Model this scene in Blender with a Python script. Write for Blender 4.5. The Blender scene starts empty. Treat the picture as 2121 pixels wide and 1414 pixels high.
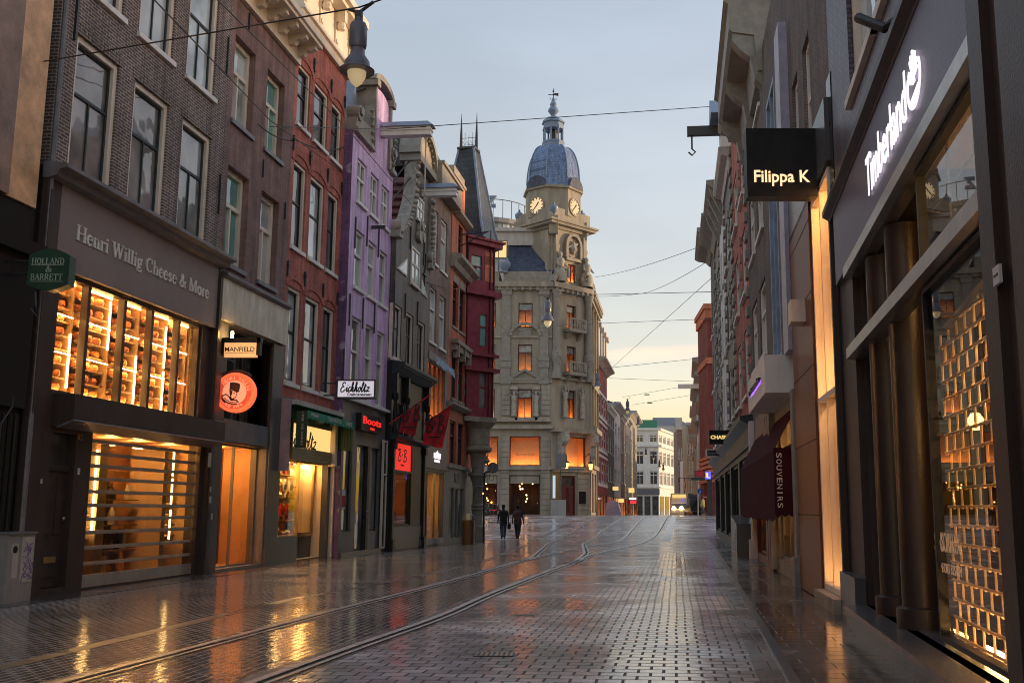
import bpy, math, random
from mathutils import Vector, Matrix
R = random.Random(11)
S = bpy.context.scene
COL = S.collection
PI = math.pi
# ------------------------------------------------------------------ camera geometry
F, CX, CY, H, HY = 2128.0, 1200.0, 707.0, 1.5, 1055.0
TH = math.atan((HY - CY) / F)
CT, ST = math.cos(TH), math.sin(TH)
CR = {'C1': (0, 0, .3323), 'C2': (0, 400, .3323), 'C3': (0, 800, .4341), 'C4': (400, 0, .3323), 'C5': (400, 450, .3183),
      'C6': (400, 800, .3183), 'D1': (680, 150, .2475), 'D2': (680, 450, .2617), 'D3': (680, 780, .2687), 'D4': (1000, 150, .2192),
      'D5': (1000, 440, .2263), 'D6': (1000, 740, .2689), 'D7': (1220, 640, .3394), 'E1': (1420, 0, .297), 'E2': (1420, 400, .297),
      'E3': (1420, 780, .3677), 'E4': (1720, 0, .3395), 'E5': (1720, 440, .3395), 'E6': (1720, 880, .3776),
      'G1': (900, 400, .1697), 'G2': (900, 620, .1697), 'G3': (900, 850, .198), 'G5': (1300, 840, .1768), 'G6': (1440, 640, .184),
      'G8': (1440, 860, .2122), 'B7': (0, 1050, .5186), 'B8': (1000, 1050, .3772), 'G7': (1000, 1000, .12258), 'P': (0, 0, 1)}


def c(k, x, y):
    o = CR[k]
    return (o[0] + x * o[2], o[1] + y * o[2])


def ray(X, Y):
    b = CY - Y
    return Vector((X - CX, F * CT - b * ST, F * ST + b * CT))


def at(p, d):
    """point seen at photo position p, at street depth d"""
    r = ray(*p)
    return Vector((0, 0, H)) + r * (d / r.y)


def sm(a, b, x):
    t = min(1, max(0, (x - a) / (b - a)))
    return t * t * (3 - 2 * t)


def zg(d):
    """street level: gentle fall, then the bridge hump"""
    return -.1 * sm(30, 52, d) + 1.06 * sm(57, 90, d) - 1.0 * sm(103, 140, d)


def gnd(p):
    r = ray(*p)
    d = 3.0
    best = None
    while d < 160:
        q = at(p, d)
        if q.z <= zg(d):
            lo, hi = d - .25, d
            for _ in range(20):
                m = (lo + hi) / 2
                if at(p, m).z <= zg(m): hi = m
                else: lo = m
            q = at(p, hi); q.z = zg(hi)
            return q
        d += .25
    q = at(p, 88); q.z = zg(88)
    return q


class Fr:
    """a vertical facade plane: x runs left to right seen from the street, y into the building, z up"""
    def __init__(s, p0, p1):
        s.p0 = Vector((p0[0], p0[1], 0)); d = Vector((p1[0] - p0[0], p1[1] - p0[1], 0)).normalized()
        s.u = d; s.n = Vector((-d.y, d.x, 0))
        s.M = Matrix(((d.x, s.n.x, 0, s.p0.x), (d.y, s.n.y, 0, s.p0.y), (0, 0, 1, 0), (0, 0, 0, 1)))

    def px(s, p, off=0):
        r = ray(*p); o = Vector((0, 0, H)) - s.p0
        t = (-off - o.dot(s.n)) / r.dot(s.n)
        q = o + r * t
        return (q.dot(s.u), H + r.z * t)

    def rect(s, a, b, off=0):
        p, q = s.px(a, off), s.px(b, off)
        return (min(p[0], q[0]), max(p[0], q[0]), min(p[1], q[1]), max(p[1], q[1]))

    def w(s, u, y, z):
        return s.p0 + s.u * u + s.n * y + Vector((0, 0, z))

    def uw(s, v):
        o = Vector(v) - s.p0
        return (o.dot(s.u), o.dot(s.n), v[2])


LX = lambda d: -11.264 + .094 * d
RX = lambda d: 2.44 + .093 * d
FL = Fr((LX(0), 0), (LX(100), 100))
FR = Fr((RX(100), 100), (RX(0), 0))


def rd(X, Y=900):
    """depth on the right facade at a photo column"""
    return FR.w(FR.px((X, Y))[0], 0, 0).y


def ld(X, Y=900):
    return FL.w(FL.px((X, Y))[0], 0, 0).y


OFF = {}
SPLIT = set('gable_ornament side_curtain balcony_panel pier pilaster stone_pier console column wall_anchor pendant_lamp shelf shelf_upright rusticated_pier turned_column hood door_handle sticker side_post tower_pilaster lantern_column window_pediment attic_dormer stone_band shop_fitting window_display door_panel granite_pier drainpipe display_card post wheel round_column spot_lamp tube_or_fill_lamp turret_mullion brick_panel balcony_panel caryatid string_course roller roof_letter parapet quoin stone_block lintel window_arch chimney leaded_bar balcony gable_trim carved_pier hip_flashing ironwork side_window upper_glass trouser_leg dome_rib bracket cornice stripe corner_plinth turret_band gable_cornice pinnacle_cap broken_pediment fascia stall_riser transom_panel'.split())


# ------------------------------------------------------------------ mesh builder
class MB:
    def __init__(s): s.v = []; s.f = []; s.k = []

    def add(s, vs, fs):
        k = len(s.v); s.k.append((k, len(s.f))); s.v += [tuple(v) for v in vs]; s.f += [tuple(i + k for i in f) for f in fs]
        return s

    def box(s, x0, x1, y0, y1, z0, z1):
        return s.add([(x0, y0, z0), (x1, y0, z0), (x1, y1, z0), (x0, y1, z0), (x0, y0, z1), (x1, y0, z1), (x1, y1, z1), (x0, y1, z1)],
                     [(0, 3, 2, 1), (4, 5, 6, 7), (0, 1, 5, 4), (1, 2, 6, 5), (2, 3, 7, 6), (3, 0, 4, 7)])

    def quad(s, a, b, c_, d): return s.add([a, b, c_, d], [(0, 1, 2, 3)])

    def prism(s, pts, y0, y1):
        """outline in (u, z) extruded in y"""
        n = len(pts)
        return s.add([(p[0], y0, p[1]) for p in pts] + [(p[0], y1, p[1]) for p in pts],
                     [tuple(range(n)), tuple(range(2 * n - 1, n - 1, -1))] + [(i, i + n, (i + 1) % n + n, (i + 1) % n) for i in range(n)])

    def plan(s, pts, z0, z1):
        """outline in (x, y) extruded in z"""
        n = len(pts)
        return s.add([(p[0], p[1], z0) for p in pts] + [(p[0], p[1], z1) for p in pts],
                     [tuple(range(n - 1, -1, -1)), tuple(range(n, 2 * n))] + [(i, (i + 1) % n, (i + 1) % n + n, i + n) for i in range(n)])

    def prof(s, u0, u1, pts):
        """cornice: profile pts (y, z) swept along u"""
        n = len(pts)
        return s.add([(u0, p[0], p[1]) for p in pts] + [(u1, p[0], p[1]) for p in pts],
                     [tuple(range(n)), tuple(range(2 * n - 1, n - 1, -1))] + [(i, i + n, (i + 1) % n + n, (i + 1) % n) for i in range(n)])

    def tube(s, pts, r, n=8):
        pts = [Vector(p) for p in pts]; k = len(s.v); m = len(pts); s.k.append((k, len(s.f)))
        rr = r if isinstance(r, (list, tuple)) else [r] * m
        for i, p in enumerate(pts):
            t = (pts[min(i + 1, m - 1)] - pts[max(i - 1, 0)]).normalized()
            a = t.cross(Vector((0, 0, 1)) if abs(t.z) < .9 else Vector((1, 0, 0))).normalized(); b = t.cross(a)
            for j in range(n):
                an = 2 * PI * j / n
                s.v.append(tuple(p + (a * math.cos(an) + b * math.sin(an)) * rr[i]))
        for i in range(m - 1):
            for j in range(n):
                j2 = (j + 1) % n
                s.f.append((k + i * n + j, k + i * n + j2, k + (i + 1) * n + j2, k + (i + 1) * n + j))
        s.f.append(tuple(k + j for j in range(n - 1, -1, -1))); s.f.append(tuple(k + (m - 1) * n + j for j in range(n)))
        return s

    def lathe(s, cx, cy, prof, n=16, rot=0, sx=1, sy=1):
        k = len(s.v); s.k.append((k, len(s.f)))
        for r, z in prof:
            for j in range(n):
                an = 2 * PI * (j + .5) / n + rot
                s.v.append((cx + r * sx * math.cos(an), cy + r * sy * math.sin(an), z))
        m = len(prof)
        for i in range(m - 1):
            for j in range(n):
                j2 = (j + 1) % n
                s.f.append((k + i * n + j, k + i * n + j2, k + (i + 1) * n + j2, k + (i + 1) * n + j))
        s.f.append(tuple(k + j for j in range(n - 1, -1, -1))); s.f.append(tuple(k + (m - 1) * n + j for j in range(n)))
        return s

    def disc(s, cx, z, r, y0, y1, n=24, rz=None):
        return s.prism([(cx + r * math.cos(2 * PI * j / n), z + (rz or r) * math.sin(2 * PI * j / n)) for j in range(n)], y0, y1)

    def ribbon(s, pts, w, y0, y1):
        """flat stroke through (u, z) points with thickness"""
        m = len(pts)
        L, Rr = [], []
        for i in range(m):
            a, b = pts[max(i - 1, 0)], pts[min(i + 1, m - 1)]
            dx, dz = b[0] - a[0], b[1] - a[1]; l = math.hypot(dx, dz) or 1
            ww = (w[i] if isinstance(w, (list, tuple)) else w) / 2
            L.append((pts[i][0] - dz / l * ww, pts[i][1] + dx / l * ww)); Rr.append((pts[i][0] + dz / l * ww, pts[i][1] - dx / l * ww))
        for i in range(m - 1):
            s.prism([Rr[i], Rr[i + 1], L[i + 1], L[i]], y0, y1)
        return s

    def pieces(s):
        """chunks whose bounds touch, gathered into separate builders"""
        ks = s.k + [(len(s.v), len(s.f))]; C = []
        for (a, fa), (b, fb) in zip(ks, ks[1:]):
            vv = s.v[a:b]; C.append((a, b, fa, fb, [min(v[i] for v in vv) - .02 for i in (0, 1, 2)], [max(v[i] for v in vv) + .02 for i in (0, 1, 2)]))
        g = list(range(len(C)))
        def f(i):
            while g[i] != i: i = g[i]
            return i
        for i in range(len(C)):
            for j in range(i):
                if all(C[i][4][q] <= C[j][5][q] and C[j][4][q] <= C[i][5][q] for q in (0, 1, 2)): g[f(i)] = f(j)
        out = {}
        for i, (a, b, fa, fb, _, _) in enumerate(C):
            m = out.setdefault(f(i), MB()); m.add(s.v[a:b], [tuple(x - a for x in q) for q in s.f[fa:fb]])
        return list(out.values())

    def build(s, name, mt, parent=None, M=None, smooth=False):
        if parent and name in SPLIT:
            P = s.pieces()
            if 1 < len(P) <= 100: return [p._build(name, mt, parent, M, smooth) for p in P][0]
        return s._build(name, mt, parent, M, smooth)

    def _build(s, name, mt, parent=None, M=None, smooth=False):
        me = bpy.data.meshes.new(name); me.from_pydata(s.v, [], s.f)
        if mt: me.materials.append(mt)
        o = bpy.data.objects.new(name, me); COL.objects.link(o)
        if parent: o.parent = parent
        if M is not None: o.matrix_basis = M
        elif parent and parent.name in OFF: o.matrix_basis = OFF[parent.name]
        if smooth:
            for p in me.polygons: p.use_smooth = True
            try: me.set_sharp_from_angle(angle=math.radians(40))
            except Exception: pass
        return o


def tag(o, label, cat, group=None, kind=None):
    if label: o['label'] = label
    if cat: o['category'] = cat
    if group: o['group'] = group
    if kind: o['kind'] = kind
    return o


def thing(name, label, cat, M, group=None):
    o = bpy.data.objects.new(name, None); COL.objects.link(o); o.empty_display_size = .2
    o.matrix_basis = M if isinstance(M, Matrix) else Matrix.Translation(M)
    return tag(o, label, cat, group)


def frame_at(fr, u, y=0, z=0):
    return fr.M @ Matrix.Translation((u, y, z))


WO = Fr((0, 0), (1, 0))


def base(name, label, cat, fr, u, y, z, group=None):
    """an Empty at the thing's base whose parts are written in the frame's own coordinates"""
    o = thing(name, label, cat, fr.M @ Matrix.Translation((u, y, z)), group)
    OFF[o.name] = Matrix.Translation((-u, -y, -z))
    return o


def single(name, label, cat, mb, mt, fr, u, y, z, group=None, smooth=False):
    mb.v = [(a - u, b - y, c_ - z) for a, b, c_ in mb.v]
    return tag(mb.build(name, mt, None, fr.M @ Matrix.Translation((u, y, z)), smooth), label, cat, group)


# ------------------------------------------------------------------ materials
def nt(name):
    m = bpy.data.materials.new(name); m.use_nodes = True
    n, l = m.node_tree.nodes, m.node_tree.links
    return m, n, l, n['Principled BSDF']


def mat(name, col, rough=.6, metal=0, var=.25, scale=3.0, bump=.15, bscale=40, spec=.5, streak=0, coat=0):
    m, n, l, b = nt(name)
    tc = n.new('ShaderNodeTexCoord')
    mp = n.new('ShaderNodeMapping'); mp.inputs['Scale'].default_value = (1, 1, .25 if streak else 1)
    l.new(tc.outputs['Object'], mp.inputs['Vector'])
    nz = n.new('ShaderNodeTexNoise'); nz.inputs['Scale'].default_value = scale; nz.inputs['Detail'].default_value = 6; nz.inputs['Roughness'].default_value = .65
    l.new(mp.outputs[0], nz.inputs['Vector'])
    mr = n.new('ShaderNodeMapRange'); mr.inputs[1].default_value = .3; mr.inputs[2].default_value = .7
    mr.inputs[3].default_value = 1 - var; mr.inputs[4].default_value = 1 + var * .8
    l.new(nz.outputs['Fac'], mr.inputs[0])
    mx = n.new('ShaderNodeMix'); mx.data_type = 'RGBA'; mx.blend_type = 'MULTIPLY'; mx.inputs[0].default_value = 1
    mx.inputs[6].default_value = (*col, 1); l.new(mr.outputs[0], mx.inputs[7])
    l.new(mx.outputs[2], b.inputs['Base Color'])
    b.inputs['Roughness'].default_value = rough; b.inputs['Metallic'].default_value = metal
    b.inputs['Specular IOR Level'].default_value = spec
    if coat: b.inputs['Coat Weight'].default_value = coat; b.inputs['Coat Roughness'].default_value = .08
    if bump:
        n2 = n.new('ShaderNodeTexNoise'); n2.inputs['Scale'].default_value = bscale; n2.inputs['Detail'].default_value = 3
        l.new(tc.outputs['Object'], n2.inputs['Vector'])
        bp = n.new('ShaderNodeBump'); bp.inputs['Strength'].default_value = bump; bp.inputs['Distance'].default_value = .02
        l.new(n2.outputs['Fac'], bp.inputs['Height']); l.new(bp.outputs[0], b.inputs['Normal'])
    return m


def brick(name, c1, c2, mortar, bw=.22, bh=.062, ms=.011, rough=.75, bump=.5, var=.3, offset=.5, wear=None, axis='wall'):
    m, n, l, b = nt(name)
    tc = n.new('ShaderNodeTexCoord'); sp = n.new('ShaderNodeSeparateXYZ'); l.new(tc.outputs['Object'], sp.inputs[0])
    ad = n.new('ShaderNodeMath'); ad.operation = 'ADD'; l.new(sp.outputs[0], ad.inputs[0]); l.new(sp.outputs[1], ad.inputs[1])
    cb = n.new('ShaderNodeCombineXYZ'); l.new(ad.outputs[0], cb.inputs[0]); l.new(sp.outputs[2], cb.inputs[1])
    br = n.new('ShaderNodeTexBrick'); br.offset = offset; l.new(cb.outputs[0], br.inputs['Vector'])
    br.inputs['Color1'].default_value = (*c1, 1); br.inputs['Color2'].default_value = (*c2, 1); br.inputs['Mortar'].default_value = (*mortar, 1)
    br.inputs['Scale'].default_value = 1; br.inputs['Brick Width'].default_value = bw; br.inputs['Row Height'].default_value = bh
    br.inputs['Mortar Size'].default_value = ms; br.inputs['Mortar Smooth'].default_value = .3; br.inputs['Bias'].default_value = 0
    nz = n.new('ShaderNodeTexNoise'); nz.inputs['Scale'].default_value = .9; nz.inputs['Detail'].default_value = 7; nz.inputs['Roughness'].default_value = .7
    l.new(tc.outputs['Object'], nz.inputs['Vector'])
    mr = n.new('ShaderNodeMapRange'); mr.inputs[1].default_value = .3; mr.inputs[2].default_value = .7; mr.inputs[3].default_value = 1 - var; mr.inputs[4].default_value = 1 + var
    l.new(nz.outputs['Fac'], mr.inputs[0])
    mx = n.new('ShaderNodeMix'); mx.data_type = 'RGBA'; mx.blend_type = 'MULTIPLY'; mx.inputs[0].default_value = 1
    l.new(br.outputs['Color'], mx.inputs[6]); l.new(mr.outputs[0], mx.inputs[7])
    out = mx.outputs[2]
    ms_ = n.new('ShaderNodeMapping'); ms_.inputs['Scale'].default_value = (2.2, 2.2, .16); l.new(tc.outputs['Object'], ms_.inputs[0])
    ns = n.new('ShaderNodeTexNoise'); ns.inputs['Scale'].default_value = 1.6; ns.inputs['Detail'].default_value = 6; ns.inputs['Roughness'].default_value = .7; l.new(ms_.outputs[0], ns.inputs['Vector'])
    rs = n.new('ShaderNodeMapRange'); rs.inputs[1].default_value = .35; rs.inputs[2].default_value = .62; rs.inputs[3].default_value = .62; rs.inputs[4].default_value = 1.12; l.new(ns.outputs['Fac'], rs.inputs[0])
    m3 = n.new('ShaderNodeMix'); m3.data_type = 'RGBA'; m3.blend_type = 'MULTIPLY'; m3.inputs[0].default_value = 1; l.new(out, m3.inputs[6]); l.new(rs.outputs[0], m3.inputs[7]); out = m3.outputs[2]
    if wear:
        nw = n.new('ShaderNodeTexNoise'); nw.inputs['Scale'].default_value = 2.3; nw.inputs['Detail'].default_value = 8
        l.new(tc.outputs['Object'], nw.inputs['Vector'])
        r2 = n.new('ShaderNodeMapRange'); r2.inputs[1].default_value = .58; r2.inputs[2].default_value = .66; l.new(nw.outputs['Fac'], r2.inputs[0])
        m2 = n.new('ShaderNodeMix'); m2.data_type = 'RGBA'; l.new(r2.outputs[0], m2.inputs[0]); l.new(out, m2.inputs[6]); m2.inputs[7].default_value = (*wear, 1)
        out = m2.outputs[2]
    l.new(out, b.inputs['Base Color']); b.inputs['Roughness'].default_value = rough; b.inputs['Specular IOR Level'].default_value = .3
    bp = n.new('ShaderNodeBump'); bp.invert = True; bp.inputs['Strength'].default_value = bump; bp.inputs['Distance'].default_value = .012
    l.new(br.outputs['Fac'], bp.inputs['Height']); l.new(bp.outputs[0], b.inputs['Normal'])
    return m


def emit(name, col, s):
    m, n, l, b = nt(name)
    b.inputs['Base Color'].default_value = (*col, 1); b.inputs['Emission Color'].default_value = (*col, 1); b.inputs['Emission Strength'].default_value = s
    b.inputs['Roughness'].default_value = .5
    return m


def glass(name, col, rough=.03, var=.5, spec=.8, wav=.035):
    """window pane whose base colour holds a dim room, a curtain or a painted-in reflection"""
    m, n, l, b = nt(name)
    tc = n.new('ShaderNodeTexCoord')
    nz = n.new('ShaderNodeTexNoise'); nz.inputs['Scale'].default_value = 1.1; nz.inputs['Detail'].default_value = 2; l.new(tc.outputs['Object'], nz.inputs['Vector'])
    mr = n.new('ShaderNodeMapRange'); mr.inputs[1].default_value = .35; mr.inputs[2].default_value = .65; mr.inputs[3].default_value = 1 - var; mr.inputs[4].default_value = 1 + var
    l.new(nz.outputs['Fac'], mr.inputs[0])
    mx = n.new('ShaderNodeMix'); mx.data_type = 'RGBA'; mx.blend_type = 'MULTIPLY'; mx.inputs[0].default_value = 1; mx.inputs[6].default_value = (*col, 1)
    l.new(mr.outputs[0], mx.inputs[7]); l.new(mx.outputs[2], b.inputs['Base Color'])
    b.inputs['Roughness'].default_value = .4; b.inputs['Specular IOR Level'].default_value = .2
    b.inputs['Coat Weight'].default_value = 1; b.inputs['Coat Roughness'].default_value = rough; b.inputs['Coat IOR'].default_value = 1.7
    n2 = n.new('ShaderNodeTexNoise'); n2.inputs['Scale'].default_value = 1.7; n2.inputs['Detail'].default_value = 1; l.new(tc.outputs['Object'], n2.inputs['Vector'])
    bp = n.new('ShaderNodeBump'); bp.inputs['Strength'].default_value = wav * 4; bp.inputs['Distance'].default_value = .06
    l.new(n2.outputs['Fac'], bp.inputs['Height']); l.new(bp.outputs[0], b.inputs['Coat Normal'])
    return m


def clear(name, tint=(1, 1, 1), ior=1.5, rough=.0):
    m, n, l, b = nt(name)
    n.remove(b)
    t = n.new('ShaderNodeBsdfTransparent'); t.inputs[0].default_value = (*tint, 1)
    g = n.new('ShaderNodeBsdfGlossy'); g.inputs['Roughness'].default_value = rough
    fr = n.new('ShaderNodeFresnel'); fr.inputs[0].default_value = ior
    mx = n.new('ShaderNodeMixShader'); l.new(fr.outputs[0], mx.inputs[0]); l.new(t.outputs[0], mx.inputs[1]); l.new(g.outputs[0], mx.inputs[2])
    l.new(mx.outputs[0], n['Material Output'].inputs[0])
    return m


EX = 3.33
W = 1.0 / 2 ** EX           # emission that renders as full white
M = {}
M['brick_dark'] = brick('brick_dark', (0.1, 0.0765, 0.0693), (0.155, 0.121, 0.109), (0.421, 0.346, 0.301), bh=.068, ms=.012)
M['brick_brown'] = brick('brick_brown', (0.245, 0.144, 0.128), (0.289, 0.176, 0.154), (0.232, 0.154, 0.139), ms=.006, bump=.25, var=.35)
M['brick_red'] = brick('brick_red', (0.455, 0.114, 0.0835), (0.577, 0.167, 0.122), (0.394, 0.198, 0.152), ms=.008)
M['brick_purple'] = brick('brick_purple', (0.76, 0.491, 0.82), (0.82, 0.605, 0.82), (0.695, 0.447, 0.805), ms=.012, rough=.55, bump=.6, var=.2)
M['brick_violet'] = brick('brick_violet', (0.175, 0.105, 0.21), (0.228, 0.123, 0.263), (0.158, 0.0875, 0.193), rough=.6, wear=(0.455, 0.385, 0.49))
M['brick_soot'] = brick('brick_soot', (0.132, 0.112, 0.0972), (0.193, 0.167, 0.142), (0.101, 0.0864, 0.0759), ms=.012, rough=.5, var=.4)
M['brick_umber'] = brick('brick_umber', (0.252, 0.156, 0.126), (0.329, 0.215, 0.167), (0.329, 0.252, 0.215), ms=.008)
M['brick_orange'] = brick('brick_orange', (.62, .16, .08), (.72, .22, .12), (.5, .24, .17), ms=.01, var=.2)
M['brick_night'] = brick('brick_night', (0.121, 0.0966, 0.0885), (0.171, 0.133, 0.117), (0.222, 0.191, 0.171), ms=.01)
M['brick_lilac'] = brick('brick_lilac', (0.131, 0.116, 0.14), (0.184, 0.158, 0.193), (0.07, 0.0613, 0.0788), bh=.07, rough=.4)
M['brick_band'] = brick('brick_band', (0.35, 0.07, 0.07), (0.455, 0.0963, 0.0875), (0.263, 0.0875, 0.0788))
M['cream'] = mat('cream_paint', (.78, .68, .56), .5, var=.18, streak=1, scale=2)
M['white'] = mat('white_paint', (.8, .77, .72), .5, var=.15, streak=1, scale=2)
M['greywhite'] = mat('grey_white_paint', (.5, .47, .44), .5, var=.2, streak=1)
M['greenblack'] = mat('green_black_paint', (0.0385, 0.0525, 0.056), .45, var=.2, spec=.2)
M['blackpaint'] = mat('black_gloss_paint', (0.028, 0.028, 0.0294), .4, var=.3, spec=.2)
M['taupe'] = mat('taupe_fascia_paint', (0.27, 0.216, 0.202), .45, var=.12, scale=1.2, streak=1, bump=.05, spec=.2)
M['taupe_dark'] = mat('dark_taupe_paint', (0.0635, 0.0469, 0.042), .4, var=.2, streak=1, spec=.2)
M['door_dark'] = mat('dark_brown_door_paint', (0.0613, 0.0455, 0.042), .3, var=.2, spec=.2)
M['lead'] = mat('lead_sheet', (0.158, 0.158, 0.175), .4, var=.35)
M['zinc'] = mat('zinc_cladding', (0.655, 0.618, 0.504), .35, var=.3, streak=1, scale=4, metal=.3, spec=.2)
M['granite_dark'] = mat('dark_granite', (0.111, 0.107, 0.109), .25, var=.35, scale=60, bump=.05, spec=.2)
M['granite_black'] = mat('black_polished_granite', (0.026, 0.026, 0.026), .15, var=.4, scale=80, bump=.03, spec=.2)
M['granite_orange'] = mat('warm_lit_rust_granite', (0.186, 0.0595, 0.0205), .35, var=.4, scale=70, bump=.05, spec=.2)  # rust stone, with the window's warm light put into its orange
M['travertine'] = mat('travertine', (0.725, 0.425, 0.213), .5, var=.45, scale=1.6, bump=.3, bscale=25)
M['travertine_dark'] = mat('travertine_shaded_slab', (0.28, 0.175, 0.123), .5, var=.45, scale=2, bump=.3)  # darker copy of the travertine, its shade put into the colour
M['stone'] = mat('sandstone', (0.344, 0.302, 0.235), .7, var=.35, scale=1.1, streak=1, bump=.4, bscale=12)
M['stone_dark'] = mat('weathered_sandstone', (0.363, 0.31, 0.242), .7, var=.4, scale=2, bump=.5, bscale=10)
M['stone_pale'] = mat('pale_limestone', (0.284, 0.261, 0.221), .6, var=.25, bump=.3, bscale=14)
M['ornament'] = mat('carved_limestone', (0.382, 0.35, 0.294), .65, var=.4, scale=5, bump=.9, bscale=9)
M['slate_blue'] = brick('blue_slate_scales', (0.156, 0.24, 0.432), (0.228, 0.324, 0.528), (0.096, 0.144, 0.264), bw=.3, bh=.28, ms=.02, rough=.35, bump=.6, var=.2)
M['metal_blue'] = mat('blue_grey_lead', (0.21, 0.28, 0.403), .4, var=.25)
M['slate_dark'] = brick('dark_slate', (0.0462, 0.0508, 0.0578), (0.0693, 0.0737, 0.083), (0.0289, 0.0312, 0.0347), bw=.45, bh=.28, ms=.012, rough=.4)
M['slate_navy'] = brick('navy_slate', (0.0613, 0.0735, 0.123), (0.0875, 0.102, 0.158), (0.035, 0.0438, 0.0788), bw=.4, bh=.2, ms=.01, rough=.45)
M['oxblood'] = mat('oxblood_paint', (0.316, 0.0655, 0.0806), .4, var=.3, spec=.2)
M['maroon'] = mat('maroon_paint', (0.131, 0.035, 0.0385), .35, var=.25, spec=.2)
M['tile'] = mat('clay_roof_tile', (0.245, 0.0875, 0.07), .55, var=.35, scale=5)
M['grey'] = mat('grey_painted_panel', (0.175, 0.175, 0.175), .4, var=.15, spec=.2)
M['greylight'] = mat('light_grey_panel', (.3, .29, .28), .45, var=.2, streak=1)
M['iron'] = mat('black_iron', (0.035, 0.035, 0.0385), .45, var=.2)
M['lampblue'] = mat('blue_grey_lamp_enamel', (0.131, 0.131, 0.166), .3, var=.2)
M['steel'] = mat('brushed_steel', (.45, .42, .38), .3, metal=.9, var=.2, streak=0)
M['alu'] = mat('aluminium_slat', (.5, .45, .4), .4, metal=.6, var=.2)
M['rail'] = mat('wet_rail_steel', (.75, .71, .66), .42, metal=1, var=.25, scale=8, bump=.05)
M['brass'] = mat('brass', (.5, .36, .15), .35, metal=.8)
M['brassdull'] = mat('dull_brass_shutter', (.32, .25, .11), .45, metal=.3, var=.3)
M['wood'] = mat('varnished_wood', (.2, .085, .03), .35, var=.35, scale=5)
M['green'] = mat('green_awning_cloth', (0.0175, 0.298, 0.175), .7)
M['greendark'] = mat('dark_green_sign_paint', (0.021, 0.07, 0.042), .4)
M['pink'] = mat('pink_lilac_board', (.42, .32, .36), .6)
M['redcloth'] = mat('red_flag_cloth', (.5, .035, .045), .75, var=.3, scale=4)
M['white_card'] = mat('white_card', (.7, .68, .66), .6, var=.1)
M['black'] = mat('black_ink', (.008, .008, .009), .6, var=.1, bump=0)
M['signgrey'] = None
M['asphaltcap'] = mat('pale_kerb_stone', (.75, .72, .66), .4, var=.2)
M['cheese'] = mat('orange_wax_cheese', (.62, .2, .06), .35, var=.3, scale=6, coat=.3)
M['shelf'] = mat('shelf_board', (.3, .17, .08), .5)
M['roomwarm'] = mat('warm_plaster', (.7, .42, .2), .7, var=.15)
M['roomcream'] = mat('cream_plaster', (.75, .6, .42), .7, var=.1)
M['roombrown'] = mat('brown_panel', (.28, .12, .06), .4, var=.3)
M['roomdark'] = mat('dark_room', (.06, .04, .03), .6, var=.4, scale=1)
M['blind'] = mat('roller_blind', (.8, .5, .27), .8, var=.08)
M['skin'] = mat('skin', (.45, .26, .19), .5, var=.1)
M['cloth_black'] = mat('black_cloth', (.014, .014, .016), .8)
M['cloth_brown'] = mat('dark_brown_cloth', (.1, .05, .045), .8)
M['cloth_navy'] = mat('navy_denim', (.05, .06, .1), .8)
M['maroon_cloth'] = mat('maroon_awning_cloth', (.055, .012, .017), .9, spec=.1)
M['yellow'] = mat('yellow_jacket', (.5, .46, .12), .7)
M['plaster_white'] = mat('white_stucco', (.62, .6, .6), .6, var=.15, streak=1)
M['copper'] = mat('green_copper', (.06, .28, .18), .5, var=.3)
M['red_store'] = brick('red_store_brick', (0.225, 0.045, 0.0375), (0.27, 0.0638, 0.0525), (0.165, 0.045, 0.0375), bump=.3)
M['g_sky'] = glass('glass_pale_sky_tint', (0.414, 0.471, 0.471))  # base colour paints in the pale sky these panes reflect
M['g_teal'] = glass('glass_teal_tint', (.14, .36, .32), var=.3)  # teal base colour, lifted to paint in some reflected sky
M['g_brown'] = glass('glass_brown_reflection_tint', (0.188, 0.163, 0.144))  # brown base colour paints in the reflected houses opposite
M['g_dark'] = glass('glass_over_dark_room', (.055, .058, .06))
M['g_curtain'] = glass('glass_over_white_curtain', (.42, .44, .42), var=.2)
M['g_mid'] = glass('glass_grey_reflection_tint', (0.216, 0.216, 0.204))  # grey base colour paints in a dull reflection
M['clear'] = clear('shop_glass')
M['clear_dark'] = clear('tinted_shop_glass', (.65, .6, .55), ior=1.6)
WARM, ORANGE, AMBER = (1, .56, .17), (1, .44, .13), (1, .5, .16)
M['e_tube'] = emit('lit_tube', (1, .62, .2), 20 * W)
M['e_soft'] = emit('soft_peach_lamp', (1, .55, .2), 26 * W)
for k_, f_ in (('e_orange_dim', 11), ('e_orange_low', 6)): M[k_] = emit('orange_lamp_' + k_[9:], (1, .46, .14), f_ * W)
M['grille'] = mat('gilt_grille', (.75, .52, .26), .4, metal=.2, bump=0)
M['e_warm'] = emit('warm_lamp', WARM, 110 * W)
M['e_orange'] = emit('orange_lamp', ORANGE, 22 * W)
M['e_white'] = emit('lit_white_sign', (1, .93, 1), .95 * W)
M['e_bulb'] = emit('dim_lamp_glass', (1, .8, .45), .28 * W)
M['signgrey'] = emit('backlit_sign_face', (.9, .85, .95), .5 * W)
M['e_red'] = emit('lit_red_sign', (1, .03, .02), .75 * W)
M['e_coral'] = emit('lit_coral_sign', (1, .14, .05), 1.1 * W)
M['e_coral2'] = emit('lit_pale_coral_sign', (1, .3, .16), 1.0 * W)
M['e_manf'] = emit('lit_amber_sign', (1, .5, .2), .75 * W)
M['e_eich'] = emit('lit_yellow_sign', (1, .6, .2), 1.1 * W)
M['e_letters'] = emit('lit_peach_letters', (1, .62, .35), 1.3 * W)
M['e_gold'] = emit('lit_gold_letters', (1, .7, .25), .8 * W)
M['e_purple'] = emit('lit_purple_neon', (.4, .15, 1), 1.2 * W)
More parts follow.
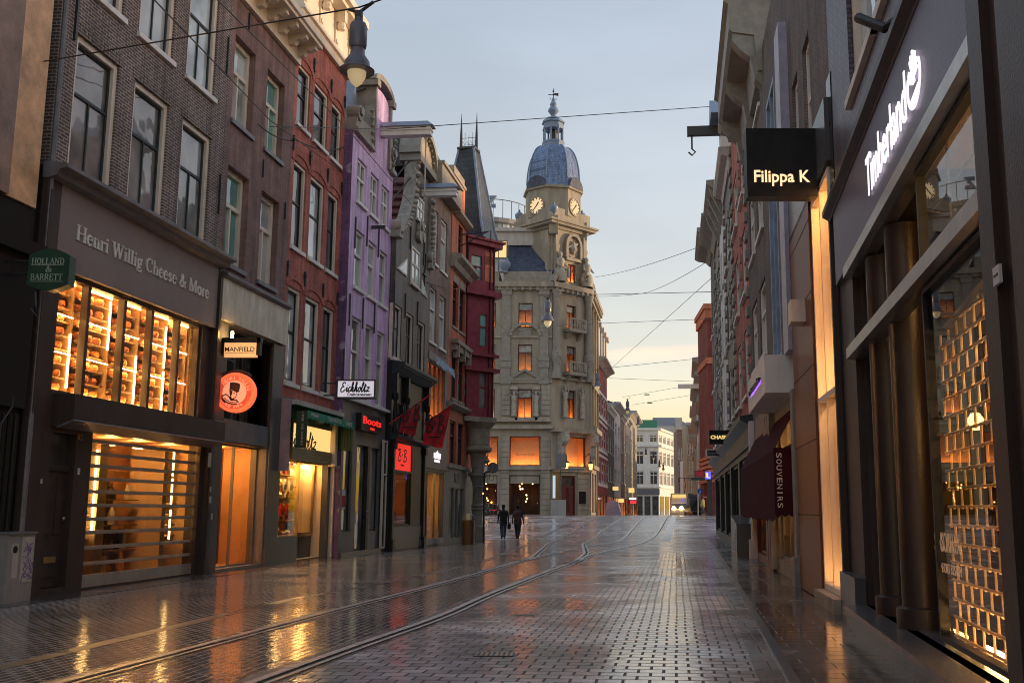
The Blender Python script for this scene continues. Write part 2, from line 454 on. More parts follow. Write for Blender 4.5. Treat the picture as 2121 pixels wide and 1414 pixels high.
M['e_head'] = emit('tram_headlight', (1, .66, .3), 14 * W)
M['e_blue'] = emit('blue_lamp', (.1, .1, 1), 1.2 * W)
M['e_tail'] = emit('red_lamp', (1, .03, .05), 1.5 * W)
M['e_clock'] = emit('lit_clock_face', (1, .72, .4), .55 * W)
M['e_clock2'] = mat('unlit_clock_face', (.7, .62, .4), .5, var=.1)
# ------------------------------------------------------------------ text
_fc = {}


def text_geo(s, bold=0, shear=0):
    k = (s, bold, shear)
    if k not in _fc:
        cu = bpy.data.curves.new('t', 'FONT'); cu.body = s; cu.size = 1; cu.offset = bold; cu.shear = shear; cu.resolution_u = 3
        o = bpy.data.objects.new('t', cu); COL.objects.link(o)
        dg = bpy.context.evaluated_depsgraph_get(); dg.update()
        me = bpy.data.meshes.new_from_object(o.evaluated_get(dg))
        v = [(p.co.x, p.co.y) for p in me.vertices]; f = [tuple(p.vertices) for p in me.polygons]
        bpy.data.objects.remove(o); bpy.data.meshes.remove(me); bpy.data.curves.remove(cu)
        x0, x1 = min(a[0] for a in v), max(a[0] for a in v); y0, y1 = min(a[1] for a in v), max(a[1] for a in v)
        _fc[k] = ([((a[0] - x0) / (x1 - x0), (a[1] - y0) / (y1 - y0)) for a in v], f)
    return _fc[k]


def text(mb, s, u0, u1, z0, z1, y, th=.012, bold=0, shear=0):
    """letters standing th proud of y (towards the street), as a face and a back joined by sides"""
    v, f = text_geo(s, bold, shear)
    n = len(v)
    P = [(u0 + a * (u1 - u0), z0 + b * (z1 - z0)) for a, b in v]
    fs = list(f)
    ed = {}
    for q in f:
        for i in range(len(q)):
            e = (q[i], q[(i + 1) % len(q)])
            ed[e] = 1
    for (a, b) in list(ed):
        if (b, a) not in ed: fs.append((a, a + n, b + n, b))
    mb.add([(p[0], y - th, p[1]) for p in P] + [(p[0], y, p[1]) for p in P], fs)


def arc(cx, cy, rx, ry, a0, a1, n=9):
    return [(cx + rx * math.cos(math.radians(a0 + (a1 - a0) * i / (n - 1))), cy + ry * math.sin(math.radians(a0 + (a1 - a0) * i / (n - 1)))) for i in range(n)]


T_, N_ = .125, .05           # thick and thin strokes
def _st(x): return [(T_, [(x, 0), (x, 1)])]
def _se(x, z, w=.26): return (N_, [(x - w / 2, z), (x + w / 2, z)])
SER = {
 'H': (.86, _st(.17) + _st(.69) + [(N_, [(.17, .5), (.69, .5)]), _se(.17, .03), _se(.17, .97), _se(.69, .03), _se(.69, .97)]),
 'e': (.52, [(T_, arc(.27, .32, .2, .32, 90, 270)), (N_, arc(.27, .32, .2, .32, 270, 330, 5)), (N_, arc(.27, .34, .2, .3, 90, 0, 5)), (N_, [(.1, .36), (.47, .36)])]),
 'n': (.62, [(T_, [(.15, 0), (.15, .64)]), (T_, [(.47, 0), (.47, .45)]), (N_, arc(.31, .45, .16, .17, 0, 160, 6)), _se(.15, .03, .24), _se(.47, .03, .24), _se(.1, .63, .14)]),
 'r': (.46, [(T_, [(.15, 0), (.15, .64)]), (N_, arc(.3, .48, .13, .14, 60, 160, 5)), (.1, [(.35, .6), (.4, .54)]), _se(.15, .03, .26), _se(.1, .63, .14)]),
 'i': (.32, [(T_, [(.15, 0), (.15, .64)]), (.13, [(.15, .82), (.15, .95)]), _se(.15, .03, .24), _se(.1, .63, .14)]),
 'W': (1.1, [(T_, [(.12, 1), (.33, 0)]), (N_, [(.33, 0), (.54, .95)]), (T_, [(.5, 1), (.74, 0)]), (N_, [(.74, 0), (.96, 1)]), _se(.12, .97), _se(.52, .97, .24), _se(.96, .97, .24)]),
 'l': (.32, _st(.15) + [_se(.15, .03, .24), _se(.1, .97, .14)]),
 'g': (.56, [(.11, arc(.25, .42, .17, .21, 0, 360, 13)), (N_, [(.14, .26), (.12, .1), (.42, .03)]), (.09, arc(.27, -.12, .2, .13, 70, 370, 12)), (.08, [(.38, .58), (.52, .66)])]),
 'C': (.78, [(T_, arc(.42, .5, .31, .48, 110, 250, 9)), (N_, arc(.42, .5, .31, .48, 50, 110, 5)), (N_, arc(.42, .5, .31, .48, 250, 320, 5)), (N_, [(.66, .98), (.66, .68)])]),
 'h': (.62, _st(.15) + [(T_, [(.47, 0), (.47, .45)]), (N_, arc(.31, .45, .16, .17, 0, 160, 6)), _se(.15, .03, .24), _se(.47, .03, .24), _se(.1, .97, .14)]),
 's': (.46, [(.1, [(.36, .52), (.3, .6), (.2, .62), (.11, .52), (.16, .4), (.28, .3), (.36, .18), (.3, .05), (.2, .02), (.1, .1)])]),
 '&': (.86, [(.12, [(.75, .02), (.52, .3), (.3, .65), (.26, .82), (.36, .97), (.48, .85), (.42, .66), (.2, .42), (.12, .22), (.24, .04), (.42, .06), (.6, .22), (.7, .48)]), _se(.7, .5, .2)]),
 'M': (1.02, [(N_, [(.16, 0), (.16, 1)]), (T_, [(.2, 1), (.5, .02)]), (N_, [(.5, .02), (.8, 1)]), (T_, [(.84, 0), (.84, 1)]), _se(.16, .03), _se(.84, .03), _se(.14, .97, .2), _se(.86, .97, .2)]),
 'o': (.58, [(.13, arc(.28, .32, .2, .3, 0, 360, 15))]),
 'B': (.74, _st(.17) + [(.12, [(.17, .95), (.45, .95), (.58, .85), (.56, .62), (.4, .53), (.17, .53)]), (.13, [(.4, .53), (.6, .44), (.65, .22), (.55, .06), (.4, .05), (.1, .05)])]),
 't': (.42, [(T_, [(.19, .9), (.19, .12), (.24, .04), (.36, .06)]), _se(.2, .62, .32)]),
 'O': (.82, [(.14, arc(.41, .5, .3, .45, 0, 360, 17))]),
 'L': (.68, _st(.17) + [(N_, [(.1, .04), (.6, .04)]), (N_, [(.59, .04), (.59, .26)]), _se(.17, .97)]),
 'A': (.8, [(N_, [(.12, 0), (.39, 1)]), (T_, [(.4, 1), (.67, 0)]), (N_, [(.2, .34), (.56, .34)]), _se(.12, .03), _se(.67, .03)]),
 'N': (.86, [(N_, [(.16, 0), (.16, 1)]), (T_, [(.16, .97), (.68, .03)]), (N_, [(.7, 0), (.7, 1)]), _se(.16, .03), _se(.14, .97), _se(.7, .97)]),
 'D': (.82, _st(.17) + [(.12, [(.1, .95), (.4, .95), (.62, .8), (.68, .5), (.62, .2), (.4, .05), (.1, .05)])]),
 'R': (.8, _st(.17) + [(.12, [(.1, .95), (.45, .95), (.58, .84), (.57, .62), (.42, .5), (.17, .5)]), (T_, [(.4, .5), (.68, .02)]), _se(.17, .03)]),
 'E': (.72, _st(.17) + [(N_, [(.1, .04), (.62, .04)]), (N_, [(.1, .96), (.6, .96)]), (N_, [(.17, .52), (.48, .52)]), (N_, [(.61, .04), (.61, .26)]), (N_, [(.59, .96), (.59, .76)]), (N_, [(.48, .62), (.48, .42)])]),
 'T': (.76, _st(.38) + [(N_, [(.06, .96), (.7, .96)]), (N_, [(.07, .96), (.07, .74)]), (N_, [(.69, .96), (.69, .74)]), _se(.38, .03)]),
 ' ': (.3, []),
}


def serif(mb, s, u0, u1, z0, z1, y, th=.02):
    tot = sum(SER[ch][0] for ch in s); k = (u1 - u0) / tot; h = z1 - z0; x = u0; e = 0
    for ch in s:
        w, st = SER[ch]
        for lw, pts in st:
            e += 1
            P = [(x + p[0] * k, z0 + p[1] * h) for p in pts]
            dx, dz = abs(P[-1][0] - P[0][0]), abs(P[-1][1] - P[0][1])
            mb.ribbon(P, lw * (k * .75 + h * .25), y - th - (e % 7) * .0002, y)
        x += w * k


def spline(pts, n=5):
    out = []
    P = [pts[0]] + list(pts) + [pts[-1]]
    for i in range(1, len(P) - 2):
        for j in range(n):
            t = j / n; r = []
            for a in (0, 1):
                p0, p1, p2, p3 = P[i - 1][a], P[i][a], P[i + 1][a], P[i + 2][a]
                r.append(.5 * (2 * p1 + (p2 - p0) * t + (2 * p0 - 5 * p1 + 4 * p2 - p3) * t * t + (3 * p1 - p0 - 3 * p2 + p3) * t ** 3))
            out.append(tuple(r))
    out.append(pts[-1]); return out


SCRIPT = {   # joined handwriting, unit height, (advance, strokes)
 'E': (.75, [[(.6, .85), (.45, 1), (.25, .92), (.22, .7), (.42, .56), (.2, .5), (.05, .25), (.15, .02), (.4, .04), (.68, .25)]]),
 'i': (.3, [[(0, .2), (.14, .5), (.12, .12), (.18, .02), (.32, .2)], [(.18, .68), (.2, .74)]]),
 'c': (.36, [[(.3, .45), (.2, .52), (.06, .35), (.06, .1), (.16, .01), (.38, .2)]]),
 'h': (.5, [[(0, .15), (.25, .75), (.24, 1), (.15, .95), (.08, .02)], [(.08, .02), (.2, .42), (.32, .48), (.3, .1), (.36, .01), (.52, .2)]]),
 'o': (.42, [[(.26, .5), (.08, .4), (.06, .1), (.2, .01), (.32, .2), (.28, .48), (.44, .4)]]),
 'l': (.34, [[(0, .2), (.26, .8), (.24, 1), (.14, .9), (.1, .12), (.18, .01), (.36, .2)]]),
 't': (.36, [[(0, .2), (.2, .85), (.14, .12), (.22, .01), (.38, .2)], [(.04, .62), (.36, .66)]]),
 'z': (.5, [[(.05, .42), (.2, .5), (.4, .46), (.06, .04), (.3, .08), (.5, .02)]]),
}


def script(mb, s, u0, u1, z0, z1, y, w, th=.012):
    tot = sum(SCRIPT[ch][0] for ch in s); k = (u1 - u0) / tot; h = z1 - z0; x = u0; e = 0
    for ch in s:
        a, st = SCRIPT[ch]
        for pts in st:
            e += 1
            mb.ribbon([(x + p[0] * k + p[1] * h * .12, z0 + p[1] * h) for p in spline(pts)], w, y - th - (e % 5) * .0003, y)
        x += a * k


def bbrush(mb, u0, u1, z0, z1, y, w, th=.006):
    """brush drawn B + B"""
    W_, Hh = u1 - u0, z1 - z0
    def B(x): return [[(x + .02, 0), (x + .08, .5), (x + .12, .95)], [(x - .02, .85), (x + .15, 1), (x + .3, .85), (x + .12, .52), (x + .3, .4), (x + .3, .12), (x + .1, .02), (x - .04, .1)]]
    e = 0
    for pts in B(.06) + B(.68) + [[(.47, .55), (.55, .55)], [(.51, .47), (.51, .63)]]:
        e += 1
        mb.ribbon([(u0 + p[0] * W_, z0 + p[1] * Hh) for p in spline(pts)], w, y - th - (e % 5) * .0003, y)


# ------------------------------------------------------------------ building kit
def grid_wall(mb, u0, u1, z0, z1, ops, rev=.2, y=0):
    """front face with real openings and reveals"""
    us = sorted({u0, u1} | {min(max(v, u0), u1) for o in ops for v in o[:2]}); zs = sorted({z0, z1} | {min(max(v, z0), z1) for o in ops for v in o[2:4]})
    for i in range(len(us) - 1):
        for j in range(len(zs) - 1):
            a, b, p, q = us[i], us[i + 1], zs[j], zs[j + 1]
            if b - a < 1e-5 or q - p < 1e-5: continue
            m, k = (a + b) / 2, (p + q) / 2
            if any(o[0] < m < o[1] and o[2] < k < o[3] for o in ops): continue
            mb.quad((a, y, p), (b, y, p), (b, y, q), (a, y, q))
    for o in ops:
        a, b, p, q = max(o[0], u0), min(o[1], u1), max(o[2], z0), min(o[3], z1)
        if b <= a or q <= p: continue
        r = y + rev
        mb.quad((a, y, p), (a, r, p), (a, r, q), (a, y, q)); mb.quad((b, r, p), (b, y, p), (b, y, q), (b, r, q))
        mb.quad((a, y, q), (a, r, q), (b, r, q), (b, y, q)); mb.quad((a, r, p), (a, y, p), (b, y, p), (b, r, p))


def shell(mb, u0, u1, z0, z1, depth, y=0, top=True):
    e = .004
    a, b = u0 + e, u1 - e
    mb.quad((a, y + depth, z0), (a, y, z0), (a, y, z1), (a, y + depth, z1)); mb.quad((b, y, z0), (b, y + depth, z0), (b, y + depth, z1), (b, y, z1))
    mb.quad((b, y + depth, z0), (a, y + depth, z0), (a, y + depth, z1), (b, y + depth, z1))
    if top: mb.quad((a, y, z1), (b, y, z1), (b, y + depth, z1), (a, y + depth, z1))


def wall(root, u0, u1, z0, z1, ops, mt, depth=9, rev=.2, y=0, name='wall', top=True):
    mb = MB(); grid_wall(mb, u0, u1, z0, z1, ops, rev, y); shell(mb, u0, u1, z0, z1, depth, y, top)
    return mb.build(name, mt, root)


def frame_bars(mb, r, w, y0, y1, trans=None, mull=None, bw=None):
    a, b, p, q = r; bw = bw or w
    mb.box(a, a + w, y0, y1, p, q); mb.box(b - w, b, y0, y1, p, q); mb.box(a + w, b - w, y0, y1, p, p + w); mb.box(a + w, b - w, y0, y1, q - w, q)
    zt = None
    if trans: zt = p + (q - p) * trans; mb.box(a + w, b - w, y0, y1, zt - bw / 2, zt + bw / 2)
    m = (a + b) / 2
    if mull == 'lower': mb.box(m - bw / 3, m + bw / 3, y0 + .004, y1, p + w, (zt - bw / 2) if zt else q - w)
    elif mull == 'both': mb.box(m - bw / 3, m + bw / 3, y0 + .004, y1, p + w, q - w)
    elif isinstance(mull, int):
        for i in range(1, mull):
            x = a + (b - a) * i / mull; mb.box(x - bw / 3, x + bw / 3, y0 + .004, y1, p + w, q - w)


def window(root, r, g='g_dark', fm='cream', sash=None, w=.1, rec=.12, trans=.6, mull='lower', sill='white', grid=None, sproud=.07, bar=None):
    a, b, p, q = r
    mb = MB()
    if sash:
        frame_bars(mb, r, w, rec - .07, rec + .06)
        o = mb.build('window', M[fm], root)
        s = MB(); frame_bars(s, (a + w, b - w, p + w, q - w), .055, rec, rec + .05, trans, mull, bar or .06); s.build('sash', M[sash], o)
        gr = (a + w, b - w, p + w, q - w)
    else:
        frame_bars(mb, r, w, rec - .05, rec + .05, trans, mull, bar or w * .8)
        if grid:
            for i in range(1, grid[0]):
                x = a + w + (b - a - 2 * w) * i / grid[0]; mb.box(x - .016, x + .016, rec, rec + .03, p + w, q - w)
            for i in range(1, grid[1]):
                z = p + w + (q - p - 2 * w) * i / grid[1]; mb.box(a + w, b - w, rec + .002, rec + .03, z - .016, z + .016)
        o = mb.build('window', M[fm], root); gr = (a + w * .5, b - w * .5, p + w * .5, q - w * .5)
    MB().quad((gr[0], rec + .035, gr[2]), (gr[1], rec + .035, gr[2]), (gr[1], rec + .035, gr[3]), (gr[0], rec + .035, gr[3])).build('pane', M[g], o)
    if sill: MB().box(a - .06, b + .06, -sproud, rec - .05, p - .1, p + .012).build('sill', M[sill], o)
    return o


def grow(r, d=0): return (r[0] - d, r[1] + d, r[2] - d, r[3] + d)


def room(root, r, depth, mt, y0=.2, name='shop_interior', floor=None):
    a, b, p, q = r; e = y0 + depth
    mb = MB()
    mb.quad((a, e, p), (b, e, p), (b, e, q), (a, e, q)); mb.quad((a, y0, p), (a, e, p), (a, e, q), (a, y0, q)); mb.quad((b, e, p), (b, y0, p), (b, y0, q), (b, e, q))
    mb.quad((a, y0, q), (a, e, q), (b, e, q), (b, y0, q)); mb.quad((a, y0, p), (b, y0, p), (b, e, p), (a, e, p))
    return mb.build(name, M[mt], root)


def pane(root, r, y, mt='clear', name='shop_window', fm=None, w=.06, mull=None, trans=None):
    if fm:
        mb = MB(); frame_bars(mb, r, w, y - .04, y + .04, trans, mull); o = mb.build(name, M[fm], root)
    else: o = root
    a, b, p, q = r
    g = MB().quad((a, y, p), (b, y, p), (b, y, q), (a, y, q)).build('pane', M[mt], o)
    return o


def lit_window(root, r, fm='maroon', rec=.16, w=.07, trans=.68, blind='blind', lamp='e_orange', strip=.05, depth=.5, mull='lower', sill=None, topdark=True):
    """window with an uplighter behind it: blind at the back of a shallow box, lamp strip on its floor"""
    a, b, p, q = r
    if lamp == 'e_orange' and trans: lamp = R.choice(['e_orange', 'e_orange', 'e_orange_dim', 'e_orange_dim', 'e_orange_low'])
    mb = MB(); frame_bars(mb, r, w, rec - .05, rec + .05, trans, mull); o = mb.build('window', M[fm], root)
    rm = MB(); y0, y1 = rec + .05, rec + .05 + depth
    rm.quad((a, y1, p), (b, y1, p), (b, y1, q), (a, y1, q)); rm.quad((a, y0, p), (a, y1, p), (a, y1, q), (a, y0, q)); rm.quad((b, y1, p), (b, y0, p), (b, y0, q), (b, y1, q))
    rm.quad((a, y0, q), (a, y1, q), (b, y1, q), (b, y0, q)); rm.quad((a, y0, p), (b, y0, p), (b, y1, p), (a, y1, p))
    rm.build('blind', M[blind], o)
    MB().box(a + .05, b - .05, y0 + depth * .25, y0 + depth * .25 + strip, p + .01, p + .01 + strip).build('uplighter', M[lamp], o)
    zt = p + (q - p) * trans if trans else q - .02
    MB().quad((a + .02, rec + .01, p + .02), (b - .02, rec + .01, p + .02), (b - .02, rec + .01, zt), (a + .02, rec + .01, zt)).build('pane', M['clear'], o)
    if trans: MB().quad((a + .02, rec + .01, zt), (b - .02, rec + .01, zt), (b - .02, rec + .01, q - .02), (a + .02, rec + .01, q - .02)).build('transom_pane', M['g_mid'], o)  # opaque grey pane, its reflection painted into the base colour
    if sill: MB().box(a - .08, b + .08, -.1, rec - .05, p - .1, p + .01).build('sill', M[sill], o)
    return o


def stock(root, r, y0, y1, mats, n=26, smin=.08, smax=.3, levels=4, name='window_display'):
    """goods standing on ledges inside a shop window"""
    a, b, p, q = r; B_ = [MB() for _ in mats]
    for i in range(n):
        w, h, d = R.uniform(smin, smax), R.uniform(smin, smax * 1.5), R.uniform(smin, smax)
        x, y, z = R.uniform(a + .1, b - .1 - w), R.uniform(y0, y1), p + (q - p) * .75 * (i % levels) / levels
        m = R.choice(B_)
        if i % 3: m.box(x, x + w, y, y + d * .5, z, z + h)
        else: m.lathe(x + w / 2, y, [(w * .45, z), (w * .5, z + h * .6), (w * .2, z + h), (w * .2, z + h * 1.2)], 8)
    for m, t in zip(B_, mats):
        if m.v: m.build(name, M[t], root)
    m = MB()
    for k in range(1, levels): m.box(a + .06, b - .06, y0 - .02, y1 + .2, p + (q - p) * .75 * k / levels - .025, p + (q - p) * .75 * k / levels)
    m.build('shelf', M['shelf'], root)


# ------------------------------------------------------------------ world, camera, sun
w_ = bpy.data.worlds.new('World'); S.world = w_; w_.use_nodes = True
n, l = w_.node_tree.nodes, w_.node_tree.links
sky = n.new('ShaderNodeTexSky'); sky.sky_type = 'NISHITA'; sky.sun_disc = False
SUN_EL, SUN_AZ = math.radians(1.3), math.radians(76)
sky.sun_elevation = SUN_EL; sky.sun_rotation = SUN_AZ; sky.air_density = 1; sky.dust_density = 1.2; sky.ozone_density = 1.4
hs = n.new('ShaderNodeHueSaturation'); hs.inputs['Saturation'].default_value = 1.25; hs.inputs['Value'].default_value = .6
gm_ = n.new('ShaderNodeGamma'); gm_.inputs[1].default_value = .5; l.new(sky.outputs[0], gm_.inputs[0]); l.new(gm_.outputs[0], hs.inputs['Color'])
# one thin grey cloud bank low over the street end
tc = n.new('ShaderNodeTexCoord'); sx = n.new('ShaderNodeSeparateXYZ'); l.new(tc.outputs['Generated'], sx.inputs[0])
mp = n.new('ShaderNodeMapping'); mp.inputs['Scale'].default_value = (9, 9, 60); l.new(tc.outputs['Generated'], mp.inputs[0])
nz = n.new('ShaderNodeTexNoise'); nz.inputs['Scale'].default_value = 1.4; nz.inputs['Detail'].default_value = 6; l.new(mp.outputs[0], nz.inputs['Vector'])
def _mth(op, a, b=None):
    m = n.new('ShaderNodeMath'); m.operation = op
    for i, v in enumerate((a, b)):
        if v is None: continue
        if isinstance(v, (int, float)): m.inputs[i].default_value = v
        else: l.new(v, m.inputs[i])
    return m.outputs[0]
el = _mth('DIVIDE', sx.outputs[2], sx.outputs[1]); az = _mth('DIVIDE', sx.outputs[0], sx.outputs[1])
ez = _mth('POWER', _mth('DIVIDE', _mth('SUBTRACT', el, _mth('ADD', .148, _mth('MULTIPLY', az, .05))), .0075), 2.0)
ea = _mth('POWER', _mth('DIVIDE', _mth('SUBTRACT', az, .08), .055), 4.0)
mk = _mth('SUBTRACT', _mth('ADD', 1.35, _mth('MULTIPLY', _mth('SUBTRACT', nz.outputs['Fac'], .5), 3.2)), _mth('ADD', ez, ea))
mr = n.new('ShaderNodeMapRange'); mr.inputs[1].default_value = 0; mr.inputs[2].default_value = 1.6; mr.inputs[4].default_value = .85
l.new(mk, mr.inputs[0])
mx = n.new('ShaderNodeMix'); mx.data_type = 'RGBA'; l.new(mr.outputs[0], mx.inputs[0]); l.new(hs.outputs[0], mx.inputs[6]); mx.inputs[7].default_value = (.78, .66, .5, 1)
hz = n.new('ShaderNodeTexNoise'); hz.inputs['Scale'].default_value = 3; hz.inputs['Detail'].default_value = 5
hm_ = n.new('ShaderNodeMapping'); hm_.inputs['Scale'].default_value = (1, 1, 4); l.new(tc.outputs['Generated'], hm_.inputs[0]); l.new(hm_.outputs[0], hz.inputs['Vector'])
hr = n.new('ShaderNodeMapRange'); hr.inputs[1].default_value = .35; hr.inputs[2].default_value = .65; hr.inputs[3].default_value = .94; hr.inputs[4].default_value = 1.06; l.new(hz.outputs['Fac'], hr.inputs[0])
m2 = n.new('ShaderNodeMix'); m2.data_type = 'RGBA'; m2.blend_type = 'MULTIPLY'; m2.inputs[0].default_value = 1; l.new(mx.outputs[2], m2.inputs[6]); l.new(hr.outputs[0], m2.inputs[7])
m3 = n.new('ShaderNodeMix'); m3.data_type = 'RGBA'; m3.blend_type = 'MULTIPLY'; m3.inputs[0].default_value = 1; l.new(m2.outputs[2], m3.inputs[6]); m3.inputs[7].default_value = (1.05, .955, .97, 1); mx = m3
bg = n['Background']; bg.inputs[1].default_value = .15; l.new(mx.outputs[2], bg.inputs[0])
CLOUD = mx

cam = bpy.data.cameras.new('camera'); co = bpy.data.objects.new('camera', cam); COL.objects.link(co); S.camera = co
co.location = (0, 0, H); co.rotation_euler = (PI / 2 + TH, 0, 0)
cam.sensor_width = 36; cam.lens = 36 * F / 2121; cam.shift_x = -(CX - 1060.5) / 2121; cam.clip_end = 3000; cam.clip_start = .05
sun = bpy.data.lights.new('sun', 'SUN'); sun.energy = .35; sun.angle = math.radians(3); sun.color = (1, .72, .45)
so = bpy.data.objects.new('sun', sun); COL.objects.link(so)
sd = Vector((math.sin(SUN_AZ) * math.cos(SUN_EL), math.cos(SUN_AZ) * math.cos(SUN_EL), math.sin(SUN_EL)))
so.rotation_euler = sd.to_track_quat('Z', 'Y').to_euler(); so.location = (40, 40, 60)
vs = S.view_settings; vs.view_transform = 'Standard'; vs.look = 'None'; vs.gamma = 1; vs.exposure = EX; vs.use_curve_mapping = False
S.cycles.use_denoising = True; S.cycles.use_adaptive_sampling = False; S.cycles.pixel_filter_type = 'BLACKMAN_HARRIS'; S.cycles.filter_width = 1.0
S.cycles.max_bounces = 6; S.cycles.transparent_max_bounces = 12; S.cycles.sample_clamp_indirect = 4; S.cycles.caustics_reflective = False; S.cycles.caustics_refractive = False

# ------------------------------------------------------------------ paving
ROT = math.atan(.0935)


def paving(name, bw, bh, col1, col2, mort, ms=.012, r0=.1, r1=.38, bump=.8, dist=.012, rot=ROT, wave=.35, offset=.5, patch=.5, film=1.9, wetjoint=False):
    m, n, l, b = nt(name)
    tc = n.new('ShaderNodeTexCoord'); mp = n.new('ShaderNodeMapping'); mp.inputs['Rotation'].default_value = (0, 0, rot); l.new(tc.outputs['Object'], mp.inputs[0])
    # hand-laid rows wander a little
    nw = n.new('ShaderNodeTexNoise'); nw.inputs['Scale'].default_value = .35; nw.inputs['Detail'].default_value = 2; l.new(mp.outputs[0], nw.inputs['Vector'])
    vm = n.new('ShaderNodeVectorMath'); vm.operation = 'MULTIPLY_ADD'; vm.inputs[1].default_value = (.05, .05, 0); l.new(nw.outputs['Color'], vm.inputs[0]); l.new(mp.outputs[0], vm.inputs[2])
    br = n.new('ShaderNodeTexBrick'); br.offset = offset; l.new(vm.outputs[0], br.inputs['Vector'])
    br.inputs['Color1'].default_value = (*col1, 1); br.inputs['Color2'].default_value = (*col2, 1); br.inputs['Mortar'].default_value = (*mort, 1)
    br.inputs['Scale'].default_value = 1; br.inputs['Brick Width'].default_value = bw; br.inputs['Row Height'].default_value = bh; br.inputs['Mortar Size'].default_value = ms; br.inputs['Mortar Smooth'].default_value = .6
    nz = n.new('ShaderNodeTexNoise'); nz.inputs['Scale'].default_value = .5; nz.inputs['Detail'].default_value = 8; nz.inputs['Roughness'].default_value = .62; l.new(tc.outputs['Object'], nz.inputs['Vector'])
    mr = n.new('ShaderNodeMapRange'); mr.inputs[1].default_value = .35; mr.inputs[2].default_value = .65; mr.inputs[3].default_value = r0; mr.inputs[4].default_value = r1; l.new(nz.outputs['Fac'], mr.inputs[0])
    # the water film lies on the stones; joints hold grit and stay dull
    b.inputs['Roughness'].default_value = .5
    l.new(mr.outputs[0], b.inputs['Coat Roughness']); b.inputs['Coat IOR'].default_value = film
    iv = n.new('ShaderNodeMath'); iv.operation = 'SUBTRACT'; iv.inputs[0].default_value = 1; iv.use_clamp = True; l.new(br.outputs['Fac'], iv.inputs[1]); (l.new(iv.outputs[0], b.inputs['Coat Weight']) if not wetjoint else setattr(b.inputs['Coat Weight'], 'default_value', 1))
    m2 = n.new('ShaderNodeMapRange'); m2.inputs[1].default_value = .3; m2.inputs[2].default_value = .7; m2.inputs[3].default_value = 1 - patch; m2.inputs[4].default_value = 1 + patch; l.new(nz.outputs['Fac'], m2.inputs[0])
    mx = n.new('ShaderNodeMix'); mx.data_type = 'RGBA'; mx.blend_type = 'MULTIPLY'; mx.inputs[0].default_value = 1; l.new(br.outputs['Color'], mx.inputs[6]); l.new(m2.outputs[0], mx.inputs[7])
    l.new(mx.outputs[2], b.inputs['Base Color']); b.inputs['Specular IOR Level'].default_value = .3
    # each stone sits at its own slight tilt: height = joint dip + random per stone + water film
    n3 = n.new('ShaderNodeTexNoise'); n3.inputs['Scale'].default_value = 7; n3.inputs['Detail'].default_value = 4; l.new(tc.outputs['Object'], n3.inputs['Vector'])
    hm = n.new('ShaderNodeMath'); hm.operation = 'MULTIPLY_ADD'; l.new(n3.outputs['Fac'], hm.inputs[0]); hm.inputs[1].default_value = wave
    sb = n.new('ShaderNodeMath'); sb.operation = 'SUBTRACT'; sb.inputs[0].default_value = 1; l.new(br.outputs['Fac'], sb.inputs[1]); l.new(sb.outputs[0], hm.inputs[2])
    bp = n.new('ShaderNodeBump'); bp.inputs['Strength'].default_value = bump; bp.inputs['Distance'].default_value = dist
    l.new(hm.outputs[0], bp.inputs['Height']); l.new(bp.outputs[0], b.inputs['Normal']); l.new(bp.outputs[0], b.inputs['Coat Normal'])
    return m


M['pave'] = paving('wet_street_pavers', .236, .2, (.36, .345, .36), (.58, .555, .56), (.008, .008, .008), ms=.015, r0=.04, r1=.3, film=3.2, dist=.012, wave=.4, patch=.62)
M['pave_w'] = paving('wet_brick_setts', .24, .105, (.06, .05, .048), (.1, .085, .08), (.75, .72, .7), ms=.012, r0=.04, r1=.16, film=2.0, dist=.014, wave=.45, rot=ROT + PI / 2, wetjoint=True)  # pale joint colour paints in sky mirrored by water in the joints
M['pave_r'] = paving('wet_pavement_slabs', .6, .3, (.03, .029, .03), (.042, .04, .04), (.012, .012, .012), ms=.008, r0=.05, r1=.28, bump=.4, dist=.008, wave=.3)
M['pave_l'] = paving('wet_shopfront_slabs', .5, .35, (.05, .047, .046), (.065, .06, .06), (.02, .02, .02), ms=.008, r0=.06, r1=.3, bump=.4, dist=.008)
M['bed'] = paving('wet_track_setts', .2, .1, (.2, .19, .22), (.27, .255, .29), (.03, .03, .032), ms=.008, r0=.12, r1=.3, film=2.8, bump=.5, dist=.008)
M['band'] = paving('wet_concrete_band', .9, .6, (.1, .088, .08), (.13, .115, .105), (.015, .015, .015), ms=.012, r0=.16, r1=.4, bump=.3, dist=.006)


def sheet(name, mt, left, right, ds, dz, kind='structure', nx=1):
    """ground strip between two edge functions x(d), following the street level"""
    mb = MB(); V = []
    for d in ds:
        a, b = left(d), right(d)
        V += [(a + (b - a) * i / nx, d, zg(d) + dz) for i in range(nx + 1)]
    Fs = []
    k = nx + 1
    for j in range(len(ds) - 1):
        for i in range(nx): Fs.append((j * k + i, j * k + i + 1, (j + 1) * k + i + 1, (j + 1) * k + i))
    mb.add(V, Fs); o = mb.build(name, mt, smooth=True)
    o['kind'] = kind
    return o


def rng(a, b, s):
    n_ = int(round((b - a) / s)); return [a + (b - a) * i / n_ for i in range(n_ + 1)]


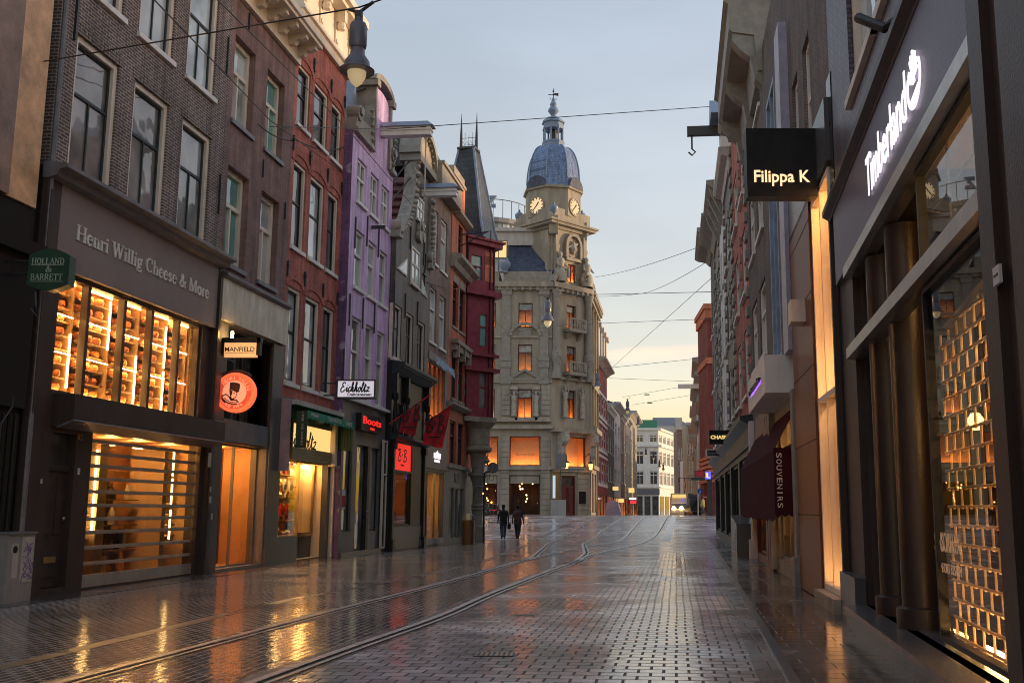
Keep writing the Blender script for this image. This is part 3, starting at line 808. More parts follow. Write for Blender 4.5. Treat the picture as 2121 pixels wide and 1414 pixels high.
sheet('street', M['pave'], lambda d: -400, lambda d: 400, [-60, -20, 0] + rng(2, 150, 1) + [200, 300, 600, 1500], 0)
KX = lambda d: .905 + .109 * d
sheet('right_pavement', M['pave_r'], lambda d: KX(d), lambda d: RX(d) + 1.2, rng(1, 57, 1), .035)
sheet('left_pavement', M['pave_l'], lambda d: LX(d) - .6, lambda d: LX(d) + .85, rng(10, 57, 1), .005)
sheet('gutter', M['band'], lambda d: KX(d) - .34, lambda d: KX(d) - .10, rng(1, 57, 1), .004)
mb = MB()
for d in rng(1, 56, 1):
    a = KX(d) - .09; e = KX(d + .985) - .09
    mb.add([(a, d, zg(d) - .05), (a + .09, d, zg(d) - .05), (e + .09, d + .985, zg(d + 1) - .05), (e, d + .985, zg(d + 1) - .05), (a, d, zg(d) + .032), (a + .09, d, zg(d) + .039), (e + .09, d + .985, zg(d + 1) + .039), (e, d + .985, zg(d + 1) + .032)],
           [(0, 3, 2, 1), (4, 5, 6, 7), (0, 1, 5, 4), (1, 2, 6, 5), (2, 3, 7, 6), (3, 0, 4, 7)])
o = mb.build('right_kerb', M['granite_dark']); o['kind'] = 'structure'


def poly_ground(pts):
    return [gnd(p) for p in pts]


def lerp_line(P):
    """x(d) through ground points sorted by depth, straight beyond the ends"""
    P = sorted(P, key=lambda q: q.y)
    def f(d):
        if d <= P[0].y: a, b = P[0], P[1]
        elif d >= P[-1].y: a, b = P[-2], P[-1]
        else:
            for i in range(len(P) - 1):
                if P[i].y <= d <= P[i + 1].y: a, b = P[i], P[i + 1]; break
        return a.x + (b.x - a.x) * (d - a.y) / max(.01, (b.y - a.y))
    return f


def smooth_line(f, w=1.2):
    return lambda d: sum(f(d + w * k) for k in (-1, -.5, 0, .5, 1)) / 5


r1 = smooth_line(lerp_line(poly_ground([(130, 1413), (405, 1340), (674, 1268), (882, 1216), (1000, 1184), (1100, 1155), (1132, 1127), (1162, 1112), (1200, 1090), (1226, 1076)])))
r2 = smooth_line(lerp_line(poly_ground([(524, 1413), (726, 1340), (908, 1278), (1000, 1235), (1113, 1191), (1189, 1163), (1211, 1146), (1206, 1127), (1245, 1099), (1270, 1084), (1283, 1076)])))
r3 = smooth_line(lerp_line(poly_ground([(1189, 1162), (1226, 1148), (1328, 1125), (1358, 1107), (1370, 1090), (1377, 1077)])))
r4 = smooth_line(lerp_line(poly_ground([(1113, 1153), (1204, 1133), (1279, 1122), (1306, 1099), (1319, 1085), (1328, 1076)])))
RAILS = [('rail', r1, 4, 100, 'worn tram rail nearest the lit left shopfronts, running up to the bridge'), ('rail', r2, 4, 100, 'broad glinting tram rail in the middle of the street, kinked below the bridge'),
         ('rail', r3, 29.5, 150, 'tram rail branching right towards the pale kerb strip on the bridge'), ('rail', r4, 31, 150, 'inner tram rail of the right track curving over the bridge')]
for nm, f, d0, d1, lab in RAILS:
    t = thing('tram_rail', lab, 'tram rail', Vector((f(d0), d0, zg(d0))), 'tram rails set in the street')
    ds = rng(d0, d1, .5)
    for part, off, wd, hh, mt in (('rail_head', 0, .095, .014, 'rail'), ('guard_rail', .15, .055, .013, 'rail'), ('groove', .085, .075, .003, 'black'), ('bedding_strip', .03, .42, .0015, 'band')):
        mb = MB(); V = []
        for d in ds:
            V += [(f(d) + off - wd / 2 - f(d0), d - d0, zg(d) + hh - zg(d0)), (f(d) + off + wd / 2 - f(d0), d - d0, zg(d) + hh - zg(d0))]
        mb.add(V, [(2 * i, 2 * i + 1, 2 * i + 3, 2 * i + 2) for i in range(len(ds) - 1)]); mb.build(part, M[mt], t, smooth=True)
bandf = lerp_line(poly_ground([(0, 1382), (332, 1304), (586, 1244), (830, 1200), (1000, 1163), (1060, 1140), (1110, 1115), (1165, 1090), (1215, 1073)]))
sheet('left_carriageway', M['pave_w'], lambda d: LX(d) + .8, lambda d: max(r2(d) - .2, LX(d) + .9), rng(5, 56, .5), .0006)
sheet('track_edge_band', M['band'], lambda d: bandf(d) - .1, lambda d: bandf(d) + .1, rng(5, 92, .5), .0024)
rstrip = lerp_line(poly_ground([(560, 1500), (1000, 1312), (1094, 1261), (1241, 1165), (1330, 1128), (1377, 1116)]))
kstrip = lerp_line(poly_ground([(1379, 1120), (1386, 1095), (1396, 1071)]))
sheet('pale_kerb_strip', M['asphaltcap'], lambda d: kstrip(d) - .22, lambda d: kstrip(d) + .22, rng(53, 90, 1), .004)
sheet('track_bed', M['bed'], lambda d: max(r1(d), bandf(d)) - .1, lambda d: r3(d) + .6 if d > 55 else max(r2(d), min(r3(d), rstrip(d))) + .5, rng(34, 100, .5), .0008)
# small dark drain grates and hatch covers in the paving
for i, (p, a, b, lab) in enumerate([((1024, 1355), .42, .3, 'iron drain grate in the pavers near the middle of the street'), ((1085, 1273), .3, .25, 'small dark hatch cover beside the middle tram rail'),
                                    ((1060, 1149), .5, .4, 'dark hatch cover between track and left shops'), ((760, 1207), .5, .25, 'drain grate near the left track edge band')]):
    q = gnd(p)
    t = thing('drain_cover', lab, 'drain cover', q + Vector((0, 0, .004)), 'iron covers in the street')
    mb = MB(); mb.box(-a / 2, a / 2, -b / 2, b / 2, 0, .004); mb.build('rim', M['iron'], t)
    mb = MB()
    for k in range(8):
        x = -a / 2 + a * (k + .5) / 8; mb.box(x - a * .035, x + a * .035, -b * .42, b * .42, .004, .009)
    mb.build('grate', M['steel'], t)
# ================================================================== LEFT ROW
def q(k, x, y, off=0, fr=FL): return fr.px(c(k, x, y), off)
def rc(k1, x1, y1, k2, x2, y2, off=0, fr=FL): return fr.rect(c(k1, x1, y1), c(k2, x2, y2), off)


U01 = q('C1', 300, 1000)[0]; U12 = FL.px((466, 332))[0]; U23 = q('C4', 640, 420)[0]; U34 = q('C4', 950, 700)[0]
U45 = q('D2', 485, 560, .3)[0]; U56 = q('D2', 790, 700, .5)[0]; U67 = q('D2', 962, 560, .5)[0]; U7 = q('G2', 545, 500, .5)[0]

# ---- the dark shop at the left edge, travertine above
B = base('stone_shop_house', 'shop with orange veined travertine above a black front, at the left edge', 'shop building', FL, U01, 0, 0)
zt = q('C1', 130, 1265)[1]
u0 = U01 - 7.5
wall(B, u0, U01 - .22, -.3, 15, [(u0 + .8, U01 - 1.2, .3, 2.9)], M['granite_black'], 9)
ut = q('C1', 100, 300)[0]
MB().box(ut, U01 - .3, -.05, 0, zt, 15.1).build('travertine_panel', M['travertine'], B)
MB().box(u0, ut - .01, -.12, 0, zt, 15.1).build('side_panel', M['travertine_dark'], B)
mb = MB(); mb.box(u0, U01 - .24, -.3, 0, q('C2', 100, 300)[1] - .25, q('C2', 100, 300)[1]); mb.box(u0, U01 - .24, -.14, 0, 3.2, q('C2', 100, 300)[1] - .25)
for i in range(9): x = U01 - .35 - i * .16; mb.tube([(x, -.06, .3), (x, -.06, 3.1)], .05, 8)
mb.build('fascia', M['granite_black'], B)
pane(B, (u0 + .8, U01 - 1.2, .3, 2.9), .15, 'clear_dark', 'shop_window', 'blackpaint')
room(B, (u0 + .8, U01 - 1.2, .3, 2.9), 1.5, 'roomdark')
MB().tube([(U01 - .55, -.1, 3.6), (U01 - .6, -.14, 3.2), (U01 - .85, -.14, 2.9), (U01 - .85, -.14, 1.2), (U01 - .8, -.12, .9)], .018, 6).build('cable', M['iron'], B)

# the row goes on towards and behind the viewpoint on both sides
for fr, a, b, lab in ((FL, U01 - 40, u0, 'brown brick house row continuing behind the viewpoint on the left'),):
    Bz = base('brick_house', lab, 'house', fr, a, 0, 0)
    ops = [(a + 1 + k * 3.2, a + 2.4 + k * 3.2, z, z + 2.2) for k in range(12) for z in (5.5, 9, 12) if a + 2.4 + k * 3.2 < b]
    wall(Bz, a, b, -.3, 15, ops, M['brick_umber'], 9, .2)
    for r in ops: window(Bz, r, 'g_mid', 'cream', None, .1, .1, .6)

# ---- dark brick house with the cheese shop
B1 = base('brick_house', 'dark brick house with three large windows a floor over the lit cheese shop', 'house', FL, U01, 0, 0)
lowr = [rc('C1', 488, 185, 'C1', 685, 1225), rc('C1', 843, 490, 'C2', 1005, 215), rc('C1', 1140, 745, 'C2', 1275, 372)]
z0 = sum(r[2] for r in lowr) / 3; z1 = sum(r[3] for r in lowr) / 3
ub = rc('C1', 870, 0, 'C1', 1085, 410)[2]
ub = (ub + rc('C1', 1200, 0, 'C1', 1355, 640)[2] + q('C1', 780, 120)[1]) / 3
cols = [(r[0], r[1]) for r in lowr]
wins = [(a, b, z0, z1) for a, b in cols] + [(a, b, ub, ub + (z1 - z0) * .97) for a, b in cols] + [(a, b, ub + 3.1, ub + 5.6) for a, b in cols]
fz1 = q('C1', 340, 1040)[1]                                   # top of fascia
r_band = rc('C2', 345, 500, 'C2', 1245, 1405); r_band = (q('C2', 345, 900)[0], q('C2', 1250, 1100)[0], q('C2', 325, 1240)[1], q('C2', 450, 500)[1] - .05)
zc0, zc1 = q('C3', 440, 215)[1] + .02, r_band[2]
r_shut = (q('C3', 415, 600)[0], q('C3', 940, 600)[0], .02, q('C3', 440, 215)[1])
r_door = (q('C3', 195, 600)[0] + .15, q('C3', 300, 600)[0] + .25, .1, q('C3', 440, 215)[1] - .1)
wall(B1, U01, U12, fz1 - .02, 15.6, wins, M['brick_dark'], 9, .22)
wall(B1, U01, U12, -.3, fz1 - .02, [r_band, r_shut, r_door], M['taupe_dark'], 9, .3, name='shop_front', top=False)
pan = ['g_brown', 'g_brown', 'g_mid', 'g_curtain', 'g_curtain', 'g_sky', 'g_sky', 'g_sky', 'g_sky']
for i, r in enumerate(wins): window(B1, r, pan[i], 'cream', 'greenblack', w=.12, rec=.12, trans=.62, mull='lower')
mb = MB()
for r in wins: # soldier-course lintels
    a, b, p, h = r
    k = 12
    for i in range(k):
        x0 = a - .1 + (b - a + .2) * i / k; mb.box(x0 + .008, x0 + (b - a + .2) / k - .008, -.012, .0, h, h + .24)
mb.build('lintel', M['brick_dark'], B1)
mb = MB()
for x, z in ((U01 + .42, z1 + .3), (U12 - .25, z0 + 1.6), (U12 - .25, ub + 1.4)): mb.box(x, x + .05, -.05, 0, z - .5, z + .5)
mb.build('wall_anchor', M['iron'], B1)
e0, e1 = U01 - .12, U12 + .02
mb = MB().prof(e0, e1, [(0, fz1 + .02), (-.42, fz1 - .05), (-.46, fz1 - .05), (-.46, fz1 - .12), (-.3, fz1 - .16), (-.26, fz1 - .26), (-.12, fz1 - .3), (0, fz1 - .3)]); mb.build('cornice', M['lead'], B1)
fasc = (U01 + .3, U12 - .2, r_band[3] + .04, fz1 - .3)
MB().box(fasc[0], fasc[1], -.1, 0, fasc[2], fasc[3]).build('fascia_board', M['taupe'], B1)
mb = MB()
for a, b in ((U01 - .1, U01 + .3), (U12 - .2, U12 - .0)):
    mb.box(a, b, -.12, 0, 0, fz1 - .3); mb.box(a + .05, b - .05, -.15, -.12, .3, fz1 - .5); mb.box(a - .02, b + .02, -.17, 0, 0, .35)
mb.build('pilaster', M['taupe_dark'], B1)
# letters stand proud of the fascia
a, b = q('C2', 440, 250)[0], q('C2', 1275, 620)[0]; zb = q('C2', 440, 295)[1]; ze = q('C2', 1270, 655)[1]; zcap = q('C2', 447, 195)[1]
mb = MB(); serif(mb, 'Henri Willig Cheese & More', a, b, (zb + ze) / 2, (zb + ze) / 2 + (zcap - zb) * .95, -.1, .025); mb.build('lettering', M['white'], B1)
# display band: frame, shelves, tubes
bm = MB(); X = [q('C2', v, 1000)[0] for v in (345, 550, 780, 955, 1125, 1250)]
pb, pt = r_band[2], r_band[3]
bm.box(r_band[0], r_band[1], .02, .2, pb, pb + .06); bm.box(r_band[0], r_band[1], .02, .2, pt - .05, pt)
for i, x in enumerate(X):
    hw = .035 if i in (0, 5) else .05
    bm.box(x - hw, x + hw, .06, .2, pb + .06, pt - .05)
bo = bm.build('display_frame', M['taupe_dark'], B1)
MB().quad((r_band[0], .12, pb), (r_band[1], .12, pb), (r_band[1], .12, pt), (r_band[0], .12, pt)).build('pane', M['clear'], bo)
room(B1, r_band, .42, 'roomwarm', y0=.24, name='display_case')
shel = MB(); NS = 8
zs_ = [pb + .1 + (pt - pb - .35) * i / (NS - 1) for i in range(NS)]
for i in range(5):
    for z in zs_: shel.box(X[i] + .09, X[i + 1] - .16, .34, .65, z - .025, z)
shel.build('shelf', M['shelf'], B1)
pil = MB()
for i in range(1, 6): pil.box(X[i] - .13, X[i] - .09, .3, .65, pb, pt)
pil.build('shelf_upright', M['shelf'], B1)
for i, (f0, f1) in enumerate(((.08, .55), (.5, .95), (.06, .52), (.04, .44), None or (0, 0))):
    if f1: MB().tube([(X[i + 1] - .17, .29, pb + (pt - pb) * f0), (X[i + 1] - .17, .29, pb + (pt - pb) * f1)], .02, 8).build('tube_or_fill_lamp', M['e_tube'], B1)
MB().tube([(X[4] - .17, .29, pb + (pt - pb) * .48), (X[4] - .17, .29, pb + (pt - pb) * .9)], .02, 8).build('tube_or_fill_lamp', M['e_tube'], B1)
for i in range(5):
    for z in (pt - .075, pb + .065, pb + (pt - pb) * .36, pb + (pt - pb) * .68): MB().box(X[i] + .1, X[i + 1] - .2, .235, .25, z, z + .014).build('tube_or_fill_lamp', M['e_warm'], B1)  # hidden strips added in each bay to brighten the cheeses
MB().box(X[4] + .1, X[5] - .12, .5, .56, pt - .12, pt - .06).build('tube_or_fill_lamp', M['e_tube'], B1)
ORD = ['first', 'second', 'third', 'fourth', 'fifth', 'sixth', 'seventh', 'eighth', 'ninth', 'tenth', 'eleventh', 'twelfth', 'thirteenth', 'fourteenth', 'fifteenth', 'sixteenth']
ch = MB(); ch.lathe(0, 0, [(.1, 0), (.145, .025), (.165, .085), (.145, .145), (.09, .17)], 18)
proto = None
for i in range(5):
    for j, z in enumerate(reversed(zs_)):
        k = 3 if i < 2 else 2
        wd = X[i + 1] - .2 - X[i] - .1
        for m in range(k):
            if proto is None: proto = ch.build('cheese_wheel', M['cheese'], None, smooth=True); o = proto
            else: o = proto.copy(); COL.objects.link(o)
            s = .9 + R.random() * .15
            k2 = min(1, wd / (k * .345)) * s
            o.matrix_basis = FL.M @ Matrix.Translation((X[i] + .1 + wd * (m + .5) / k, .49 + R.random() * .03, z + .0)) @ Matrix.Diagonal((k2, s, s, 1))
            tag(o, f'orange cheese wheel, {ORD[m]} from left, {ORD[j]} shelf down, {ORD[i]} lit bay', 'cheese', 'cheese wheels on the lit display shelves')
# canopy box
cu0, cu1 = q('C3', 300, 100, .2)[0], q('C3', 1050, 230, .3)[0]
zt_ = q('C3', 350, 40, .2)[1]; zb_ = q('C3', 350, 150, .5)[1]
MB().prof(cu0, cu1, [(0, zt_), (-.42, zt_ - .02), (-.42, zb_), (-.1, zc0 - .02), (0, zc0 - .02)]).build('canopy', M['taupe_dark'], B1)
MB().prof(cu0 + .01, cu1 - .01, [(-.41, zb_ - .004), (-.1, zc0 - .026), (-.1, zc0 - .05), (-.43, zb_ - .03)]).build('canopy_soffit', M['lead'], B1)
# roller shutter with clear slats, lit shop behind
a, b, p, t = r_shut
mb = MB(); zz = [q('C3', 425, y)[1] for y in (255, 315, 375, 437, 500, 566, 632, 697, 770, 847)]
for z in zz: mb.box(a + .05, b - .05, .09, .13, z - .035, z + .035); mb.box(a + .05, b - .05, .075, .09, z - .012, z + .012)
mb.box(a + .02, b - .02, .05, .14, .04, .27)
so_ = mb.build('roller_shutter', M['alu'], B1)
mb = MB()
for i, z in enumerate([t] + zz + [.27]):
    pass
zz2 = [t] + zz + [.27]
gl = MB()
for i in range(len(zz2) - 1): gl.quad((a + .05, .11, zz2[i + 1]), (b - .05, .11, zz2[i + 1]), (b - .05, .11, zz2[i]), (a + .05, .11, zz2[i]))
gl.build('slat', M['clear_dark'], so_)
room(B1, (a, b, .05, t), 1.5, 'roomwarm', y0=.3)
stock(B1, (a + (b - a) * .3, a + (b - a) * .78, .1, t), .9, 1.2, ('cheese', 'roombrown', 'white_card', 'blackpaint'), 34, .1, .32)
ww = b - a
mb = MB(); mb.box(a + ww * .22, a + ww * .29, .4, .9, .1, t - .1); mb.box(a + ww * .8, a + ww * .84, .4, 1.2, .1, t - .1); mb.build('shelf_upright', M['roomcream'], B1)
mb = MB()
for k in range(9):
    z = .9 + k * .24
    if z < t - .1: mb.box(a + .05, a + ww * .22, .5, 1.0, z, z + .03); mb.box(a + ww * .85, b - .03, .5, 1.0, z, z + .03)
for k in range(5): mb.box(a + ww * (.4 + k * .07), a + ww * (.45 + k * .07), 1.2, 1.5, .1, 1.0 + .7 * (k % 2))
mb.build('shelf', M['shelf'], B1)
for fx, f0, f1 in ((.2, .35, .9), (.9, .28, .5), (.9, .52, .74), (.9, .76, .95)):
    MB().tube([(a + ww * fx, .42, t * f0), (a + ww * fx, .42, t * f1)], .022, 8).build('tube_or_fill_lamp', M['e_tube'], B1)
for fx in (.1, .35, .6, .9): MB().box(a + ww * fx - .12, a + ww * fx + .12, .5, .62, t - .16, t - .1).build('spot_lamp', M['e_warm'], B1)
# door 52
a, b, p, t = r_door
mb = MB(); mb.box(a, b, .14, .2, .12, 2.2); mb.box(a + .12, b - .12, .12, .14, .3, .95); mb.box(a + .12, a + .3, .12, .14, 1.05, 2.1); mb.box(b - .3, b - .12, .12, .14, 1.05, 2.1); mb.box(a, b, .1, .2, 2.2, 2.3)
d_ = mb.build('door', M['door_dark'], B1)
MB().box(a + .2, b - .2, .1, .12, .55, .66).build('letter_plate', M['brass'], d_)
MB().lathe(b - .1, .07, [(.01, 1.3), (.035, 1.33), (.035, 1.36), (.01, 1.38)], 10).build('handle', M['steel'], d_)
MB().quad((a + .02, .17, 2.3), (b - .02, .17, 2.3), (b - .02, .17, t), (a + .02, .17, t)).build('pane', M['g_dark'], d_)
mb = MB(); text(mb, '52', *q('C3', 368, 255)[:1], q('C3', 395, 255)[0], q('C3', 370, 255)[1], q('C3', 370, 228)[1], -.002, .006); mb.build('house_number', M['brass'], B1)
MB().tube([(U01 - .04, -.12, .1), (U01 - .04, -.12, 3.0), (U01 - .02, -.1, 3.2), (U01 - .02, -.1, 15)], .05, 8).build('drainpipe', M['lead'], B1)
mb = MB()
for k, (x, y, w, h) in enumerate(((1000, 350, .16, .34), (1004, 490, .07, .12), (1002, 540, .12, .16), (1010, 620, .07, .15), (375, 405, .08, .12), (197, 452, .05, .08))):
    u, z = q('C3', x, y, .17); mb.box(u - w / 2, u + w / 2, -.176, -.171, z - h / 2, z + h / 2)
mb.build('sticker', M['greywhite'], B1)

# ---- brown brick house, grey metal fascia, orange glass entrance
B2 = base('brick_house', 'plain brown brick house with bracketed eaves over a grey metal shop fascia', 'house', FL, U12, 0, 0)
r1_ = [rc('C4', 262, 205, 'C4', 362, 850), rc('C4', 465, 425, 'C4', 547, 1015)]; r2_ = [rc('C4', 225, 1035, 'C5', 335, 372), rc('C4', 430, 1175, 'C5', 535, 465)]
def rows(cols, rs): return [(a, b, sum(r[2] for r in rs) / len(rs), sum(r[3] for r in rs) / len(rs)) for a, b in cols]
cols = [((r1_[i][0] + r2_[i][0]) / 2, (r1_[i][1] + r2_[i][1]) / 2) for i in (0, 1)]
wins = rows(cols, r1_) + rows(cols, r2_)
ztop = q('C4', 640, 330, .0)[1] + .5
zf1, zf0 = q('C5', 185, 385)[1], q('C5', 155, 660)[1]
gfr = (q('C6', 165, 600)[0], q('C6', 470, 600)[0], .06, q('C6', 220, 365)[1])
ufr = (q('C5', 180, 1000)[0], q('C5', 555, 1000)[0], q('C5', 170, 1300)[1], zf0 - .05)
wall(B2, U12, U23, zf1 - .1, ztop, wins, M['brick_brown'], 9, .3)
wall(B2, U12, U23, -.3, zf1 - .1, [gfr, ufr], M['grey'], 9, .45, name='shop_front', top=False)
for i, r in enumerate(wins): window(B2, r, ['g_sky', 'g_teal', 'g_teal', 'g_curtain'][i], 'cream', None, w=.13, rec=.22, trans=.63, mull='lower', sill='lead')
mb = MB().prof(U12, U23 + .02, [(0, zf1 + .12), (-.25, zf1 + .08), (-.25, zf1), (-.1, zf1 - .06), (0, zf1 - .06)]); mb.build('ledge', M['lead'], B2)
MB().box(U12 + .02, U23 - .02, -.14, 0, zf0, zf1 - .06).build('fascia_panel', M['zinc'], B2)
zo = ztop - .35
mb = MB(); mb.box(U12 + .05, U23 + .15, -.75, 0, zo, zo + .12); mb.box(U12 + .03, U23 + .17, -.82, .1, zo + .12, zo + .3); mb.box(U12 + .05, U23 + .1, -.12, 0, zo - .5, zo); mb.build('eaves', M['cream'], B2)
nb = 6
for i in range(nb):
    x = U12 + .4 + (U23 - U12 - .5) * i / (nb - 1)
    MB().add([(x - .1, yy, zz_) for yy, zz_ in ((0, zo), (-.65, zo), (-.65, zo - .12), (-.5, zo - .18), (-.4, zo - .15), (-.3, zo - .3), (-.14, zo - .32), (-.1, zo - .45), (0, zo - .48))] +
             [(x + .1, yy, zz_) for yy, zz_ in ((0, zo), (-.65, zo), (-.65, zo - .12), (-.5, zo - .18), (-.4, zo - .15), (-.3, zo - .3), (-.14, zo - .32), (-.1, zo - .45), (0, zo - .48))],
             [tuple(range(9)), tuple(range(17, 8, -1))] + [(j, j + 9, (j + 1) % 9 + 9, (j + 1) % 9) for j in range(9)]).build('bracket', M['cream'], B2)
mb = MB()
for x, z in ((U12 + .9, wins[0][2] + 3), (U23 - .35, wins[0][2] - 1.3), (U12 + 2.3, wins[0][2] - .6)): mb.box(x, x + .05, -.05, 0, z - .25, z + .25)
mb.build('wall_anchor', M['iron'], B2)
a, b, p, t = ufr
room(B2, ufr, 1.6, 'roomdark', y0=.45, name='upper_room')
MB().box(a + .1, a + (b - a) * .45, .9, 1.0, p, t).build('room_panel', M['wood'], B2)
mb = MB()
for k in range(4): mb.box(a + (b - a) * (.55 + k * .08), a + (b - a) * (.6 + k * .08), .6, .7, p + .1, p + .8)
mb.build('display_card', M['greywhite'], B2)
pane(B2, ufr, .3, 'clear_dark', 'shop_window', 'blackpaint', .05, 2)
a, b, p, t = gfr
room(B2, gfr, 2.6, 'roomwarm', y0=.45)
MB().box(a + (b - a) * .5, b - .05, 1.2, 1.3, .07, t).build('room_panel', M['roombrown'], B2)
MB().box(a + .1, a + (b - a) * .42, .8, 1.4, .07, .75).build('display_plinth', M['roombrown'], B2)
stock(B2, (a + .15, a + (b - a) * .45, .75, 1.5), .9, 1.2, ('black', 'wood', 'blackpaint'), 12, .1, .25, 1)
stock(B2, (a + .2, b - .2, .3, t), 2.3, 2.4, ('wood', 'black', 'cream', 'redcloth'), 30, .1, .28, 6, 'shoe_wall')
for k in range(3):
    MB().lathe(a + (b - a) * (.3 + .2 * k), 1.0, [(.05, t - .14), (.09, t - .05)], 10).build('spot_lamp', M['e_warm'], B2)
MB().box(a + .1, b - .3, 1.9, 2.0, t - .1, t - .05).build('spot_lamp', M['e_warm'], B2)
g_ = pane(B2, (a + .02, b - .02, p, t), .3, 'clear', 'glass_door', 'grey', .04, 2)
mb = MB()
for x in (a + (b - a) * .06, a + (b - a) * .18): mb.tube([(x, .2, .35), (x, .2, t * .93)], .022, 8); mb.tube([(x, .2, .5), (x, .29, .5)], .014, 6); mb.tube([(x, .2, t * .85), (x, .29, t * .85)], .014, 6)
mb.build('door_handle', M['blackpaint'], g_)
mb = MB(); mb.box(q('C6', 470, 700)[0], U23 - .02, -.05, 0, .4, zf0 - .02); mb.box(q('C6', 470, 700)[0] - .03, U23, -.09, 0, -.05, .42); mb.box(U12 + .02, gfr[0], -.05, 0, -.05, zf0 - .02)
mb.build('granite_pier', M['granite_dark'], B2)
MB().box(U12, q('C6', 470, 300)[0], -.06, 0, q('C6', 180, 350)[1], q('C6', 180, 225)[1] - .0).build('spandrel', M['grey'], B2)

# ---- red brick house with the green awning
B3 = base('brick_house', 'red brick house with cream consoled cornice above the green awning of the delicatessen', 'house', FL, U23, 0, 0)
t1 = [rc('C4', 655, 392, 'C4', 733, 850), rc('C4', 760, 490, 'C4', 838, 965), rc('C4', 866, 632, 'C4', 925, 1045)]
t2 = [rc('C4', 635, 1000, 'C5', 700, 225), rc('C4', 738, 1090, 'C5', 826, 320), rc('C4', 845, 1180, 'C5', 918, 372)]
t3 = [rc('C5', 608, 445, 'C5', 700, 1115), rc('C5', 733, 500, 'C5', 800, 1135), rc('C5', 850, 560, 'C5', 900, 1160)]
cols = [(sum(t[i][0] for t in (t1, t2)) / 2, sum(t[i][1] for t in (t1, t2)) / 2) for i in range(3)]
cols = [(max(a, U23 + .12), b) for a, b in cols]
wins = rows(cols, t1) + rows(cols, t2) + rows(cols, t3)
zc_ = q('C4', 950, 490)[1]; zsh = q('C5', 640, 1175)[1]
zt3 = zc_ + 2.3
shopw = (q('C6', 590, 700)[0], q('C6', 890, 700)[0], .1, q('C6', 650, 430)[1])
wall(B3, U23, U34, zsh, zc_ + .05, wins, M['brick_red'], 9, .22)
wall(B3, U23, U34, -.3, zsh, [(U23 + .25, U34 - .35, -.3, q('C6', 660, 262)[1])], M['granite_dark'], 9, .2, name='shop_front', top=False)
gl3 = ['g_dark', 'g_dark', 'g_dark', 'g_dark', 'g_sky', 'g_dark', 'g_sky', 'g_sky', 'g_dark']
for i, r in enumerate(wins): window(B3, r, gl3[i], 'cream', 'blackpaint', w=.1, rec=.12, trans=.55, mull=None)
mb = MB()
for r in wins:
    a, b, p, t = r; m = (a + b) / 2; hw = (b - a) / 2 + .12
    pts = [(m + hw * math.cos(math.radians(an)), t - .05 + .28 * math.sin(math.radians(an))) for an in range(180, -1, -20)]
    pts2 = [(m + (hw + .1) * math.cos(math.radians(an)), t - .0 + .5 * math.sin(math.radians(an))) for an in range(0, 181, 20)]
    mb.prism(pts + pts2, -.03, 0)
mb.build('window_arch', M['brick_red'], B3)
mb = MB()
for r in wins:
    for x in (r[0] - .2, r[1] + .16):
        z = r[3] + .45; mb.box(x, x + .05, -.06, 0, z - .22, z + .22); mb.disc(x + .025, z + .1, .06, -.07, -.03, 8)
mb.build('wall_anchor', M['iron'], B3)
mb = MB()
mb.box(U23 - .02, U34 + .02, -.12, 8.9, zc_, zc_ + .3); mb.box(U23 - .04, U34 + .04, -.22, 0, zc_ + .3, zc_ + .42); mb.box(U23, U34, -.1, 8.8, zc_ + .42, zc_ + 1.7)
mb.box(U23 - .04, U34 + .04, -.55, 0, zc_ + 1.7, zc_ + 1.85); mb.box(U23 - .08, U34 + .08, -.7, 8.9, zc_ + 1.85, zc_ + 2.1)
mb.build('cornice', M['cream'], B3)
for i in range(4):
    x = U23 + .15 + (U34 - U23 - .3) * i / 3
    mb = MB(); mb.box(x - .13, x + .13, -.16, -.1, zc_ + .42, zc_ + 1.7); mb.box(x - .12, x + .12, -.45, -.16, zc_ + 1.3, zc_ + 1.7); mb.lathe(x, -.3, [(.12, zc_ + 1.05), (.16, zc_ + 1.15), (.12, zc_ + 1.3)], 10); mb.disc(x, zc_ + .65, .1, -.2, -.16, 10)
    mb.build('console', M['cream'], B3)
# shopfront
za1, za0 = q('C6', 655, 100, .4)[1], q('C6', 655, 135, .7)[1]
sg = rc('C6', 640, 262, 'C6', 885, 440); sg = (sg[0], q('C6', 890, 300)[0], q('C6', 880, 440)[1], q('C6', 880, 290)[1])
mb = MB(); mb.box(U23 + .02, U23 + .24, -.25, 0, q('C6', 600, 550, .2)[1], zsh - .1); mb.build('side_board', M['pink'], B3)
mb = MB(); mb.box(U34 - .36, U34 - .12, -.2, 0, q('C6', 940, 525, .2)[1], za1); mb.box(U34 - .1, U34 - .02, -.12, 0, 0, za1)
for k in range(4): mb.box(U34 - .34 + k * .055, U34 - .31 + k * .055, -.22, -.2, q('C6', 940, 525, .2)[1], za1 - .1)
mb.build('side_post', M['cream'], B3)
MB().box(U23 + .25, U34 - .12, -.4, 0, za1 - .04, za1 + .1).build('awning_case', M['greywhite'], B3)
so_ = MB().box(sg[0], sg[1], -.04, .08, sg[2], sg[3]).build('shop_sign', M['e_eich'], B3)
mb = MB(); script(mb, 'Eichholtz', q('C6', 615, 330, .04)[0], q('C6', 800, 360, .04)[0], q('C6', 660, 395, .04)[1], q('C6', 660, 280, .04)[1], -.045, .05, .01); mb.build('lettering', M['black'], so_)
mb = MB(); mb.box(sg[0] - .06, sg[1] + .06, -.07, .1, sg[3], sg[3] + .12); mb.box(sg[1], sg[1] + .06, -.07, .1, sg[2], sg[3]); mb.box(sg[0] - .06, sg[0], -.07, .1, sg[2], sg[3]); mb.build('sign_frame', M['wood'], so_)
zr1, zr0 = sg[2], q('C6', 900, 515)[1]
mb = MB()
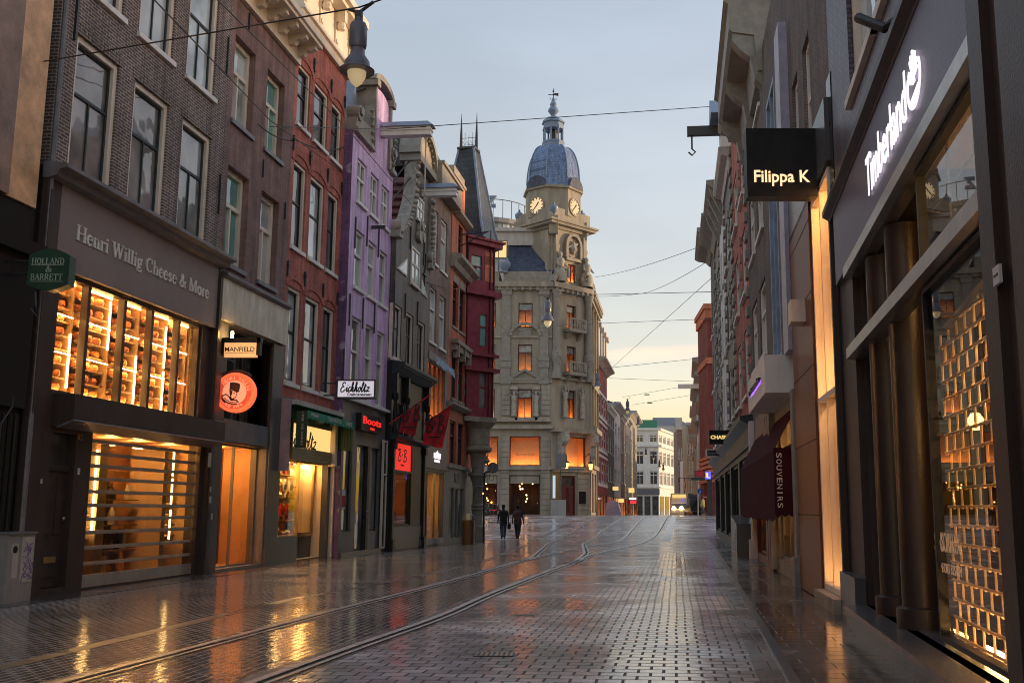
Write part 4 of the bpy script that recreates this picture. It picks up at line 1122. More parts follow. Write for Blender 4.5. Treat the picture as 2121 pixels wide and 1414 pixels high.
for k in range(7):
    z = zr0 + (zr1 - zr0) * k / 7; mb.tube([(sg[0] - .1, -.06, z + .05), (sg[1] + .1, -.06, z + .05)], .05, 8)
mb.build('roller_shutter', M['brassdull'], B3)
a, b = U23 + .25, sg[1] + .02; t = zr0; xs = q('C6', 690, 700)[0]; pw = q('C6', 620, 975)[1]
mb = MB(); mb.box(a, xs, .0, .16, -.1, pw); mb.box(q('C6', 790, 1000)[0], b, .5, .6, -.1, pw + .05); mb.build('stall_riser', M['granite_dark'], B3)
MB().quad((xs, .14, 0), (q('C6', 790, 1000)[0], .52, 0), (q('C6', 790, 1000)[0], .52, pw), (xs, .14, pw)).build('door_panel', M['wood'], B3)
w1 = pane(B3, (a, xs, pw, t), .05, 'clear', 'shop_window', 'brass', .035)
w2 = MB().box(xs - .03, xs + .03, .03, .1, pw, t).box(b - .06, b, .45, .52, pw, t).box(xs, b, .46, .56, pw - .06, pw + .02).build('window_frame', M['brass'], B3)
MB().quad((xs, .08, pw), (b, .5, pw), (b, .5, t), (xs, .08, t)).build('pane', M['clear'], w2)
room(B3, (a - .02, b + .02, .02, t), 1.15, 'roomcream', y0=.2)
for x in (a + .15, xs + .1, b - .45): MB().box(x, x + .35, .62, .75, t - .1, t - .05).build('spot_lamp', M['e_warm'], B3)
mb = MB()
for k in range(6): z = pw + .1 + k * .35; mb.box(a + .05, b - .05, 1.0, 1.33, z - .03, z)
mb.box(a + .04, b - .05, .6, 1.0, pw - .04, pw)
mb.build('shelf', M['shelf'], B3)
PK = [('red', (.55, .03, .03)), ('orange', (.6, .2, .03)), ('white', (.65, .6, .55)), ('green', (.1, .3, .05)), ('yellow', (.6, .42, .05)), ('blue', (.05, .12, .35)), ('dark brown', (.12, .05, .03))]
PM = [mat(f'{nme.replace(" ", "_")}_wrapper', col, .3, var=.35, scale=14) for nme, col in PK]
bag = MB(); bag.add([(-.5, -.25, 0), (.5, -.25, 0), (.5, .25, 0), (-.5, .25, 0), (-.56, -.5, .5), (.56, -.5, .5), (.56, .5, .5), (-.56, .5, .5), (-.5, -.06, 1), (.5, -.06, 1), (.5, .06, 1), (-.5, .06, 1)],
    [(0, 3, 2, 1), (0, 1, 5, 4), (1, 2, 6, 5), (2, 3, 7, 6), (3, 0, 4, 7), (4, 5, 9, 8), (5, 6, 10, 9), (6, 7, 11, 10), (7, 4, 8, 11), (8, 9, 10, 11)])
protos = []
for ci in range(len(PK)):
    protos.append(None)
for k in range(7):
    z = pw + .1 + (k - 1) * .35 if k else pw
    nn = 9
    for m in range(nn):
        ci = R.choice([0, 0, 1, 1, 2, 2, 3, 4, 5, 6])
        if protos[ci] is None: o = bag.build('sweet_bag', PM[ci]); protos[ci] = o
        else: o = protos[ci].copy(); COL.objects.link(o)
        yy = .72 + R.random() * .15 if k == 0 else 1.1 + R.random() * .06
        o.matrix_basis = FL.M @ Matrix.Translation((a + .2 + (b - a - .4) * (m + .5) / nn, yy, z)) @ Matrix.Rotation(R.uniform(-.3, .3), 4, 'Z') @ Matrix.Diagonal((.17, .11, R.uniform(.16, .27) if k else .14, 1))
        row = 'window ledge' if k == 0 else f'{ORD[k - 1]} shelf up'
        tag(o, f'{PK[ci][0]} wrapped sweet bag, {ORD[m]} from left, {row}, delicatessen window', 'sweet bag', 'wrapped goods in the delicatessen window')
hang = pw + .25
for m in range(6):
    ci = [0, 2, 1, 0, 2, 0][m]
    o = protos[ci].copy(); COL.objects.link(o)
    o.matrix_basis = FL.M @ Matrix.Translation((xs + .25 + m * .16, .62, hang + (m % 3) * .75 + .35)) @ Matrix.Diagonal((.22, .1, .34, 1))
    tag(o, f'large {PK[ci][0]} bag hung {ORD[m]} behind the angled delicatessen glass', 'sweet bag', 'wrapped goods in the delicatessen window')
# awning, its own thing: folded green valance with scalloped edge
A = base('awning', 'green folded shop awning with scalloped valance lettered in white', 'awning', FL, U23 + .3, -.7, za1 - .9)
a, b = U23 + .3, U34 - .1
mb = MB(); mb.add([(a, -.1, za1 - .05), (b, -.1, za1 - .05), (b, -.72, za0 + .02), (a, -.72, za0 + .02), (a, -.1, za1 - .07), (b, -.1, za1 - .07), (b, -.71, za0), (a, -.71, za0)], [(0, 1, 2, 3), (7, 6, 5, 4), (0, 4, 5, 1), (3, 2, 6, 7)])
mb.build('awning_top', M['green'], A)
def valance(mb, p0, p1, zt, zb, nsc=14):
    P0, P1 = Vector(p0), Vector(p1); nn = nsc * 4; V = []
    for i in range(nn + 1):
        t = i / nn; p = P0.lerp(P1, t); s = abs(math.sin(PI * t * nsc)); V += [(p.x, p.y, zt), (p.x, p.y, zb - .05 * s + .025)]
    mb.add(V, [(2 * i, 2 * i + 1, 2 * i + 3, 2 * i + 2) for i in range(nn)])
mb = MB(); zv = za0 - .2; valance(mb, (a, -.72, 0), (b, -.72, 0), za0 + .02, zv); vo = mb.build('valance', M['green'], A)
mb = MB()
for s, f in (('WINES', .06), ('CHOCOLATES', .4), ('CHEESE', .8)): text(mb, s, a + (b - a) * f, a + (b - a) * (f + (.3 if len(s) > 7 else .15)), zv + .07, za0 - .02, -.722, .004, .01)
mb.build('lettering', M['white_card'], vo)
mb = MB(); valance(mb, (b + .02, -.7, 0), (b + .02, -.1, 0), za0, za0 - .9, 4)
for k in range(7): yy = -.7 + k * .09; mb.box(b, b + .025, yy, yy + .05, za0 - .95 + .4 * (k / 7), za0 + .02)
mb.box(a - .03, a, -.72, -.4, za0 - 1.05, za0); mb.build('side_curtain', M['greendark'], A)
mb = MB(); s = 'WINES AND SPIRITS'
for i, chh in enumerate(s):
    if chh != ' ': text(mb, chh, -.04, .04, 0, .05, 0, .004)
mb2 = MB()
for i, chh in enumerate(s[::-1]):
    if chh == ' ': continue
    t_ = MB(); text(t_, chh, 0, .02 if chh == 'I' else .05, 0, .06, 0, .004)
    for v in t_.v: pass
    mb2.add([(a - .034 + v[1], -.62 + v[2] * 1.0, za0 - .98 + i * .057 + v[0]) for v in t_.v], t_.f)
mb2.build('lettering', M['white_card'], A)
# ---- purple house: painted brick, neck gable
P4 = .3
B4 = base('gable_house', 'purple painted brick house with white scrolled neck gable and hoist beam', 'house', FL, U34, -P4, 0)
t1 = [rc('D1', 260, 730, 'D1', 325, 1160, P4), rc('D1', 370, 815, 'D1', 430, 1255, P4), rc('D1', 463, 960, 'D1', 515, 1335, P4)]
t2 = [rc('D2', 203, 75, 'D2', 262, 580, P4), rc('D2', 308, 160, 'D2', 352, 655, P4), rc('D2', 398, 240, 'D2', 442, 705, P4)]
t3 = [rc('D2', 180, 750, 'D3', 235, 200, P4), rc('D2', 272, 825, 'D3', 310, 215, P4), rc('D2', 362, 890, 'D3', 395, 235, P4)]
cols = [(sum(t[i][0] for t in (t1, t2)) / 2, sum(t[i][1] for t in (t1, t2)) / 2) for i in range(3)]
zsh = q('D3', 300, 215, P4)[1]; zsd = q('D1', 400, 700, P4)[1]
w1_, w2_, w3_ = rows(cols, t1), rows(cols, t2), rows(cols, t3); w3_ = [(a, b, zsh + .06, t) for a, b, p, t in w3_]
wins = w1_ + w2_ + w3_
s4 = [(q('C6', 970, 700, P4)[0], q('C6', 1028, 700, P4)[0], q('C6', 970, 945, P4)[1], q('C6', 1000, 365, P4)[1]), (q('C6', 1058, 700, P4)[0], q('C6', 1125, 700, P4)[0], .12, q('C6', 1090, 380, P4)[1]), (q('C6', 1150, 700, P4)[0], q('C6', 1205, 700, P4)[0], q('C6', 1150, 940, P4)[1], q('C6', 1180, 400, P4)[1])]
wall(B4, U34, U45, zsh, zsd, wins, M['brick_purple'], 9, .2, y=-P4)
wall(B4, U34, U45, -.3, zsh, s4, M['grey'], 9, .25, y=-P4, name='shop_front', top=False)
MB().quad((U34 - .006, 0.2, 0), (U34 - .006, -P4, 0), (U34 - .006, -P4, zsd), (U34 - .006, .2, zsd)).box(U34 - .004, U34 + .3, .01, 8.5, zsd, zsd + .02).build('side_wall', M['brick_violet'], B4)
for i, r in enumerate(wins): window(B4, r, ['g_mid', 'g_mid', 'g_mid', 'g_curtain', 'g_curtain', 'g_mid', 'g_dark', 'g_mid', 'g_mid'][i], 'white', None, w=.1, rec=.12 - P4 + .0, trans=.58, mull=None if i > 2 else 'both', sproud=P4 + .08)
# gable
um = (U34 + U45) / 2; un0, un1 = q('D1', 375, 700, P4)[0], q('D1', 490, 900, P4)[0]
ztp = q('D1', 450, 170, P4)[1]; zsp = q('D1', 500, 300, P4)[1]
nk = [(un0, zsd), (un1, zsd), (un1, zsp)] + [((un0 + un1) / 2 + (un1 - un0) / 2 * math.cos(math.radians(a)), zsp + (ztp - zsp) * math.sin(math.radians(a))) for a in range(10, 180, 17)] + [(un0, zsp)]
MB().prism(nk, -P4, .3).build('gable', M['brick_purple'], B4)
mb = MB()
mb.box(un0 - .16, un0, -P4 - .1, .3, zsd, zsp + .1); mb.box(un1, un1 + .16, -P4 - .1, .3, zsd, zsp + .1); mb.box(un0 - .32, un0 + .06, -P4 - .2, .4, zsp + .1, zsp + .35); mb.box(un1 - .06, un1 + .32, -P4 - .2, .4, zsp + .1, zsp + .35)
ar = [((un0 + un1) / 2 + ((un1 - un0) / 2 + .26) * math.cos(math.radians(a)), zsp + .3 + (ztp - zsp + .12) * math.sin(math.radians(a))) for a in range(0, 181, 15)]
mb.ribbon(ar, .22, -P4 - .14, .3)
for s, ua, ub_ in ((1, U34, un0 - .22), (-1, U45, un1 + .22)):
    mb.box(min(ua, ub_), max(ua, ub_), -P4 - .16, .3, zsd - .05, zsd + .12)
    L_ = abs(ub_ - ua); e = ua if s > 0 else ua
    pts = [(ua + s * .05, zsd + .12), (ua + s * L_, zsd + .12), (ua + s * L_, zsd + 1.75), (ua + s * (L_ - .14), zsd + 1.2), (ua + s * (L_ - .3), zsd + .75), (ua + s * .55, zsd + .6), (ua + s * .1, zsd + .5)]
    mb.prism(pts if s > 0 else pts[::-1], -P4 - .08, 0)
    mb.disc(ua + s * .36, zsd + .72, .28, -P4 - .14, -.0, 18); mb.disc(ua + s * .36, zsd + .78, .16, -P4 - .22, -P4 - .16, 12)
    for k in range(5): mb.lathe(ua + s * (L_ - .22 - .05 * k), -P4 - .12, [(.02, zsd + .3 + .26 * k - .1), (.1, zsd + .3 + .26 * k), (.02, zsd + .3 + .26 * k + .1)], 8)
mb.build('gable_trim', M['stone_pale'], B4, smooth=False)
mb = MB(); mb.prism([(U34 + .1, zsd), (U45 - .1, zsd), (um, zsd + 3.2)], .3, 9); mb.build('roof', M['metal_blue'], B4)
def hoist(root, u, z, P, L=1.6, w=.36, h=.34):
    mb = MB(); mb.box(u - w / 2, u + w / 2, -P - L, -P, z, z + h); mb.box(u - w / 2 - .04, u + w / 2 + .04, -P - L - .03, -P, z + h * .55, z + h * .7)
    o = mb.build('hoist_beam', M['white'], root)
    MB().add([(u - w * .75, -P - L - .12, z + h), (u + w * .75, -P - L - .12, z + h), (u + w * .75, -P, z + h), (u - w * .75, -P, z + h), (u, -P - L + .15, z + h + .26), (u, -P, z + h + .26)], [(0, 1, 4), (1, 2, 5, 4), (3, 0, 4, 5), (0, 3, 2, 1), (2, 3, 5)]).build('hoist_roof', M['metal_blue'], o)
    return o
hz = q('D1', 430, 520, P4)[1]
h_ = hoist(B4, (un0 + un1) / 2 + .1, hz, P4, 1.9)
mb = MB(); uh = (un0 + un1) / 2 + .1; mb.tube([(uh, -P4 - 1.7, hz), (uh, -P4 - 1.7, hz - 2.3), (uh + .03, -P4 - 1.68, hz - 2.42), (uh + .02, -P4 - 1.78, hz - 2.46), (uh, -P4 - 1.82, hz - 2.38)], .028, 6); mb.build('hook', M['greywhite'], h_)
mb = MB()
mb.tube([(un0 - .2, 0, zsp), (un0 - 1.2, 2.2, zsd + 1.2)], .03, 6); mb.tube([(un0 - .1, 0, zsp - .8), (un0 - .8, 1.4, zsd + 1.75)], .025, 6)
for x, y in ((210, 120), (305, 110), (395, 200), (115, 1170), (165, 730), (270, 760), (362, 800)):
    u, z = q('D2', x, y, P4); mb.box(u - .03, u + .03, -P4 - .05, -P4, z - .55, z + .55)
u, z = q('D2', 345, 80, P4); mb.box(u - .06, u + .06, -P4 - .5, -P4, z - .05, z + .05)
mb.build('ironwork', M['iron'], B4)
MB().prof(U34, U45, [(-P4, zsh + .06), (-P4 - .18, zsh + .02), (-P4 - .18, zsh - .08), (-P4, zsh - .08)]).build('ledge', M['white'], B4)
room(B4, (s4[0][0], s4[2][1], .12, s4[1][3]), 1.2, 'roomdark', y0=.1)
for r in s4: pane(B4, r, -P4 + .12, 'g_mid', 'glass_door' if r is s4[1] else 'shop_window', 'blackpaint', .06)
mb = MB(); x = s4[1][1]; mb.box(x, x + .25, -P4 - .03, -P4 + .1, .1, s4[1][3]); mb.build('door_post', M['blackpaint'], B4)
MB().tube([(x + .05, -P4 - .03, 1.0), (x + .05, -P4 - .12, 1.03), (x + .05, -P4 - .12, 1.42), (x + .05, -P4 - .03, 1.45)], .016, 6).build('door_handle', M['steel'], B4)
MB().box(U34, U45, -P4 - .12, -P4, -.2, .13).build('step', M['granite_dark'], B4)
r = rc('C6', 978, 670, 'C6', 1005, 800, P4)
MB().box(r[0], r[1], -P4 + .09, -P4 + .11, r[2], r[3]).build('poster', M['white_card'], B4)
mb = MB(); mb.box(r[0] + .03, r[1] - .03, -P4 + .083, -P4 + .09, r[2] + .08, r[2] + .45); mb.build('poster_print', M['redcloth'], B4)
# Boots box sign
s_ = rc('C6', 1065, 170, 'C6', 1190, 315, P4)
T = base('shop_sign', 'dark box sign with glowing red letters on the grey shopfront under the purple house', 'shop sign', FL, (s_[0] + s_[1]) / 2, -P4 - .02, s_[2])
MB().box(s_[0] - .06, s_[1], -P4 - .2, -P4 - .005, s_[2], s_[3]).build('sign_box', M['blackpaint'], T)
mb = MB(); text(mb, 'Boots', s_[0] + .1, s_[1] - .1, s_[2] + (s_[3] - s_[2]) * .4, s_[2] + (s_[3] - s_[2]) * .84, -P4 - .2, .02, .02); mb.build('lettering', M['e_red'], T)
mb = MB(); m = (s_[0] + s_[1]) / 2; mb.box(m - .22, m + .26, -P4 - .215, -P4 - .2, s_[2] + (s_[3] - s_[2]) * .12, s_[2] + (s_[3] - s_[2]) * .27); mb.build('red_plate', M['e_red'], T)

# ---- dark neck gable house with red shop
P5 = .5
B5 = base('gable_house', 'sooty brick gable house with carved white curling gable edges, over the red lit shop', 'house', FL, U45, -P5, 0)
t3 = [rc('D2', 523, 690, 'D2', 572, 1145, P5), rc('D2', 620, 742, 'D2', 665, 1190, P5), rc('D2', 710, 800, 'D2', 757, 1235, P5)]
ua, ub_ = q('D2', 515, 700, P5)[0], q('D2', 790, 700, P5)[0]
zsh0 = q('D2', 470, 1150, P5)[1]; zsh1 = q('D3', 440, 440, P5)[1]
wins = rows([(r[0], r[1]) for r in t3], t3)
zw = q('D2', 515, 560, P5)[1]
zsh0 = wins[0][2] - .12
cw = rc('D2', 655, 222, 'D2', 712, 570, P5); cw = (cw[0], cw[1], cw[2], cw[3])
wall(B5, U45 + .05, U56, zsh0, zw, wins, M['brick_soot'], 9, .2, y=-P5)
for i, r in enumerate(wins): window(B5, r, ['g_sky', 'g_dark', 'g_dark'][i], 'cream', 'blackpaint', w=.1, rec=.12 - P5, trans=.6, mull='both', sproud=P5 + .07, sill='cream')
zl, zr_ = q('D1', 545, 1380, P5)[1], q('D2', 800, 330, P5)[1]
zn = q('D1', 690, 700, P5)[1]; zp = q('D1', 800, 585, P5)[1]
nl, nr = q('D1', 720, 900, P5)[0], q('D1', 855, 900, P5)[0]
gm = (nl + nr) / 2
E0, E1 = U45 + .05, U56
zsr = zw + 2.3
Lc = [(E0, zsr), (E0 + (nl - E0) * .45, zsr + .55), (E0 + (nl - E0) * .75, zsr + 1.35), (nl - .05, zsr + 2.4), (nl, zn)]
Rc = [(E1 - (p[0] - E0) * (E1 - nr) / max(.01, nl - E0), p[1]) for p in Lc]
out = [(E0, zw), (E1, zw), (E1, zsr)] + Rc[1:] + Lc[::-1][:-1] + [(E0, zsr)]
MB().prism(out, -P5, -P5 + .4).build('gable', M['brick_soot'], B5)
mb = MB()
for side in (Lc, Rc):
    pts = spline(side, 4)
    mb.ribbon(pts, .24, -P5 - .1, -P5 + .4)
    for k, pt in enumerate(pts):
        rr_ = R.uniform(.1, .16); mb.lathe(pt[0], -P5 - .15, [(.02, pt[1] - rr_), (rr_ * .8, pt[1] - rr_ * .5), (rr_, pt[1]), (rr_ * .7, pt[1] + rr_ * .6), (.02, pt[1] + rr_)], 8)
    mb.box(pts[0][0] - .25, pts[0][0] + .25, -P5 - .2, -P5 + .5, zsr - .25, zsr)
    mb.disc(pts[0][0] + (.12 if side is Lc else -.12), zsr + .25, .27, -P5 - .2, -P5 + .3, 12)
mb.build('gable_ornament', M['ornament'], B5, smooth=True)
mb = MB(); mb.box(nl - .2, nr + .2, -P5 - .3, -P5 + .6, zn, zn + .3)
hw = (nr - nl) / 2 + .2
outer = [(gm + hw * math.cos(math.radians(a)), zn + .3 + (zp - zn) * math.sin(math.radians(a))) for a in range(0, 181, 12)]
mb.ribbon(outer, .24, -P5 - .3, -P5 + .6)
for a in range(12, 175, 14): mb.box(gm + (hw - .2) * math.cos(math.radians(a)) - .04, gm + (hw - .2) * math.cos(math.radians(a)) + .04, -P5 - .2, -P5 - .1, zn + .3 + (zp - zn - .2) * math.sin(math.radians(a)) - .04, zn + .3 + (zp - zn - .2) * math.sin(math.radians(a)) + .04)
mb.build('pediment', M['stone_pale'], B5)
MB().prism([(gm - hw + .1, zn + .3)] + [(gm + (hw - .1) * math.cos(math.radians(a)), zn + .3 + (zp - zn - .1) * math.sin(math.radians(a))) for a in range(180, -1, -15)], -P5 - .08, -P5 + .3).build('tympanum', M['stone_dark'], B5)
# attic windows sit in the gable field
def surf_win(root, r, P, g='g_mid', fm='white', mull='both', trans=.55, w=.09):
    mb = MB(); frame_bars(mb, r, w, -P - .05, -P + .02, trans, mull); o = mb.build('window', M[fm], root)
    MB().quad((r[0], -P - .012, r[2]), (r[1], -P - .012, r[2]), (r[1], -P - .012, r[3]), (r[0], -P - .012, r[3])).build('pane', M[g], o)
    MB().box(r[0] - .06, r[1] + .06, -P - .12, -P, r[2] - .09, r[2] + .003).build('sill', M[fm], o)
surf_win(B5, cw, P5, 'g_sky', 'cream'); 
aw = rc('D1', 738, 1022, 'D1', 790, 1280, P5); surf_win(B5, aw, P5, 'g_curtain', 'white')
for s, (x0, y0, x1, y1) in ((1, (543, 255, 615, 470)), (-1, (735, 490, 778, 640))):
    r = rc('D2', x0, y0, 'D2', x1, y1, P5)
    tri = [(r[0], r[2]), (r[1], r[2]), (r[1], r[3])] if s > 0 else [(r[0], r[2]), (r[1], r[2]), (r[0], r[3])]
    o = MB().prism(tri, -P5 - .05, -P5 + .02).build('side_window', M['cream'], B5)
    cxx, czz = sum(p[0] for p in tri) / 3, sum(p[1] for p in tri) / 3
    MB().prism([(cxx + (p[0] - cxx) * .72, czz + (p[1] - czz) * .76) for p in tri], -P5 - .056, -P5 - .05).build('pane', M['g_sky'], o)
u, z = q('D2', 720, 110, P5); mb = MB(); mb.disc(u, z, .4, -P5 - .12, -P5, 12, .55); mb.disc(u - .3, z - .3, .22, -P5 - .16, -P5, 10); mb.disc(u + .35, z - .2, .22, -P5 - .16, -P5, 10); mb.disc(u, z + .2, .2, -P5 - .2, -P5, 10)
mb.build('carved_shield', M['ornament'], B5)
hoist(B5, gm + .05, q('D1', 775, 1028, P5)[1], P5, 1.5)
mb = MB(); mb.prism([(E0, zw), (E1, zw), (gm, zn - .2)], -P5 + .4, 9)
mb.build('roof', M['tile'], B5)
mb = MB()
for i in range(14):
    t = i / 14; a0, b0 = E0 - .02 + (gm - E0) * t, zw + (zn - .2 - zw) * t
    mb.tube([(a0 - .03, -P5 + .42, b0 + .03), (a0 - .03, 6, b0 + .03)], .09, 6)
mb.build('roof_tiles', M['tile'], B5)
mb = MB(); mb.box(gm - 1.4, gm - .5, 1.5, 2.3, zn - 1.5, zn + .3); mb.tube([(gm - 1.1, 1.9, zn + .3), (gm - 1.1, 1.9, zn + .6)], .1, 8); mb.tube([(gm - .8, 1.9, zn + .3), (gm - .8, 1.9, zn + .55)], .09, 8)
mb.build('chimney', M['iron'], B5)
mb = MB(); mb.tube([(nl, -P5 + .1, zn + .2), (E0 - .4, 1.0, zw + 2.4)], .03, 6); mb.tube([(nl, -P5 + .1, zn - .6), (E0 - .2, .8, zw + 2)], .03, 6)
for x, y in ((650, 160), (755, 290), (765, 380), (520, 600), (608, 700), (705, 760)):
    u, z = q('D2', x, y, P5); mb.box(u - .03, u + .03, -P5 - .05, -P5, z - .5, z + .5)
u, z = q('D2', 760, 500, P5); mb.box(u - .03, u + .03, -P5 - .05, -P5, z - .7, z + .5); mb.box(u - .35, u + .3, -P5 - .08, -P5 - .03, z + .2, z + .26)
mb.build('ironwork', M['iron'], B5)
# black timber shopfront, two storeys
sa = rc('D3', 490, 727, 'D3', 640, 1140, P5); sr = (q('D3', 500, 600, P5)[0], q('D3', 645, 600, P5)[0], q('D3', 500, 712, P5)[1] , q('D3', 500, 500, P5)[1])
sa = (sr[0], sr[1], sa[2], sr[2] - .08)
dl = (q('D3', 432, 900, P5)[0], q('D3', 462, 900, P5)[0], .1, sr[3])
uw_ = [rc('D3', 512, 120, 'D3', 575, 370, P5), rc('D3', 600, 150, 'D3', 655, 400, P5)]
zcor = zsh1
uw_ = [(a, b, zcor + .15, zcor + .15 + (uw_[0][3] - uw_[0][2])) for a, b, _, _ in uw_]
wall(B5, U45 + .05, U56, -.3, zsh0, [sa, sr, dl] + uw_, M['blackpaint'], 9, .25, y=-P5, name='shop_front', top=False)
MB().prof(U45, U56 + .04, [(-P5, zsh0 + .02), (-P5 - .5, zsh0 - .05), (-P5 - .5, zsh0 - .16), (-P5 - .35, zsh0 - .3), (-P5 - .1, zsh0 - .5), (-P5, zsh0 - .5)]).build('cornice', M['greenblack'], B5)
mb = MB()
for k in range(22): x = U45 + .1 + (U56 - U45 - .2) * k / 21; mb.box(x - .04, x + .04, -P5 - .42, -P5 - .3, zsh0 - .3, zsh0 - .16)
mb.build('dentil_course', M['greenblack'], B5)
MB().prof(U45 + .02, U56 + .02, [(-P5, zcor + .1), (-P5 - .3, zcor + .05), (-P5 - .3, zcor - .06), (-P5 - .12, zcor - .16), (-P5, zcor - .16)]).build('ledge', M['greenblack'], B5)
for r in uw_:
    pane(B5, r, -P5 + .1, 'g_dark', 'upper_window', 'blackpaint', .07, 2, .7)
mb = MB()
for x in (U45 + .15, uw_[0][1] + .12, U56 - .15):
    mb.lathe(x, -P5 - .12, [(.1, zcor + .1), (.1, zcor + .3), (.06, zcor + .4), (.09, zcor + .9), (.06, zcor + 1.3), (.12, zcor + 1.4), (.12, zcor + 1.6)], 10)
    mb.box(x - .12, x + .12, -P5 - .2, -P5, zcor + 1.6, zsh0 - .45)
mb.build('turned_column', M['blackpaint'], B5, smooth=True)
mb = MB()
for x in (sa[0] - .14, U56 - .2):
    mb.box(x - .1, x + .12, -P5 - .1, -P5, .05, zcor - .16); mb.box(x - .14, x + .16, -P5 - .16, -P5, -.1, .4); mb.box(x - .14, x + .16, -P5 - .16, -P5, zcor - .5, zcor - .2)
mb.build('pilaster', M['blackpaint'], B5)
room(B5, (sa[0], sa[1], sa[2], sa[3]), 1.6, 'roomwarm', y0=-P5 + .25)
o = pane(B5, sa, -P5 + .1, 'clear', 'shop_window', 'blackpaint', .05)
MB().box(sa[0] + .1, sa[0] + .45, .35, .45, sa[2] + .5, sa[2] + 1.7).build('lit_panel', M['e_tube'] if False else emit('yellow_panel', (1, .6, .1), 2 * W), B5)
stock(B5, (sa[0], sa[1], sa[2] + .05, sa[3]), .5, .8, ('redcloth', 'cream', 'green', 'wood', 'brass'), 26, .1, .25, 3)
for k in range(2): MB().box(sa[0] + .3 + k * .7, sa[0] + .5 + k * .7, .2, .3, sa[3] - .12, sa[3] - .06).build('spot_lamp', M['e_orange'], B5)
mb = MB()
for k in range(7):
    x = sa[0] + .15 + k * (sa[1] - sa[0] - .3) / 6; h = R.uniform(.15, .5); mb.lathe(x, .1 + (k % 2) * .2, [(.07, sa[2]), (.08, sa[2] + h * .7), (.03, sa[2] + h), (.03, sa[2] + h + .05)], 8)
mb.box(sa[0], sa[1], -.15, .6, sa[2] - .02, sa[2]); mb.build('window_display', M['roombrown'], B5)
so_ = MB().box(sr[0], sr[1], -P5 + .04, -P5 + .12, sr[2], sr[3]).build('lit_sign', M['e_red'], B5)
mb = MB(); bbrush(mb, sr[0] + (sr[1] - sr[0]) * .28, sr[0] + (sr[1] - sr[0]) * .75, sr[2] + .35, sr[3] - .2, -P5 + .04, .05); mb.box(sr[0] + (sr[1] - sr[0]) * .45, sr[0] + (sr[1] - sr[0]) * .62, -P5 + .036, -P5 + .04, sr[2] + .18, sr[2] + .24); mb.build('lettering', M['black'], so_)
room(B5, dl, .8, 'roomwarm', y0=-P5 + .25); MB().box(dl[0] + .02, dl[1] - .02, .1, .16, dl[3] - .3, dl[3] - .2).build('spot_lamp', M['e_orange'], B5)
pane(B5, dl, -P5 + .1, 'clear', 'side_door', 'cream', .07, None, .68)
MB().box(sa[0] - .02, U56 - .3, -P5 - .02, -P5, 0, sa[2] - .05).build('stall_riser', M['granite_dark'], B5)

# ---- narrow brown house with white side of the cornice
P6 = .5
B6 = base('brick_house', 'narrow brown brick house with white boxed eaves and orange lit first floor', 'house', FL, U56, -P6, 0)
t1 = [rc('D2', 818, -20, 'D2', 857, 390, P6), rc('D1', 945, 1205, 'D2', 935, 452, P6)]; t2 = [rc('D2', 812, 545, 'D2', 855, 1010, P6), rc('D2', 882, 600, 'D2', 922, 1062, P6)]
cols = [((t1[i][0] + t2[i][0]) / 2, (t1[i][1] + t2[i][1]) / 2) for i in (0, 1)]
w1_ = rows(cols, t1); w2_ = rows(cols, t2)
w1_ = [(a, b, p, p + (w2_[0][3] - w2_[0][2])) for a, b, p, t in w1_]
zt6 = q('D1', 1040, 1190, P6)[1] + .1
zf6 = q('D2', 800, 1085, P6)[1]; zf6 = w2_[0][2] - .5
of = (q('D2', 785, 1300, P6)[0], q('D2', 925, 1300, P6)[0], q('D3', 760, 312, P6)[1], zf6 - .35)
gs = (q('D3', 708, 1000, P6)[0], q('D3', 888, 1000, P6)[0], .1, q('D3', 710, 715, P6)[1])
wall(B6, U56, U67, zf6, zt6, w1_ + w2_, M['brick_umber'], 9, .2, y=-P6)
wall(B6, U56, U67, -.3, zf6, [of, gs], M['grey'], 9, .25, y=-P6, name='shop_front', top=False)
for i, r in enumerate(w1_ + w2_): window(B6, r, 'g_curtain' if i % 2 else 'g_sky', 'white', None, w=.09, rec=.12 - P6, trans=.62, mull=None, sproud=P6 + .07)
zt7 = q('D1', 890, 690, P6)[1]
# deep white eaves box seen from its end, with a sloping roof edge behind
mb = MB(); mb.box(U56 - .0, U67 - .05, -P6 - .5, -P6 + .1, zt6, zt6 + .95); mb.box(U56 - .02, U67 - .03, -P6 - .6, -P6 + .2, zt6 + .95, zt6 + 1.1); mb.build('cornice', M['stone_pale'], B6)
MB().prism([(U56, zt6 + .9), (U67, zt6 + .9), (U67 - .6, zt6 + 1.9), (U56, zt6 + 2.2)], -P6 + .2, 8).build('roof', M['slate_dark'], B6)
lit_window(B6, of, 'grey', .1 - P6, .06, None, 'blind', 'e_orange', .06, .6, 4)
mb = MB(); mb.box(of[0], of[1], -P6 - .06, -P6, of[3] + .05, of[3] + .4); mb.build('fascia_panel', M['grey'], B6)
fa = (U56 + .02, U67 - .02, gs[3] + .12, q('D3', 715, 505, P6)[1])
MB().box(fa[0], fa[1], -P6 - .08, -P6, fa[2], fa[3]).build('fascia_board', M['taupe'], B6)
mb = MB(); um = (fa[0] + fa[1]) / 2; text(mb, 'not later', um - .75, um + .55, fa[2] + (fa[3] - fa[2]) * .45, fa[2] + (fa[3] - fa[2]) * .8, -P6 - .08, .03, .02); mb.box(um - .7, um + .5, -P6 - .09, -P6 - .08, fa[2] + .52, fa[2] + .55); text(mb, 'AMSTERDAM NL', um - .65, um + .45, fa[2] + .3, fa[2] + .42, -P6 - .08, .012, .02); mb.build('lettering', M['e_white'], B6)
room(B6, gs, 1.8, 'roomcream', y0=-P6 + .25)
stock(B6, gs, .6, .9, ('wood', 'black', 'cream', 'redcloth'), 30, .12, .4, 4)
